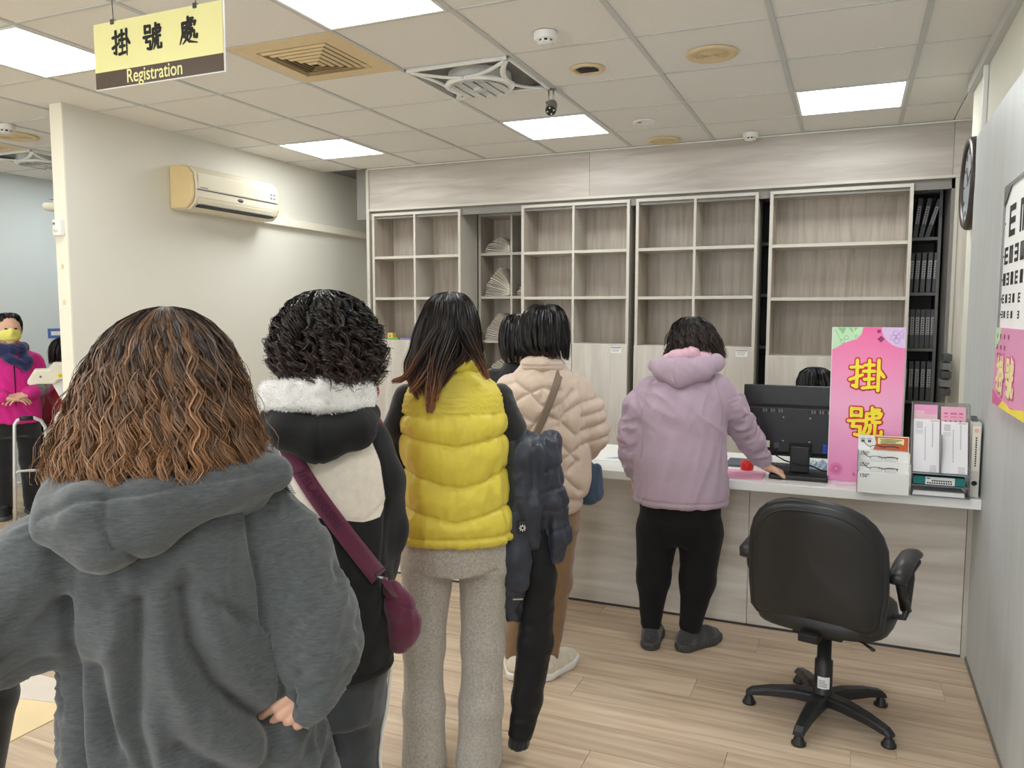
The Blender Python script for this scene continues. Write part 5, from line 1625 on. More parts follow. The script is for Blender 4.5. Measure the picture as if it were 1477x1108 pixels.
tri = MB().prism([(.02, .31), (.12, .335), (.11, .31)], -.006, .016, 'YZ'); tri.build('divider', mt['dark_grey'], t)

# papers, red pot, folder on the counter left of the monitor
tag(MB().box(-.60, -.36, 3.80, 4.02, CT + .0006, CT + .004).build('pink_form', M('pink_form', srgb(242, 176, 206), .6), bevel=.0005), 'pink sheet on the counter under the woman in mauve\'s hand', 'paper')
tag(MB().box(-.57, -.44, 4.10, 4.30, CT + .0006, CT + .012).build('slate_folder', M('slate_folder', srgb(86, 96, 110), .5), bevel=.002), 'slate grey folder lying on the counter by the mauve sleeve', 'folder')
t = thing('red_pot', 'round red ink pot on the counter beside the mauve sleeve', 'pot', (-.452, 4.03, CT + .0006))
MB().lathe([(0, 0), (.028, 0), (.032, .01), (.032, .042), (.028, .048), (0, .05)], n=28).build('pot', M('red_plastic', srgb(214, 40, 36), .3), t)
tag(MB().box(-.36, -.18, 4.09, 4.2, CT + .0006, CT + .018).build('keyboard', mt['black'], bevel=.004), 'black keyboard half hidden behind the monitor stand', 'keyboard')
# keys are its parts
kb = bpy.data.objects['keyboard']
for i in range(8):
    for j in range(4):
        MB().box(-.352 + i * .0215, -.334 + i * .0215, 4.098 + j * .025, 4.118 + j * .025, CT + .018, CT + .022).build('key', mt['dark_grey'], kb)
def crumple(name, label, x, y, sx_, sy_, h, m, seed):
    r = random.Random(seed); n = 14; vs = []; fs = []
    for j in range(n):
        for i in range(n):
            u, v = i / (n - 1) * 2 - 1, j / (n - 1) * 2 - 1
            e_ = max(0, 1 - (u * u) ** 1.5) * max(0, 1 - (v * v) ** 1.5)
            vs.append((x + u * sx_, y + v * sy_, CT + .002 + h * e_ * r.uniform(.35, 1)))
    for j in range(n - 1):
        for i in range(n - 1): fs.append((j * n + i, j * n + i + 1, (j + 1) * n + i + 1, (j + 1) * n + i))
    base = len(vs)
    mb = MB(); mb.add(vs, fs, False); mb.box(x - sx_ * .98, x + sx_ * .98, y - sy_ * .98, y + sy_ * .98, CT + .0006, CT + .002)
    return tag(mb.build(name, m, fix=False), label, 'bag')
crumple('plastic_bag', 'crumpled white and blue plastic bag on the counter behind the pink board', -.10, 4.16, .10, .07, .06, M('pale_blue_film', srgb(196, 214, 236), .25, var=.2, scale=25), 3)
t = thing('form_sheet', 'white paper with blue scribbles on the counter beside the denim bag', 'paper', (-1.12, 4.1, CT + .0006))
MB().box(-.15, .15, -.1, .1, 0, .0012).build('sheet', mt['paper'], t)
mb = MB()
for k in range(5): mb.obox((-.02 + k * .012, -.02 + k * .016, .0016), .05, .0018, .0003, Matrix.Rotation(.25 + .1 * (k % 2), 3, 'Z'))
mb.build('scribble', M('blue_ink', srgb(90, 120, 190), .6), t)
# grey file holder in the corner beyond the panel
t = thing('file_holder', 'grey plastic file holder with papers at the right end of the back wall', 'file holder', (.565, 5.80, 1.05))
for k in range(5): MB().box(-.03 + .003 * k, .03, -.08, .105, k * .055 - .02, k * .055 + .024).build('tray', mt['grey_plastic'] if k % 2 else mt['dark_grey'], t, bevel=.003)
# ------------------------------------------------------------------ people
def R(*a): return [tuple(p) for p in a]
BLACK_TR = fabric('black_trousers', srgb(17, 17, 19), .8, var=.1, sheen=.05)

def legs_sdf(rows_hip, L_leg, R_leg, rl, rr, hem=True, zb=.03, k=.03, sq=1.0):
    hp = prof_fn(rows_hip)
    def f(P):
        g = smin(hp(P), chain(P, L_leg, rl, .03, sq), k)
        g = smin(g, chain(P, R_leg, rr, .03, sq), k)
        return smax(g, zb - P[2], .004)
    return f

# ---- woman in the grey hoodie (nearest)
def person_grey():
    t = thing('person', 'woman with wavy brown hair in a thick grey hooded jacket, nearest the camera', 'person', (-1.056, 1.022, 0), math.radians(45.9))
    armR = R((.13, 0, 1.20), (.205, -.075, .975), (.19, -.11, .895))
    armL = R((-.15, 0, 1.20), (-.32, -.04, 1.04), (-.24, .03, 1.01))
    tors = [(.78, 0, 0, .16, .11), (.95, -.02, 0, .14, .10), (1.10, -.03, 0, .145, .10), (1.22, -.02, 0, .14, .09), (1.29, -.01, 0, .07, .06)]
    body(t, (-.015, .035, 1.44), (-.012, .0, 1.29), tors, [armR, armL],
         [R((.09, 0, .80), (.09, .01, .42), (.09, -.02, .07)), R((-.09, 0, .80), (-.09, .01, .42), (-.09, -.02, .07))],
         [dict(W=(.200, -.108, .902), fwd=(-.72, .05, -.68), up=(-.2, -1, .1), side=1, curl=.8, thumb=.8, size=.85),
          dict(W=(-.235, .03, 1.007), fwd=(.5, .8, -.3), up=(0, -.5, 1), side=-1, curl=.6)])
    G_ = fabric('grey_marl_fleece', srgb(74, 77, 78), .95, var=.26, scale=60, weave=500, bump=.5, sheen=.3, streak=(1, 1, 5))
    T_ = prof_fn([(.60, .02, 0, .245, .175), (.74, .015, 0, .222, .165), (.88, .0, 0, .198, .155), (1.0, -.015, 0, .178, .145), (1.12, -.03, 0, .172, .14), (1.2, -.025, 0, .165, .125), (1.27, -.02, 0, .125, .10), (1.31, -.015, .01, .085, .085)])
    def f(P):
        g = T_(P)
        g = smin(g, chain(P, R((.115, 0, 1.20), (.168, -.02, 1.12), (.202, -.06, 1.02), (.208, -.085, .965), (.190, -.112, .895)), [.066, .072, .068, .062, .047], .03), .012)
        g = smin(g, chain(P, R((-.135, 0, 1.20), (-.22, -.02, 1.14), (-.33, -.05, 1.05), (-.30, -.01, 1.02), (-.235, .03, 1.01)), [.066, .072, .066, .056, .05], .03), .02)
        g = smin(g, cone(P, (-.31, -.04, 1.03), (-.17, -.03, 1.04), .050, .05), .03)
        return g
    gro = [([(-.005, 1.11), (.0, 1.02), (.035, .95), (.085, .90), (.125, .865)], .017, .020),
           ([(-.075, 1.10), (-.08, 1.0), (-.085, .90), (-.06, .78)], .016, .015),
           ([(-.14, .99), (-.13, .90), (-.09, .80), (-.06, .70)], .020, .016),
           ([(.10, 1.24), (.105, 1.16), (.115, 1.09), (.12, 1.02)], .006, .007),
           ([(.0, 1.14), (.05, 1.08), (.10, 1.03)], .012, .008),
           ([(-.175, 1.10), (-.172, .95), (-.165, .80), (-.14, .66)], .010, .012),
           ([(-.02, .86), (.05, .80), (.14, .76)], .020, .012),
           ([(.06, .70), (.12, .80), (.15, .90)], .018, .012)]
    rid = [([(.03, 1.10), (.045, 1.02), (.08, .95), (.12, .90)], .022, .010), ([(-.11, 1.08), (-.11, .95), (-.09, .82)], .022, .007), ([(-.03, 1.0), (.0, .92), (.06, .84), (.12, .80)], .03, .010)]
    def disp(v, n):
        x, y, z = v.T
        back = np.clip(-n[:, 1] * 1.6 + .1, 0, 1)
        d = np.zeros(len(v))
        slv = (x > .125 + (1.25 - z) * .10) & (z > .84)
        for pts, w, dep in gro: d -= 1.9 * dep * np.exp(-(pldist(x, z, pts) / w) ** 2) * np.where(slv, 0, back)
        for pts, w, dep in rid: d += dep * np.exp(-(pldist(x, z, pts) / w) ** 2) * np.where(slv, 0, back)
        arm = np.clip((np.abs(x + .01) - .155) / .04, 0, 1)
        fr = folds(v, (.1, .3, 1), .055, .2, 3)
        fa = folds(v, (1, .2, .45), .045, .14, 4)
        d += (1 - arm) * (.006 * fr + .012 * folds(v, (.35, .1, 1), .075, .32, 13)) + arm * .022 * fa * (.35 + .8 * np.clip((1.12 - z) / .15, 0, 1))
        d += .0022 * (vnoise(v / .02, 8) - .5)
        return d
    j = cloth('hooded_jacket', f, (-.46, -.26, .55), (.33, .24, 1.36), .006, G_, t, disp)
    # hood lying on the back
    def fh(P):
        g = chain(P, R((.145, -.085, 1.278), (.06, -.11, 1.268), (-.05, -.13, 1.252), (-.135, -.13, 1.248), (-.175, -.09, 1.25)), [.022, .034, .042, .040, .030], .03)
        g = smin(g, chain(P, R((-.18, -.10, 1.228), (-.115, -.14, 1.202), (-.05, -.14, 1.215), (.04, -.12, 1.248)), [.036, .042, .034, .024], .02), .02)
        g = smin(g, chain(P, R((-.175, -.06, 1.26), (-.16, .03, 1.27), (-.10, .08, 1.27)), [.03, .03, .03], .03), .03)
        g = smin(g, chain(P, R((.145, -.08, 1.28), (.135, .0, 1.285), (.09, .08, 1.27)), [.022, .024, .025], .03), .03)
        return smin(g, chain(P, R((-.12, -.04, 1.24), (.08, -.03, 1.26)), [.08, .07], .03), .03)
    def dh(v, n):
        x, y, z = v.T
        back = np.clip(-n[:, 1] * 1.5 + .4, 0, 1)
        d = -.006 * np.exp(-(pldist(x, z, [(-.108, 1.275), (-.11, 1.235), (-.10, 1.205), (-.08, 1.19), (-.065, 1.17)]) / .0035) ** 2) * back
        d -= .006 * np.exp(-(pldist(x, z, [(-.20, 1.245), (-.15, 1.275), (-.05, 1.280), (.06, 1.288), (.16, 1.290)]) / .0045) ** 2)
        d += .0035 * folds(v, (1, 0, .35), .05, .2, 12) + .0015 * (vnoise(v / .02, 8) - .5)
        return d
    cloth('hood', fh, (-.27, -.23, 1.07), (.21, .14, 1.36), .005, G_, j, dh)
    # open collar edge with zip showing at the right of the neck
    mb = MB(); mb.add([(.08, -.02, 1.325), (.135, -.045, 1.318), (.176, -.05, 1.232), (.14, -.05, 1.262), (.08, -.035, 1.29), (.08, .0, 1.325), (.135, -.02, 1.318), (.176, -.02, 1.232), (.14, -.02, 1.25), (.08, -.0, 1.28)],
           [(0, 1, 2, 3, 4), (9, 8, 7, 6, 5), (0, 5, 6, 1), (1, 6, 7, 2), (2, 7, 8, 3), (3, 8, 9, 4), (4, 9, 5, 0)], False)
    cf = mb.build('collar_flap', fabric('black_facing', srgb(24, 24, 25), .8), t, bevel=.004, label='black inner collar edge')
    mb = MB()
    for k in range(22):
        u = k / 21
        mb.box(.137 + .040 * u, .143 + .040 * u, -.047 - .004 * u, -.041 - .004 * u, 1.3155 - .083 * u, 1.3178 - .083 * u)
    z_ = mb.build('zip', mt['steel'], cf); z_['kind'] = 'stuff'
    pants = legs_sdf([(.60, 0, 0, .15, .11), (.70, 0, 0, .15, .10), (.80, 0, 0, .14, .09)], R((-.09, 0, .74), (-.10, .01, .42), (-.10, -.01, .05)), R((.09, 0, .74), (.10, .01, .42), (.10, -.01, .05)), [.095, .075, .062], [.095, .075, .062])
    cloth('trousers', pants, (-.24, -.2, .02), (.24, .2, .93), .012, fabric('dark_denim', srgb(40, 44, 52), .85), t, lambda v, n: .004 * folds(v, (1, 0, .3), .06, .2, 9))
    for s in (-1, 1): shoe(t, (s * .10, 0, 0), s * 8, fabric('grey_trainer', srgb(90, 90, 92), .7), mt['white'])
    hm = hair_mat('brown_wavy_hair', srgb(40, 29, 24), srgb(158, 114, 78), .05, 1.3, .42, .95)
    hull = [(1.562, -.016, .03, .012, .012), (1.556, -.016, .028, .040, .045), (1.535, -.018, .024, .076, .085), (1.495, -.02, .016, .106, .118), (1.44, -.024, .008, .127, .134), (1.375, -.028, .0, .145, .142), (1.325, -.03, -.004, .162, .143), (1.30, -.032, -.01, .165, .138), (1.275, -.034, -.014, .156, .128)]
    hair(t, 'hair', hull, hm, n=17000, seg=22, width=.0019, wave=(.0085, .062), seed=11, front=48, base=.84, lens=(.82, 1.06), depth=.18, drift=.5, flare=.16, fuzz=.02, clump=64, pull=.5, loose=.7)
    return t
person_grey()

# ---- woman in the black and cream jacket
def person_blackcream():
    t = thing('person', 'woman with black curly hair in a black and cream jacket with white fleece collar', 'person', (-1.113, 1.544, 0), math.radians(35.8))
    armR = R((.072, 0, 1.25), (.112, .02, 1.03), (.102, .12, .86))
    armL = R((-.122, 0, 1.25), (-.185, .02, 1.03), (-.17, .13, .86))
    tors = [(.78, -.02, 0, .12, .09), (.95, -.02, 0, .11, .085), (1.15, -.025, 0, .12, .085), (1.27, -.025, 0, .11, .07), (1.34, -.02, 0, .06, .05)]
    body(t, (-.018, .03, 1.475), (-.02, .0, 1.33), tors, [armR, armL],
         [R((.05, 0, .80), (.045, .01, .44), (.03, -.02, .07)), R((-.09, 0, .80), (-.09, .01, .44), (-.10, -.02, .07))],
         [dict(W=(.102, .125, .855), fwd=(-.1, .4, -.9), up=(1, 0, 0), side=1, curl=.5), dict(W=(-.17, .135, .855), fwd=(.1, .4, -.9), up=(-1, 0, 0), side=-1, curl=.5)])
    J_ = fabric('black_cream_shell', srgb(19, 20, 22), .72, var=.05, bump=.15, sheen=.08, col2=srgb(236, 225, 210))
    T_ = prof_fn([(.715, -.02, 0, .148, .125), (.80, -.02, 0, .15, .128), (.95, -.02, 0, .148, .125), (1.1, -.022, 0, .150, .122), (1.22, -.025, 0, .145, .112), (1.285, -.025, 0, .11, .085), (1.335, -.02, .0, .075, .07)])
    def f(P):
        g = T_(P)
        g = smin(g, chain(P, R((.075, 0, 1.248), (.105, 0, 1.15), (.112, .02, 1.02), (.10, .10, .88)), [.052, .058, .054, .042], .02), .03)
        g = smin(g, chain(P, R((-.125, 0, 1.248), (-.16, 0, 1.15), (-.17, .02, 1.02), (-.16, .10, .88)), [.052, .058, .054, .042], .02), .03)
        return g
    cream = [(-.165, 1.34), (.04, 1.34), (.072, 1.29), (.100, 1.21), (.113, 1.115), (.096, 1.083), (.06, 1.078), (.0, 1.092), (-.06, 1.10), (-.13, 1.104), (-.168, 1.10), (-.20, 1.2)]
    def mask(v, n):
        d = polysd(v[:, 0], v[:, 2], cream)
        return np.where(v[:, 1] > .01, -np.abs(d), d)
    def disp(v, n):
        x, y, z = v.T
        d = .005 * folds(v, (.3, .2, 1), .07, .25, 21) + .006 * folds(v, (1, .2, .3), .06, .2, 22) * np.clip((1.1 - z) / .2, 0, 1)
        for pts in ([(.072, 1.29), (.100, 1.21), (.113, 1.115), (.10, 1.0), (.10, .85)], [(.113, 1.115), (.06, 1.078), (.0, 1.092), (-.13, 1.104)]):
            d -= .004 * np.exp(-(pldist(x, z, pts) / .004) ** 2) * (y < .02)
        return d
    j = cloth('jacket', f, (-.27, -.18, .68), (.22, .2, 1.37), .006, J_, t, disp, mask)
    BK = fabric('black_shell', srgb(18, 18, 20), .72, var=.05, bump=.15, sheen=.08)
    hem = prof_fn([(.700, -.02, 0, .152, .129), (.724, -.02, 0, .152, .129)])
    cloth('hem_band', lambda P: hem(P), (-.2, -.16, .68), (.17, .16, .74), .008, BK, j)
    def fh(P):
        g = chain(P, R((.075, -.05, 1.318), (.045, -.095, 1.29), (-.03, -.11, 1.275), (-.10, -.095, 1.292), (-.135, -.05, 1.32)), [.030, .040, .046, .040, .030], .03)
        g = smin(g, chain(P, R((-.075, -.10, 1.285), (-.045, -.118, 1.262), (.0, -.112, 1.275)), [.030, .030, .028], .02), .025)
        return g
    cloth('hood', fh, (-.2, -.19, 1.2), (.14, .0, 1.38), .005, BK, j, lambda v, n: .0035 * folds(v, (1, 0, -.3), .05, .2, 23) - .005 * np.exp(-((v[:, 0] + .035) / .003) ** 2))
    FL = fabric('white_fleece', srgb(240, 238, 234), .98, var=.05, scale=160, weave=260, bump=1.0, sheen=.5)
    def fc(P):
        ring = [(-.148, -.005, 1.35), (-.142, -.06, 1.348), (-.10, -.10, 1.35), (-.03, -.118, 1.35), (.035, -.10, 1.346), (.072, -.06, 1.344), (.078, -.005, 1.345)]
        g = chain(P, ring, [.016] * 7, .01)
        g2 = chain(P, [(a, b + .006, c + .026) for a, b, c in ring], [.017] * 7, .01)
        g3 = chain(P, [(a * .97, b + .012, c + .045 - .012 * abs(a + .03) * 8) for a, b, c in ring[1:-1]], [.016] * 5, .01)
        return smin(smin(g, g2, .015), g3, .012)
    rr_ = np.random.default_rng(5)
    fo = cloth('fleece_collar', fc, (-.2, -.16, 1.31), (.12, .04, 1.43), .004, FL, j, lambda v, n: .0022 * (vnoise(v / .010, 2) - .5) + .0015 * (vnoise(v / .0035, 3) - .4) + .003 * folds(v, (1, 0, .2), .03, .12, 4))
    # pile fibres standing out of the fleece
    vs, q = nets(fc, (-.2, -.16, 1.31), (.12, .04, 1.43), .006)
    n_ = grad(fc, vs); sel = rr_.integers(0, len(vs), 9000)
    p0 = vs[sel] + rr_.normal(0, .002, (len(sel), 3)); nn = n_[sel]
    bend = rr_.normal(0, .5, (len(sel), 3)); u = np.linspace(0, 1, 4)[None, :, None]
    paths = p0[:, None, :] + nn[:, None, :] * u * .0042 + bend[:, None, :] * u ** 2 * .0022
    V, Q, Cc = ribbons(paths, .0012, np.repeat(bend[:, None, :] + .01, 4, 1), np.ones((len(sel), 4, 3)), rr_)
    o = mesh_from('pile', V, Q, FL, fo); o['kind'] = 'stuff'
    PU = fabric('plum_webbing', srgb(98, 24, 60), .6, var=.05, weave=700, bump=.3)
    def fw(P): return np.minimum(f(P), np.minimum(fh(P), 9))
    o, (X_, Z_, dx, dz) = strap('bag_strap', f, [(-.135, 1.325), (-.10, 1.245), (-.05, 1.16), (.0, 1.085), (.05, 1.01), (.092, .945)], .040, PU, t, lift=.006)
    o.name = 'shoulder_strap'
    PL_ = fabric('plum_letter', srgb(68, 18, 44), .4, bump=0)
    tx = text('JIELANGSHI', .027, PL_, None, None, (0, 0, 0), Matrix.Identity(3), bold=.0006, space=1.12)
    me = tx.data
    co = np.zeros(len(me.vertices) * 3); me.vertices.foreach_get('co', co); co = co.reshape(-1, 3)
    Ls = np.concatenate([[0], np.cumsum(np.hypot(np.diff(X_), np.diff(Z_)))])
    out = []
    for a, b, c in co:
        s = Ls[-1] * .47 + a
        x = np.interp(s, Ls, X_); z = np.interp(s, Ls, Z_); i = int(np.clip(np.interp(s, Ls, np.arange(len(Ls))), 0, len(Ls) - 1))
        x2, z2 = x - dz[i] * b, z + dx[i] * b
        out.append((x2, surf_y(f, x2, z2) - .0115 - c, z2))
    me.vertices.foreach_set('co', np.array(out).ravel()); me.update()
    tx.parent = o; tx.name = 'lettering'
    return t, f, PU
p2, p2f, PLUM = person_blackcream()

def person2_rest(t):
    pants = legs_sdf([(.58, -.025, 0, .12, .11), (.70, -.025, 0, .13, .115), (.88, -.025, 0, .125, .10)], R((-.09, 0, .74), (-.095, .01, .42), (-.10, -.01, .05)), R((.045, 0, .70), (.035, .01, .42), (.01, -.01, .05)), [.078, .066, .06], [.070, .052, .048])
    m = fabric('charcoal_jersey', srgb(56, 60, 66), .9, var=.14, scale=40)
    o = cloth('trousers', pants, (-.2, -.16, .02), (.16, .16, .92), .010, m, t, lambda v, n: .0035 * folds(v, (1, 0, .3), .06, .2, 9))
    mb = MB(); pts = []
    for k in range(24):
        z = .70 - k * .027
        x = np.linspace(.2, -.05, 200); v = pants((x, np.full(200, -.015), np.full(200, z)))
        i = np.argmax(v < 0)
        pts.append((x[i] + .0055, -.018, z))
    mb.tube(pts, .005, 6, flat=.8); mb.build('side_stripe', mt['white'], o, label='white stripe down the outer leg')
    shoe(t, (.01, 0, 0), 8, mt['white'], mt['white']); shoe(t, (-.10, 0, 0), -6, mt['white'], mt['white'])
    hull = [(1.607, -.018, .03, .012, .012), (1.600, -.018, .03, .045, .05), (1.578, -.018, .026, .080, .09), (1.53, -.018, .02, .110, .12), (1.47, -.018, .016, .124, .130), (1.43, -.016, .008, .122, .126), (1.40, -.01, .0, .108, .112), (1.375, -.0, -.005, .090, .096)]
    hm = hair_mat('black_curly_hair', srgb(10, 8, 8), srgb(60, 44, 40), .2, 1.1, .36, .7, spec=.4)
    hair(t, 'hair', hull, hm, n=5200, seg=40, width=.0021, wave=(.0088, .046), curl=1.0, seed=5, front=50, base=.84, lens=(.74, 1.05), depth=.18, drift=2.2, flare=.25, fuzz=.035, clump=74, pull=.72, loose=.35, fly=.12)
person2_rest(p2)
# plum cross-body bag hanging at her hip
bag = thing('crossbody_bag', 'plum crossbody bag hanging at the right hip of the black and cream jacket', 'bag', (-1.113, 1.544, 0), math.radians(35.8))
def fbag(P):
    g = chain(P, R((.125, -.075, .905), (.142, -.065, .86), (.152, -.055, .80), (.142, -.05, .765)), [.022, .032, .034, .026], .02, sq=1.25)
    return smin(g, chain(P, R((.155, -.07, .84), (.168, -.06, .82), (.158, -.055, .775)), [.018, .020, .018], .02), .012)
cloth('pouch', fbag, (.05, -.15, .70), (.23, .02, .96), .004, PLUM, bag, lambda v, n: .003 * folds(v, (.2, 0, 1), .03, .1, 4) - .005 * np.exp(-((v[:, 2] - .868 + (v[:, 0] - .15) * .5) / .003) ** 2))
MB().tube([(.085, -.122, .955), (.110, -.118, .945)], .004, 8).build('buckle_bar', mt['steel'], bag)
MB().tube([(.082, -.125, .962), (.108, -.120, .975), (.116, -.116, .958), (.09, -.122, .944), (.082, -.125, .962)], .0022, 6, False).build('buckle', mt['black'], bag)
MB().tube([(.098, -.122, .95), (.115, -.105, .92), (.128, -.09, .895)], .011, 8, flat=.3).build('bag_strap', PLUM, bag)

# ---- woman in the yellow quilted vest
def person_yellow():
    t = thing('person', 'woman in a yellow quilted vest and wide grey trousers in the middle of the queue', 'person', (-1.199, 2.325, 0), math.radians(27.3))
    armR = R((.15, 0, 1.28), (.198, .03, 1.05), (.15, .20, .99)); armL = R((-.15, 0, 1.28), (-.185, .05, 1.06), (-.10, .24, 1.02))
    tors = [(.82, 0, 0, .15, .10), (.98, 0, 0, .12, .085), (1.15, 0, 0, .135, .085), (1.28, 0, 0, .13, .07), (1.36, 0, 0, .06, .05)]
    body(t, (.0, .03, 1.50), (.01, .0, 1.36), tors, [armR, armL],
         [R((.09, 0, .82), (.09, .01, .45), (.075, -.02, .07)), R((-.09, 0, .82), (-.10, .01, .45), (-.105, -.02, .07))],
         [dict(W=(.15, .205, .99), fwd=(-.3, .9, .2), up=(0, -.1, 1), side=1, curl=.6), dict(W=(-.10, .245, 1.02), fwd=(.3, .9, .2), up=(0, -.1, 1), side=-1, curl=.6)])
    Y_ = fabric('yellow_quilt', srgb(228, 208, 74), .42, var=.04, scale=14, weave=300, bump=.15, sheen=.1, spec=.4)
    T_ = prof_fn([(.812, .008, 0, .190, .146), (.85, .006, 0, .183, .142), (.92, .004, 0, .168, .13), (1.0, .004, 0, .160, .122), (1.1, .0, 0, .165, .122), (1.2, -.003, 0, .170, .118), (1.29, -.004, 0, .166, .100), (1.33, -.002, 0, .125, .085), (1.365, .0, .0, .072, .066), (1.40, .012, .0, .058, .056)], 2.5)
    def f(P):
        g = T_(P)
        for s in (-1, 1): g = smax(g, -cone(P, (s * .222, 0, 1.30), (s * .232, .02, 1.0), .050, .055), .012)
        return g
    ch = []
    W_ = .20
    for zc, sl in ((1.125, .040), (1.0, .045), (.885, .045)):
        ch.append([(-W_, zc + sl * 1.05), (-.10, zc + sl * .55), (.0, zc), (.10, zc + sl * .5), (W_, zc + sl * 1.05)])
    ch.append([(-W_, .832), (W_, .835)])
    ch.append([(-W_, 1.222), (0, 1.228), (W_, 1.234)])
    ch[1] = [(-W_, 1.065), (-.14, 1.04), (-.05, 1.005), (.02, .995), (.09, 1.012), (W_, 1.06)]
    side = [[(-.155, 1.2), (-.142, 1.05), (-.148, .9), (-.165, .78)], [(.155, 1.2), (.148, 1.05), (.155, .9), (.175, .78)]]
    def disp(v, n):
        x, y, z = v.T
        dm = np.full(len(v), 9.0)
        for c in ch: dm = np.minimum(dm, pldist(x, z, c))
        d2 = np.minimum(pldist(x, z, side[0]), pldist(x, z, side[1]))
        quilt = (z < 1.228)
        puff = .016 * (1 - np.exp(-(dm / .022))) - .004 * np.exp(-(d2 / .006) ** 2)
        wr = .008 * folds(v, (.25, 0, 1), .035, .09, 31) * np.exp(-dm / .03) + .006 * folds(v, (.5, 0, .6), .05, .13, 32)
        puff = puff - .005 * np.exp(-(dm / .0045) ** 2)
        top = .0014 * np.sin(z * 900 + 1.3 * np.sin(x * 500)) + .002 * folds(v, (1, 0, .1), .02, .06, 35) * np.clip((z - 1.226) / .02, 0, 1)
        return np.where(quilt, puff + wr, .004 + top)
    j = cloth('quilted_vest', f, (-.24, -.2, .77), (.24, .2, 1.44), .005, Y_, t, disp)
    cloth('collar', lambda P: chain(P, R((-.048, .02, 1.375), (-.045, -.035, 1.38), (.01, -.062, 1.385), (.062, -.035, 1.38), (.068, .02, 1.375)), [.024] * 5, .02, 1), (-.09, -.1, 1.34), (.11, .06, 1.43), .004, Y_, j, lambda v, n: .002 * folds(v, (1, 0, 0), .03, .1, 5))
    BK = fabric('black_knit', srgb(22, 22, 24), .85, var=.08)
    def fs(P):
        g = chain(P, R((-.155, 0, 1.275), (-.19, .01, 1.17), (-.19, .05, 1.06), (-.11, .22, 1.02)), [.044, .044, .042, .034], .02)
        return np.minimum(g, chain(P, R((.15, 0, 1.275), (.190, .0, 1.17), (.196, .03, 1.05), (.155, .18, .99)), [.044, .044, .042, .034], .02))
    cloth('sleeves', fs, (-.26, -.07, .93), (.26, .28, 1.34), .007, BK, t, lambda v, n: .004 * folds(v, (1, .3, .2), .04, .12, 6))
    GR = fabric('grey_melange_knit', srgb(182, 176, 166), .95, var=.22, scale=130, weave=600, bump=.35, sheen=.3)
    pants = legs_sdf([(.695, .006, 0, .176, .125), (.76, .006, 0, .180, .132), (.86, .006, 0, .168, .12)],
                     R((-.092, 0, .72), (-.108, .0, .43), (-.110, -.005, .22), (-.110, -.01, .02)), R((.098, 0, .72), (.093, .0, .43), (.085, -.005, .22), (.075, -.01, .02)), [.088, .066, .066, .076], [.088, .070, .070, .080], zb=.012, k=.022)
    def dp(v, n):
        x, y, z = v.T
        d = .004 * folds(v, (.15, 0, 1), .05, .3, 41) + .003 * folds(v, (1, 0, .4), .05, .15, 42) * np.exp(-np.abs(z - .66) / .08)
        d -= .010 * np.exp(-(pldist(x, z, [(.0, .685), (-.07, .69), (-.13, .71)]) / .010) ** 2) * (y < 0)
        d -= .010 * np.exp(-(pldist(x, z, [(.0, .685), (.07, .69), (.13, .71)]) / .010) ** 2) * (y < 0)
        return d
    cloth('wide_trousers', pants, (-.24, -.18, .0), (.24, .18, .88), .007, GR, t, dp)
    shoe(t, (-.11, .03, 0), -4, fabric('cream_trainer', srgb(214, 206, 180), .7), mt['white']); shoe(t, (.078, .03, 0), 6, bpy.data.materials['cream_trainer'], mt['white'])
    hm = hair_mat('ombre_hair', srgb(20, 15, 14), srgb(50, 36, 32), .2, 1.0, .36, .75, srgb(150, 100, 66))
    hull = [(1.622, -.012, .03, .012, .012), (1.615, -.012, .028, .05, .05), (1.59, -.014, .026, .078, .088), (1.54, -.016, .016, .098, .112), (1.48, -.022, .01, .112, .118), (1.43, -.026, .002, .120, .115), (1.395, -.046, -.01, .112, .105), (1.36, -.072, -.03, .088, .092), (1.31, -.082, -.05, .058, .07), (1.265, -.084, -.06, .035, .05)]
    ex = []
    ex.append(([(.03, -.10, 1.50), (.06, -.11, 1.44), (.085, -.10, 1.39), (.105, -.09, 1.345)], 170, .010, .0022))
    ex.append(([(-.05, -.11, 1.50), (-.09, -.12, 1.44), (-.13, -.11, 1.38), (-.155, -.11, 1.345), (-.192, -.11, 1.338)], 130, .008, .0022))
    ex.append(([(-.03, -.11, 1.48), (-.07, -.135, 1.40), (-.10, -.145, 1.35), (-.135, -.15, 1.31)], 150, .010, .0022))
    ex.append(([(-.02, -.11, 1.48), (-.05, -.135, 1.40), (-.065, -.155, 1.32), (-.075, -.16, 1.25)], 520, .014, .0022))
    hair(t, 'hair', hull, hm, n=7000, seg=18, width=.0019, wave=(.003, .12), seed=21, front=50, base=.86, lens=(.72, 1.0), depth=.12, drift=.15, extra=ex, flare=.08, fuzz=.012, clump=30)
    return t
person_yellow()
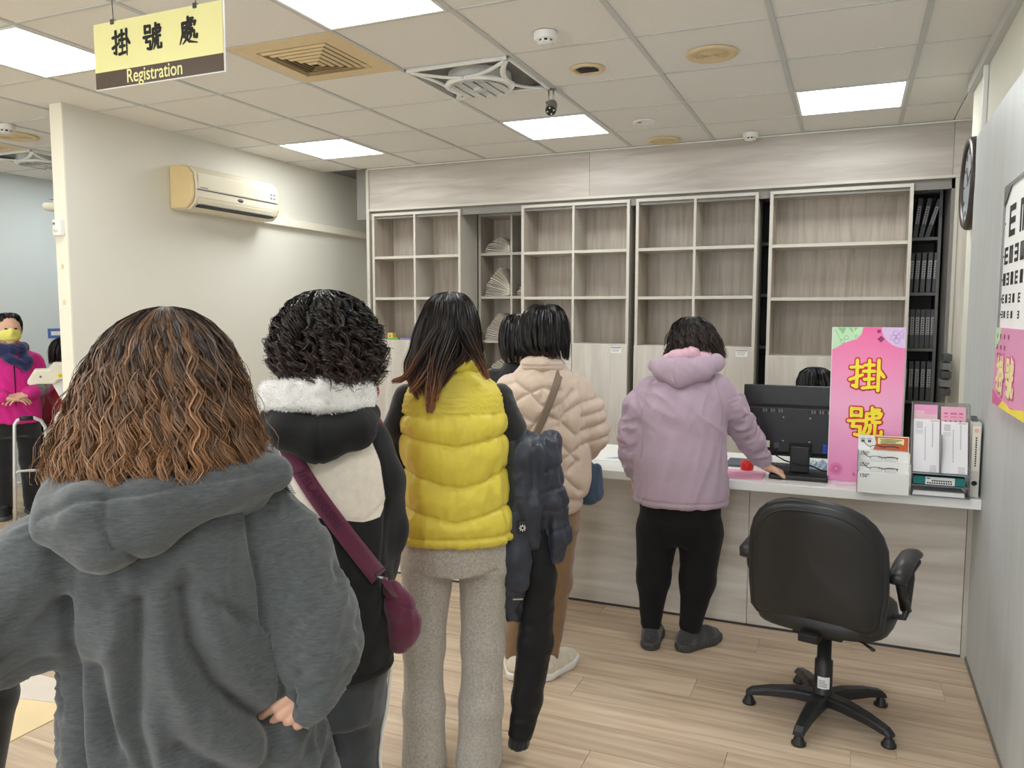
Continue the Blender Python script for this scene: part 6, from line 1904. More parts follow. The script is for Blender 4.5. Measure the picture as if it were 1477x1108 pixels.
# dark coat carried over her right arm
coat = thing('carried_coat', 'navy black puffer coat draped over the arm of the woman in yellow', 'coat', (-1.199, 2.325, 0), math.radians(27.3))
NV = fabric('navy_nylon', srgb(44, 49, 62), .42, var=.06, scale=14, weave=300, bump=.1, sheen=.05, spec=.5)
BN = fabric('black_nylon', srgb(20, 21, 25), .5, var=.06, scale=14, bump=.1, sheen=.05)
def fco(P):
    g = chain(P, R((.20, .0, 1.13), (.235, .0, 1.09), (.29, .01, 1.08), (.325, .03, 1.115)), [.035, .055, .055, .035], .03)
    g = smin(g, chain(P, R((.24, .0, 1.08), (.245, .0, .92), (.24, .0, .80)), [.055, .062, .05], .03), .04)
    g = smin(g, chain(P, R((.305, .02, 1.06), (.325, .02, .92), (.345, .02, .80), (.335, .02, .73)), [.050, .048, .040, .030], .03), .03)
    g = smin(g, chain(P, R((.20, .01, 1.0), (.20, .01, .80), (.185, .01, .62), (.195, .01, .54)), [.045, .050, .050, .035], .03), .03)
    return g
def dco(v, n):
    x, y, z = v.T
    d = .018 * folds(v, (.15, .0, 1), .045, .25, 51) + .004 * folds(v, (1, 0, .3), .05, .1, 52)
    for zc in (1.03, .96, .89, .82): d -= .006 * np.exp(-((z - zc - .15 * (x - .3)) / .006) ** 2) * (x > .285)
    return d
cm = cloth('coat_body', fco, (.11, -.1, .46), (.42, .12, 1.2), .006, NV, coat, dco)
cloth('sleeve', lambda P: smax(chain(P, R((.272, .02, .80), (.285, .02, .66), (.272, .02, .42), (.245, .015, .22), (.222, .01, .10)), [.052, .058, .060, .050, .042], .02, 1.2), .085 - P[2] + (P[0] - .22) * -.25, .006), (.15, -.08, .06), (.37, .11, .88), .006, BN, cm, lambda v, n: .005 * folds(v, (1, 0, .3), .06, .16, 53))
cloth('cuff', lambda P: smax(smax(chain(P, R((.222, .01, .12), (.215, .01, .05)), [.037, .036], .02), .052 - P[2], .004), P[2] - .092, .004), (.16, -.05, .03), (.28, .07, .12), .005, fabric('rib_knit', srgb(20, 20, 24), .9), cm, lambda v, n: .0015 * np.sin(v[:, 0] * 1400))
cloth('second_sleeve', lambda P: chain(P, R((.205, -.02, .88), (.20, -.035, .74), (.205, -.04, .66)), [.05, .052, .044], .02, 1.2), (.12, -.12, .58), (.28, .05, .96), .006, NV, cm, lambda v, n: .005 * folds(v, (1, 0, .3), .05, .14, 54))
MB().box(.205, .235, -.079, -.072, .83, .872).build('badge', mt['black'], cm, bevel=.002)
badge = [o for o in bpy.data.objects if o.name.startswith('badge') and o.parent == cm][0]
mb = MB()
for k in range(8):
    a = k * PI / 4
    mb.obox((.220 + .008 * math.cos(a), -.0798, .851 + .008 * math.sin(a)), .0035, .0005, .0016, Matrix.Rotation(-a, 3, 'Y'))
mb.build('emblem', mt['white'], badge)
MB().box(.188, .222, -.088, -.082, .612, .617).build('zip_end', mt['steel'], cm)

# ---- woman in the beige quilted jacket
def person_beige():
    t = thing('person', 'woman with a black bob in a beige quilted jacket and tan trousers', 'person', (-1.163, 3.104, 0), math.radians(20.5))
    armR = R((.13, 0, 1.24), (.19, .02, 1.05), (.17, .10, .955)); armL = R((-.17, 0, 1.24), (-.23, .03, 1.05), (-.16, .16, .98))
    tors = [(.80, -.02, 0, .14, .10), (.98, -.02, 0, .13, .09), (1.15, -.02, 0, .135, .09), (1.25, -.02, 0, .12, .07), (1.34, -.02, 0, .06, .05)]
    body(t, (-.012, .03, 1.475), (-.015, .0, 1.33), tors, [armR, armL],
         [R((.06, 0, .80), (.055, .03, .44), (.02, -.02, .07)), R((-.09, 0, .80), (-.10, .02, .44), (-.13, -.01, .07))],
         [dict(W=(.175, .10, .95), fwd=(.05, .25, -1), up=(1, 0, 0), side=1, curl=1.0, thumb=.8), dict(W=(-.16, .165, .98), fwd=(.5, .8, 0), up=(0, 0, 1), side=-1, curl=.6)])
    B_ = fabric('beige_quilt', srgb(206, 186, 170), .6, var=.03, scale=14, weave=300, bump=.12, sheen=.15)
    T_ = prof_fn([(.735, -.03, 0, .155, .135), (.79, -.025, 0, .185, .15), (.86, -.022, 0, .198, .155), (.98, -.02, 0, .19, .145), (1.1, -.02, 0, .188, .14), (1.2, -.02, 0, .185, .13), (1.265, -.02, 0, .15, .11), (1.31, -.02, .0, .095, .085), (1.345, -.02, 0, .068, .065)])
    def f(P):
        g = T_(P)
        g = smin(g, chain(P, R((.11, 0, 1.225), (.165, .0, 1.14), (.188, .02, 1.05), (.168, .08, .975)), [.062, .066, .064, .045], .02), .02)
        return smin(g, chain(P, R((-.15, 0, 1.225), (-.205, .0, 1.14), (-.225, .03, 1.05), (-.16, .15, .985)), [.062, .066, .064, .045], .02), .02)
    q = [[(-.22, 1.16), (-.15, 1.18), (-.09, 1.22), (-.02, 1.25), (.05, 1.24)], [(-.20, 1.24), (-.13, 1.27), (-.07, 1.23), (-.03, 1.185), (.02, 1.17), (.06, 1.19), (.10, 1.235)],
         [(-.10, 1.04), (-.04, 1.12), (.0, 1.14), (.05, 1.12), (.11, 1.06)], [(.04, 1.10), (.07, 1.15), (.12, 1.18)], [(-.05, 1.11), (-.10, 1.14), (-.17, 1.12)],
         [(-.06, 1.0), (.0, 1.05), (.06, 1.02), (.12, .95)], [(-.17, 1.02), (-.10, 1.04), (-.04, .98), (.02, .93), (.06, .96), (.12, 1.0)],
         [(.12, .95), (.06, .90), (.02, .87), (-.04, .9), (-.12, .96)], [(.06, .96), (.07, .89), (.13, .83)], [(.02, .87), (.08, .80), (.15, .78)], [(-.04, .82), (.02, .87)], [(-.16, .90), (-.06, .84), (.0, .78), (.02, .74)],
         [(-.02, 1.25), (-.03, 1.185)], [(.06, 1.19), (.05, 1.12)]]
    seam = [(.125, 1.26), (.135, 1.18), (.13, 1.08), (.125, .98)]
    def disp(v, n):
        x, y, z = v.T
        dm = np.full(len(v), 9.0)
        for c in q: dm = np.minimum(dm, pldist(x, z, c))
        slv = (x > .13) & (z > .93)
        ds = np.full(len(v), 9.0)
        for zc in (1.20, 1.145, 1.09, 1.03): ds = np.minimum(ds, np.abs(z - zc - .25 * (x - .2)))
        dm = np.where(slv, ds, dm)
        d = .014 * (1 - np.exp(-dm / .016)) - .004 * np.exp(-(dm / .0045) ** 2) + .003 * folds(v, (.4, 0, 1), .03, .08, 61)
        return d - .006 * np.exp(-(pldist(x, z, seam) / .005) ** 2) * (y < .0)
    j = cloth('quilted_jacket', f, (-.31, -.2, .70), (.28, .24, 1.37), .006, B_, t, disp)
    cloth('collar', lambda P: chain(P, R((-.085, .01, 1.335), (-.07, -.05, 1.34), (-.02, -.075, 1.345), (.03, -.05, 1.335), (.045, .01, 1.33)), [.032] * 5, .02), (-.13, -.12, 1.28), (.09, .06, 1.4), .005, B_, j, lambda v, n: .003 * folds(v, (1, 0, .2), .03, .1, 5) - .004 * np.exp(-((v[:, 2] - 1.338) / .003) ** 2))
    strap('shoulder_strap', f, [(.058, 1.335), (.035, 1.26), (.0, 1.17), (-.035, 1.09), (-.06, 1.04), (-.12, .93)], .030, fabric('taupe_webbing', srgb(120, 104, 88), .6), t, lift=.016, th=.005)
    TN = fabric('tan_cotton', srgb(134, 104, 72), .85, var=.06, scale=20)
    pants = legs_sdf([(.64, -.02, 0, .15, .12), (.72, -.02, 0, .155, .125), (.86, -.02, 0, .14, .11)], R((-.09, 0, .70), (-.10, .02, .40), (-.13, -.01, .09)), R((.06, 0, .70), (.04, .02, .40), (.012, -.01, .09)), [.085, .07, .05], [.080, .066, .042], zb=.075)
    cloth('trousers', pants, (-.24, -.18, .05), (.19, .18, .88), .008, TN, t, lambda v, n: .006 * folds(v, (1, 0, .5), .06, .2, 66) * (.4 + np.exp(-v[:, 2] / .2)))
    W2 = fabric('cream_trainers', srgb(220, 210, 190), .6, var=.12, scale=50)
    shoe(t, (.015, -.02, 0), 32, W2, mt['white'], h=.075); shoe(t, (-.13, -.02, 0), -6, W2, mt['white'], h=.075)
    hm = hair_mat('black_bob', srgb(10, 9, 10), srgb(34, 28, 28), .2, 1.0, .3, .5)
    hull = [(1.592, -.012, .02, .012, .012), (1.586, -.012, .02, .055, .055), (1.56, -.014, .018, .086, .09), (1.51, -.015, .012, .10, .11), (1.46, -.014, .008, .102, .114), (1.42, -.010, .0, .098, .11), (1.385, .0, -.004, .086, .096), (1.355, .02, -.002, .066, .078)]
    hair(t, 'hair', hull, hm, n=4000, seg=18, width=.0021, wave=(.0022, .10), seed=31, front=50, base=.90, lens=(.86, 1.02), depth=.10, drift=.1, flare=.04, fuzz=.008)
    return t
person_beige()
bg = thing('denim_bag', 'blue denim bag hanging from the hand of the woman in beige, before the counter', 'bag', (-1.163, 3.104, 0), math.radians(20.5))
DN = fabric('blue_denim', srgb(52, 74, 98), .9, var=.18, scale=40)
def fdb(P):
    g = chain(P, R((.17, .13, .87), (.180, .135, .755)), [.038, .048], .02, 1.5)
    g2 = chain(P, R((.222, .15, .87), (.224, .15, .76)), [.020, .026], .02, 1.4)
    return smax(smin(g, g2, .04), .712 - P[2], .01)
bgo = cloth('bag_body', fdb, (.1, .06, .69), (.29, .22, .94), .005, DN, bg, lambda v, n: .004 * folds(v, (.1, 0, 1), .035, .15, 71))
for y in (.115, .15): MB().tube([(.165, y, .88), (.178, .115, .925), (.205, y + .02, .88)], .006, 8, flat=.5).build('handle', DN, bg)

# ---- woman in the mauve jacket at the counter
def person_mauve():
    t = thing('person', 'woman in a mauve hooded jacket and black trousers leaning on the counter', 'person', (-.707, 3.605, 0), math.radians(11.1))
    armR = R((.20, 0, 1.22), (.285, .08, 1.03), (.395, .172, .85)); armL = R((-.15, 0, 1.22), (-.225, .0, 1.0), (-.205, .04, .80))
    tors = [(.74, .01, 0, .16, .11), (.95, .01, 0, .15, .11), (1.12, .02, 0, .155, .10), (1.21, .03, 0, .14, .085), (1.30, .035, .01, .06, .05)]
    body(t, (.055, .085, 1.415), (.04, .01, 1.27), tors, [armR, armL],
         [R((.10, 0, .74), (.085, .02, .40), (.07, -.01, .07)), R((-.085, 0, .74), (-.105, .02, .40), (-.11, -.02, .07))],
         [dict(W=(.395, .172, .838), fwd=(.75, .55, -.42), up=(.1, .2, 1), side=1, curl=1.05, thumb=.6), dict(W=(-.205, .045, .80), fwd=(.05, .2, -1), up=(-1, -.2, 0), side=-1, curl=1.1, thumb=.8)],
         look=(0, .85, -.35))
    MV = fabric('mauve_shell', srgb(180, 159, 175), .7, var=.03, scale=10, weave=400, bump=.15, sheen=.15)
    T_ = prof_fn([(.685, .012, 0, .212, .155), (.75, .012, 0, .212, .158), (.88, .008, 0, .205, .155), (1.0, .006, 0, .196, .145), (1.12, .012, 0, .198, .138), (1.2, .022, 0, .19, .122), (1.255, .03, 0, .15, .10), (1.30, .035, .01, .09, .08)])
    def f(P):
        g = T_(P)
        g = smin(g, chain(P, R((.165, 0, 1.205), (.235, .03, 1.13), (.278, .07, 1.04), (.33, .12, .955), (.378, .155, .875)), [.062, .064, .062, .056, .042], .02), .028)
        return smin(g, chain(P, R((-.125, 0, 1.205), (-.19, .0, 1.12), (-.218, .0, 1.0), (-.215, .015, .90), (-.205, .035, .815)), [.062, .062, .058, .052, .040], .02), .024)
    def disp(v, n):
        x, y, z = v.T
        arm = np.clip((np.abs(x - .01) - .19) / .03, 0, 1)
        d = (1 - arm) * (.010 * folds(v, (.5, .1, 1), .07, .3, 81) + .012 * folds(v, (-.8, .1, 1), .08, .25, 82) * np.clip((z - .95) / .15, 0, 1)) + arm * .014 * folds(v, (1, .3, .35), .045, .12, 83)
        d -= .004 * np.exp(-((z - .712) / .003) ** 2)
        for pts in ([(.16, 1.25), (.185, 1.15), (.19, 1.05)], [(-.12, 1.25), (-.155, 1.15), (-.165, 1.04), (-.17, .9)]): d -= .006 * np.exp(-(pldist(x, z, pts) / .005) ** 2) * (y < 0)
        return d
    j = cloth('hooded_jacket', f, (-.3, -.2, .65), (.45, .24, 1.33), .006, MV, t, disp)
    def fh(P):
        g = chain(P, R((-.115, -.05, 1.318), (-.075, -.09, 1.305), (.0, -.115, 1.298), (.09, -.11, 1.31), (.150, -.07, 1.335), (.155, -.02, 1.34)), [.030, .046, .056, .050, .034, .024], .03, 1.7)
        return smin(g, chain(P, R((-.07, -.09, 1.295), (-.01, -.12, 1.265), (.08, -.11, 1.30)), [.036, .036, .036], .02, 1.6), .02)
    cloth('hood', fh, (-.18, -.19, 1.2), (.22, .02, 1.39), .005, MV, j, lambda v, n: .003 * folds(v, (1, 0, -.4), .04, .2, 85) - .004 * np.exp(-(pldist(v[:, 0], v[:, 2], [(-.03, 1.35), (-.035, 1.28), (-.02, 1.24)]) / .003) ** 2) - .004 * np.exp(-(pldist(v[:, 0], v[:, 2], [(.075, 1.35), (.07, 1.30), (.06, 1.26)]) / .003) ** 2))
    LN = fabric('pink_lining', srgb(214, 170, 186), .6, var=.03)
    def fl(P): return chain(P, R((-.055, -.03, 1.345), (-.02, -.07, 1.36), (.045, -.09, 1.375), (.105, -.07, 1.355), (.135, -.02, 1.35)), [.026, .028, .028, .028, .024], .02)
    cloth('hood_lining', fl, (-.12, -.14, 1.3), (.19, .03, 1.43), .005, LN, j, lambda v, n: -.006 * np.exp(-((v[:, 0] - .03) / .004) ** 2) - .006 * np.exp(-((v[:, 0] - .085) / .004) ** 2) + .002 * folds(v, (.3, 0, 1), .03, .1, 3))
    pants = legs_sdf([(.50, .01, 0, .12, .09), (.60, .01, 0, .180, .135), (.74, .01, 0, .185, .14)], R((-.092, 0, .55), (-.105, .01, .32), (-.113, -.005, .11)), R((.108, 0, .55), (.095, .01, .32), (.068, -.005, .11)), [.098, .075, .048], [.10, .078, .050], zb=.085, k=.03)
    cloth('trousers', pants, (-.24, -.18, .06), (.26, .18, .76), .007, BLACK_TR, t, lambda v, n: .005 * folds(v, (1, 0, .3), .06, .2, 88) * (.4 + np.exp(-v[:, 2] / .15)))
    SH = fabric('charcoal_trainer', srgb(52, 52, 54), .7, var=.2, scale=70)
    SP = M('speckled_sole', srgb(70, 70, 70), .7, var=.75, scale=220)
    shoe(t, (-.112, -.01, 0), 2, SH, SP, h=.07); shoe(t, (.065, -.01, 0), 42, SH, SP, h=.07)
    hm = hair_mat('dark_brown_wavy_hair', srgb(16, 13, 12), srgb(62, 48, 42), .2, 1.0, .4, .5)
    hull = [(1.538, .048, .06, .012, .012), (1.532, .048, .058, .05, .05), (1.505, .05, .05, .082, .088), (1.46, .055, .04, .104, .115), (1.42, .06, .03, .116, .12), (1.385, .065, .03, .122, .118), (1.35, .075, .035, .120, .11)]
    ex = [([(.13, -.01, 1.42), (.165, -.02, 1.37), (.175, -.03, 1.335), (.17, -.03, 1.315)], 120, .010, .0025), ([(-.03, .0, 1.42), (-.06, -.01, 1.38), (-.07, -.01, 1.36)], 90, .010, .0025)]
    hair(t, 'hair', hull, hm, n=5000, seg=20, width=.0021, wave=(.007, .055), seed=41, front=50, base=.84, lens=(.82, 1.04), depth=.16, drift=.4, extra=ex, flare=.14, fuzz=.025, zcut=.3)
    return t
person_mauve()

# ---- simpler figures mostly hidden by the others
def plain_person(label, pos, rot, top_col, hair_cols, H=1.56, pants_col=(30, 30, 34), sw=.17, armsL=None, armsR=None, hood=False, hairhull=None, fine=False, bodyw=.165, coll=None, look=(0, 1, 0), hairn=1500, seed=3, handL=None, handR=None, shoes=True, sleeve_r=.052, folds_amp=.006, name_top='jacket', legx=.09):
    t = thing('person', label, 'person', pos, rot)
    dz = H - 1.56
    aR = armsR or R((sw - .02, 0, 1.25 + dz), (sw + .03, .02, 1.0 + dz), (sw + .01, .10, .80 + dz))
    aL = armsL or R((-sw + .02, 0, 1.25 + dz), (-sw - .03, .02, 1.0 + dz), (-sw - .01, .10, .80 + dz))
    w = bodyw
    tors = [(.80, 0, 0, w - .02, .10), (.98, 0, 0, w - .03, .09), (1.14 + dz, 0, 0, w - .025, .09), (1.24 + dz, 0, 0, w - .04, .07), (1.33 + dz, 0, 0, .06, .05)]
    hands = []
    hands.append(handR or dict(W=aR[2], fwd=tuple(Vector(aR[2]) - Vector(aR[1])), up=(1, -.2, .1), side=1, curl=.6))
    hands.append(handL or dict(W=aL[2], fwd=tuple(Vector(aL[2]) - Vector(aL[1])), up=(-1, -.2, .1), side=-1, curl=.6))
    hc = (0, .03, H - .125)
    body(t, hc, (0, 0, 1.31 + dz), tors, [aR, aL], [R((legx, 0, .80), (legx, .01, .43), (legx, -.02, .07)), R((-legx, 0, .80), (-legx, .01, .43), (-legx, -.02, .07))], hands, fine_head=fine, look=look)
    C_ = fabric(name_top + '_%d' % seed, srgb(*top_col), .7, var=.04, bump=.12, sheen=.1)
    T_ = prof_fn([(.72, 0, 0, w + .03, .14), (.85, 0, 0, w + .025, .14), (1.0, 0, 0, w + .01, .13), (1.14 + dz, 0, 0, w + .01, .125), (1.22 + dz, 0, 0, w, .11), (1.28 + dz, 0, 0, w * .7, .085), (1.33 + dz, 0, 0, .07, .07)])
    def f(P):
        g = T_(P)
        for a in (aR, aL):
            q_ = Vector(a[1]).lerp(Vector(a[2]), .9)
            g = smin(g, chain(P, [(a[0][0] * .94, a[0][1], a[0][2] - .008), a[1], tuple(q_)], [sleeve_r * 1.1, sleeve_r, sleeve_r * .75], .02), .025)
        return g
    xs = [p[0] for p in aR + aL] + [w, -w]; ys = [p[1] for p in aR + aL] + [0]
    j = cloth(name_top, f, (min(xs) - .09, min(min(ys) - .09, -.18), .66), (max(xs) + .09, max(max(ys) + .09, .18), 1.37 + dz), .009, C_, t, lambda v, n: folds_amp * folds(v, (.7, .1, .7), .06, .18, seed))
    if hood:
        cloth('hood', lambda P: smin(chain(P, R((.10, -.02, 1.36 + dz), (.075, -.085, 1.34 + dz), (0, -.115, 1.32 + dz), (-.075, -.085, 1.34 + dz), (-.10, -.02, 1.36 + dz)), [.032, .04, .045, .04, .032], .02), chain(P, R((.085, -.02, 1.40 + dz), (.06, -.07, 1.395 + dz), (-.06, -.07, 1.395 + dz), (-.085, -.02, 1.40 + dz)), [.024] * 4, .02), .03), (-.16, -.18, 1.24 + dz), (.16, .04, 1.45 + dz), .007, C_, j)
    pants = legs_sdf([(.62, 0, 0, w, .12), (.74, 0, 0, w, .125), (.88, 0, 0, w - .015, .11)], R((-legx, 0, .72), (-legx, .01, .42), (-legx, -.01, .06)), R((legx, 0, .72), (legx, .01, .42), (legx, -.01, .06)), [.09, .068, .056], [.09, .068, .056], zb=.05)
    cloth('trousers', pants, (-.22, -.17, .03), (.22, .17, .9), .011, fabric('trousers_%d' % seed, srgb(*pants_col), .85), t, lambda v, n: .004 * folds(v, (1, 0, .3), .06, .2, 9))
    if shoes:
        for s in (-1, 1): shoe(t, (s * legx, -.01, 0), s * 8, mt['black_matte'], mt['dark_grey'])
    hm = hair_mat('hair_%d' % seed, srgb(*hair_cols[0]), srgb(*hair_cols[1]), .2, 1.0, .33, .5)
    hull = hairhull or [(H, 0, .02, .012, .012), (H - .006, 0, .02, .055, .055), (H - .03, 0, .018, .085, .09), (H - .08, 0, .012, .10, .11), (H - .13, 0, .008, .102, .114), (H - .17, 0, .0, .098, .11), (H - .21, 0, -.004, .086, .096), (H - .24, 0, -.002, .072, .08)]
    hair(t, 'hair', hull, hm, n=hairn, seg=14, width=.0034, wave=(.002, .10), seed=seed, front=52, base=.9, lens=(.86, 1.02), depth=.10, drift=.1, fuzz=.008)
    return t, f
plain_person('person in a dark red hooded jacket hidden behind the curly haired woman', (-1.405, 1.948, 0), math.radians(36), (150, 24, 44), ((12, 10, 10), (40, 30, 30)), 1.52, hood=True, sw=.125, bodyw=.125, seed=101, sleeve_r=.042, legx=.05)
plain_person('black haired person in black, hidden behind the woman in beige', (-1.452, 3.50, 0), math.radians(23), (26, 26, 28), ((9, 9, 10), (30, 26, 26)), 1.55, sw=.15, bodyw=.14, seed=102,
             armsR=R((.13, 0, 1.24), (.16, .06, 1.02), (.06, .20, .95)), armsL=R((-.13, 0, 1.24), (-.17, .06, 1.02), (-.06, .20, .95)))


# ---- masked woman in the pink padded jacket, far left, facing the camera
def person_pink():
    pos = (-5.866, 4.044, 0); rot = math.radians(55.4 + 180 + 6)
    armR = R((.16, 0, 1.20), (.20, .0, .98), (.06, .19, .93)); armL = R((-.16, 0, 1.20), (-.215, .0, .98), (-.07, .17, .94))
    t, f = plain_person('masked woman in a hot pink padded jacket and navy scarf, far left', pos, rot, (214, 36, 138), ((14, 11, 11), (44, 34, 30)), 1.555, seed=104, fine=True, bodyw=.155, sleeve_r=.055, pants_col=(18, 18, 20), folds_amp=.012,
             armsR=armR, armsL=armL, handR=dict(W=(.06, .19, .93), fwd=(-1, .1, -.1), up=(0, .5, 1), side=-1, curl=.5), handL=dict(W=(-.07, .17, .94), fwd=(1, .25, -.15), up=(0, .5, 1), side=1, curl=.5),
             hairhull=[(1.555, 0, .01, .012, .012), (1.549, 0, .01, .05, .05), (1.53, 0, .008, .074, .08), (1.48, 0, .0, .086, .098), (1.43, 0, -.004, .085, .094), (1.39, 0, -.008, .074, .082), (1.355, 0, -.012, .055, .06)], name_top='padded_jacket')
    MK = M('yellow_mask', srgb(238, 228, 120), .7, var=.03)
    def fm(P):
        g = smax(ell(P, (0, .045, 1.392), (.073, .092, .075)), -(P[1] - .045), .01)
        g = smax(g, np.abs(P[2] - 1.392) - .046, .006)
        g = smin(g, cone(P, (0, .125, 1.425), (0, .135, 1.40), .012, .014), .02)
        return g
    mo = cloth('face_mask', fm, (-.09, .02, 1.33), (.09, .17, 1.46), .005, MK, t, lambda v, n: .0015 * np.sin(v[:, 2] * 450))
    for s in (-1, 1): MB().tube([(s * .068, .06, 1.43), (s * .082, .02, 1.44), (s * .084, .0, 1.42)], .0015, 6).build('ear_loop', mt['white'], mo)
    SC = fabric('navy_scarf', srgb(26, 34, 84), .85, var=.4, scale=18)
    def fsf(P):
        g = chain(P, R((-.085, .0, 1.29), (-.06, .07, 1.285), (0, .10, 1.28), (.06, .07, 1.285), (.085, .0, 1.29), (.05, -.07, 1.30), (-.05, -.07, 1.30), (-.085, .0, 1.29)), [.036] * 8, .02)
        g = smin(g, chain(P, R((-.07, .07, 1.25), (-.10, .11, 1.19), (-.08, .125, 1.14)), [.034, .034, .028], .02), .02)
        return smin(g, chain(P, R((.06, .09, 1.25), (.02, .125, 1.21), (-.06, .13, 1.17)), [.03, .032, .03], .02), .02)
    cloth('scarf', fsf, (-.16, -.13, 1.08), (.15, .18, 1.36), .006, SC, t, lambda v, n: .005 * folds(v, (1, .3, .3), .03, .1, 5))
    MB().tube([(-.005, surf_y(f, 0, z, front=True) * 0 + .128 + .01 * (1 - abs(z - 1.0) * 2), z) for z in (1.22, 1.1, 1.0, .9, .80, .74)], .006, 6, flat=.5).build('zip', mt['ink'], t)
    # plaid forearm showing at the elbow
    PD = fabric('plaid_cloth', srgb(120, 112, 108), .85, var=.6, scale=30)
    cloth('plaid_cuff', lambda P: chain(P, R((-.205, .03, .985), (-.16, .085, .965)), [.052, .047], .01), (-.28, -.03, .9), (-.08, .16, 1.06), .007, PD, t)
person_pink()

# ---- seated person in red behind her
def seated(label, pos, rot, top, hairc, seed, H=1.30, dark=(36, 34, 38)):
    t = thing('person', label, 'person', pos, rot)
    aR = R((.15, 0, .98), (.20, .10, .76), (.12, .30, .70)); aL = R((-.15, 0, .98), (-.20, .10, .76), (-.12, .30, .70))
    body(t, (0, .06, H - .125), (0, 0, 1.04), [(.50, 0, 0, .15, .11), (.70, 0, 0, .135, .095), (.88, 0, 0, .14, .09), (.98, 0, 0, .12, .07), (1.06, 0, .0, .06, .05)], [aR, aL],
         [R((.09, .02, .55), (.11, .42, .53), (.11, .33, .08)), R((-.09, .02, .55), (-.11, .42, .53), (-.11, .33, .08))],
         [dict(W=aR[2], fwd=(-.2, 1, -.1), up=(0, 0, 1), side=1, curl=.5), dict(W=aL[2], fwd=(.2, 1, -.1), up=(0, 0, 1), side=-1, curl=.5)])
    C_ = fabric('coat_%d' % seed, srgb(*top), .75, var=.05)
    T_ = prof_fn([(.49, 0, 0, .19, .15), (.62, 0, 0, .19, .15), (.8, 0, 0, .175, .13), (.93, 0, 0, .165, .11), (1.0, 0, 0, .12, .09), (1.06, 0, 0, .075, .07)])
    def f(P):
        g = T_(P)
        for a in (aR, aL): g = smin(g, chain(P, a, [.058, .052, .04], .02), .025)
        return g
    cloth('coat', f, (-.3, -.19, .45), (.3, .38, 1.1), .010, C_, t, lambda v, n: .006 * folds(v, (.5, .3, .7), .06, .18, seed))
    def fp(P):
        g = chain(P, R((.09, .0, .545), (.11, .42, .54), (.11, .33, .10)), [.085, .066, .055], .02)
        return smax(smin(g, chain(P, R((-.09, .0, .545), (-.11, .42, .54), (-.11, .33, .10)), [.085, .066, .055], .02), .03), .07 - P[2], .005)
    cloth('trousers', fp, (-.2, -.1, .05), (.2, .5, .66), .011, fabric('trousers_%d' % seed, srgb(*dark), .85), t)
    for s in (-1, 1): shoe(t, (s * .11, .32, 0), s * 6, mt['black_matte'], mt['dark_grey'])
    hm = hair_mat('hair_%d' % seed, srgb(*hairc[0]), srgb(*hairc[1]), .2, 1.0, .35, .5)
    hair(t, 'hair', [(H, 0, .05, .012, .012), (H - .006, 0, .05, .055, .055), (H - .03, 0, .048, .086, .09), (H - .08, 0, .04, .102, .112), (H - .13, 0, .034, .106, .114), (H - .18, 0, .025, .10, .105), (H - .23, 0, .01, .09, .09)], hm, n=1300, seg=12, width=.0036, wave=(.003, .08), seed=seed, front=52, base=.9)
    return t
seated('seated dark haired person in a red coat behind the masked woman', (-5.93, 4.50, 0), math.radians(-60), (150, 26, 44), ((18, 13, 13), (50, 36, 32)), 105, 1.36)
seated('clerk with black hair seated behind the monitor', (-.165, 4.84, 0), math.radians(20), (60, 60, 70), ((10, 10, 12), (36, 32, 32)), 106, 1.245)
seated('seated person in black at the left edge, only one knee in view', (-2.425, 1.070, 0), math.radians(-70), (26, 26, 30), ((12, 10, 10), (40, 30, 30)), 107, 1.28, (14, 14, 17))
c4 = copy_tree(chair); c4.location = (-2.425, 1.070, 0); c4.rotation_euler.z = math.radians(-70)
c4['label'] = 'black chair outside the left edge under the seated person'
c3 = copy_tree(chair); c3.location = (-5.93, 4.50, 0); c3.rotation_euler.z = math.radians(-60)
c3['label'] = 'black chair under the seated person in red at the far left'

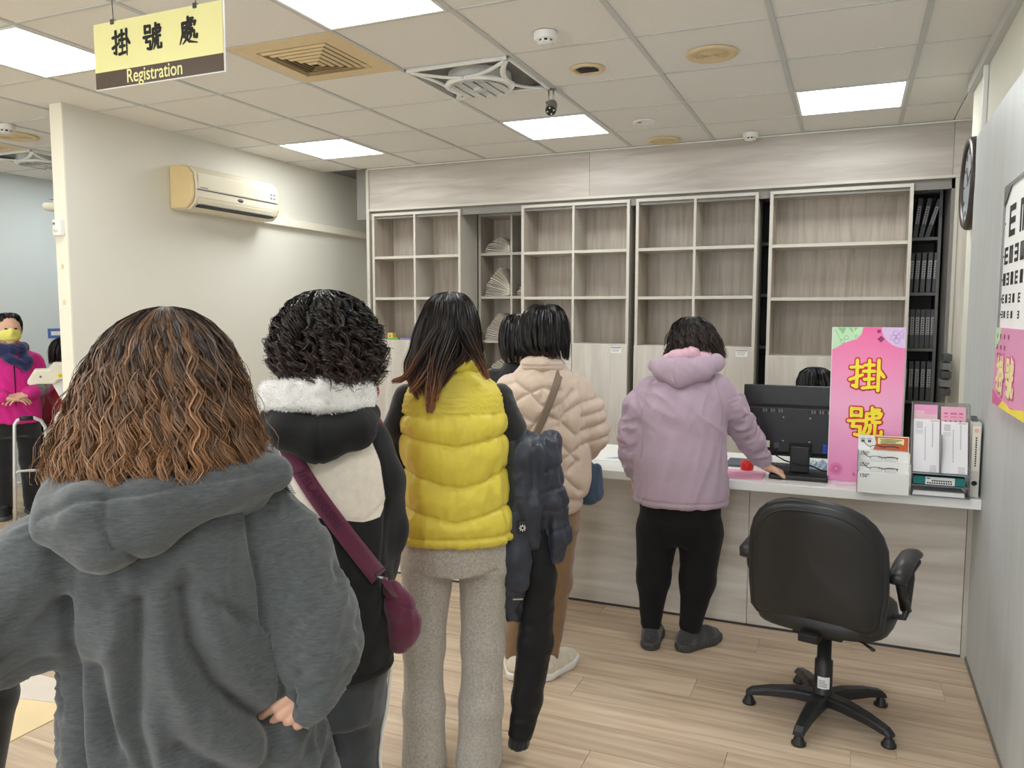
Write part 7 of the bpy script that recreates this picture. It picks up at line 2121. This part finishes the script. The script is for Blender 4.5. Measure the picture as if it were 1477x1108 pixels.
# ---- walking frame and blood pressure monitor in the side room
w = thing('walking_frame', 'grey aluminium walking frame with black grips at the far left', 'walking frame', (-5.32, 3.79, 0), math.radians(54))
AL = mt['alu']
for k, (x, y) in enumerate(((-.10, 0), (.16, .30))):
    MB().tube([(x - .03, y, .02), (x - .015, y, .42), (x, y, .77), (x + .018, y, .80), (x + .05, y, .812), (x + .115, y, .812), (x + .16, y, .79), (x + .185, y, .74), (x + .19, y, .62), (x + .19, y, .02)], .0125, 12).build('side_tube', AL, w)
    MB().tube([(x + .03, y, .812), (x + .115, y, .812)], .017, 12).build('grip', mt['black'], w)
    MB().tube([(x - .02, y, .42), (x + .01, y, .44), (x + .19, y, .43)], .010, 10).build('side_brace', AL, w)
    for xx in (x - .03, x + .19): MB().lathe([(0, 0), (.018, 0), (.017, .03), (.013, .035)], (xx, y, .0), 16).build('rubber_foot', mt['black'], w)
MB().tube([(.09, 0, .70), (.16, .10, .73), (.30, .28, .73), (.35, .30, .70)], .011, 10).build('front_bar', AL, w)
bp = thing('blood_pressure_monitor', 'white automatic blood pressure monitor on a stand beside the partition', 'monitor', (-4.93, 3.62, 0), math.radians(54))
MB().tube([(.10, .10, .02), (.10, .10, .78)], .03, 12).build('stand_post', mt['white'], bp)
MB().box(-.08, .28, -.05, .30, 0, .025).build('stand_foot', mt['white'], bp, bevel=.006)
MB().prism([(-.05, 1.175), (-.10, 1.09), (-.085, 1.075), (-.03, 1.082), (.06, 1.078), (.08, 1.105), (.22, 1.12), (.22, 1.215), (.06, 1.215), (.03, 1.175)], .0, .20).build('housing', mt['offwhite'], bp, bevel=.008, label='white sloped head of the device')
MB().prism([(.035, 1.10), (.09, .975), (.24, .84), (.26, .87), (.26, 1.11)], .04, .16).build('arm_rest', mt['white'], bp, bevel=.006)
MB().box(.08, .18, -.004, -.0005, 1.125, 1.148).build('warning_label', mt['yellow'], bp)
mb = MB()
for k in range(3): mb.box(.085, .17, -.0055, -.004, 1.129 + k * .006, 1.131 + k * .006)
mb.build('print', mt['orange'], bp)
MB().lathe([(0, -.004), (.007, -.004), (.008, 0)], (-.02, 0, 1.13), 14, 'Y').build('button', mt['grey_plastic'], bp)
MB().box(.10, .15, .10, .15, .78, .90).build('post_head', mt['white'], bp)
# light blue file board behind
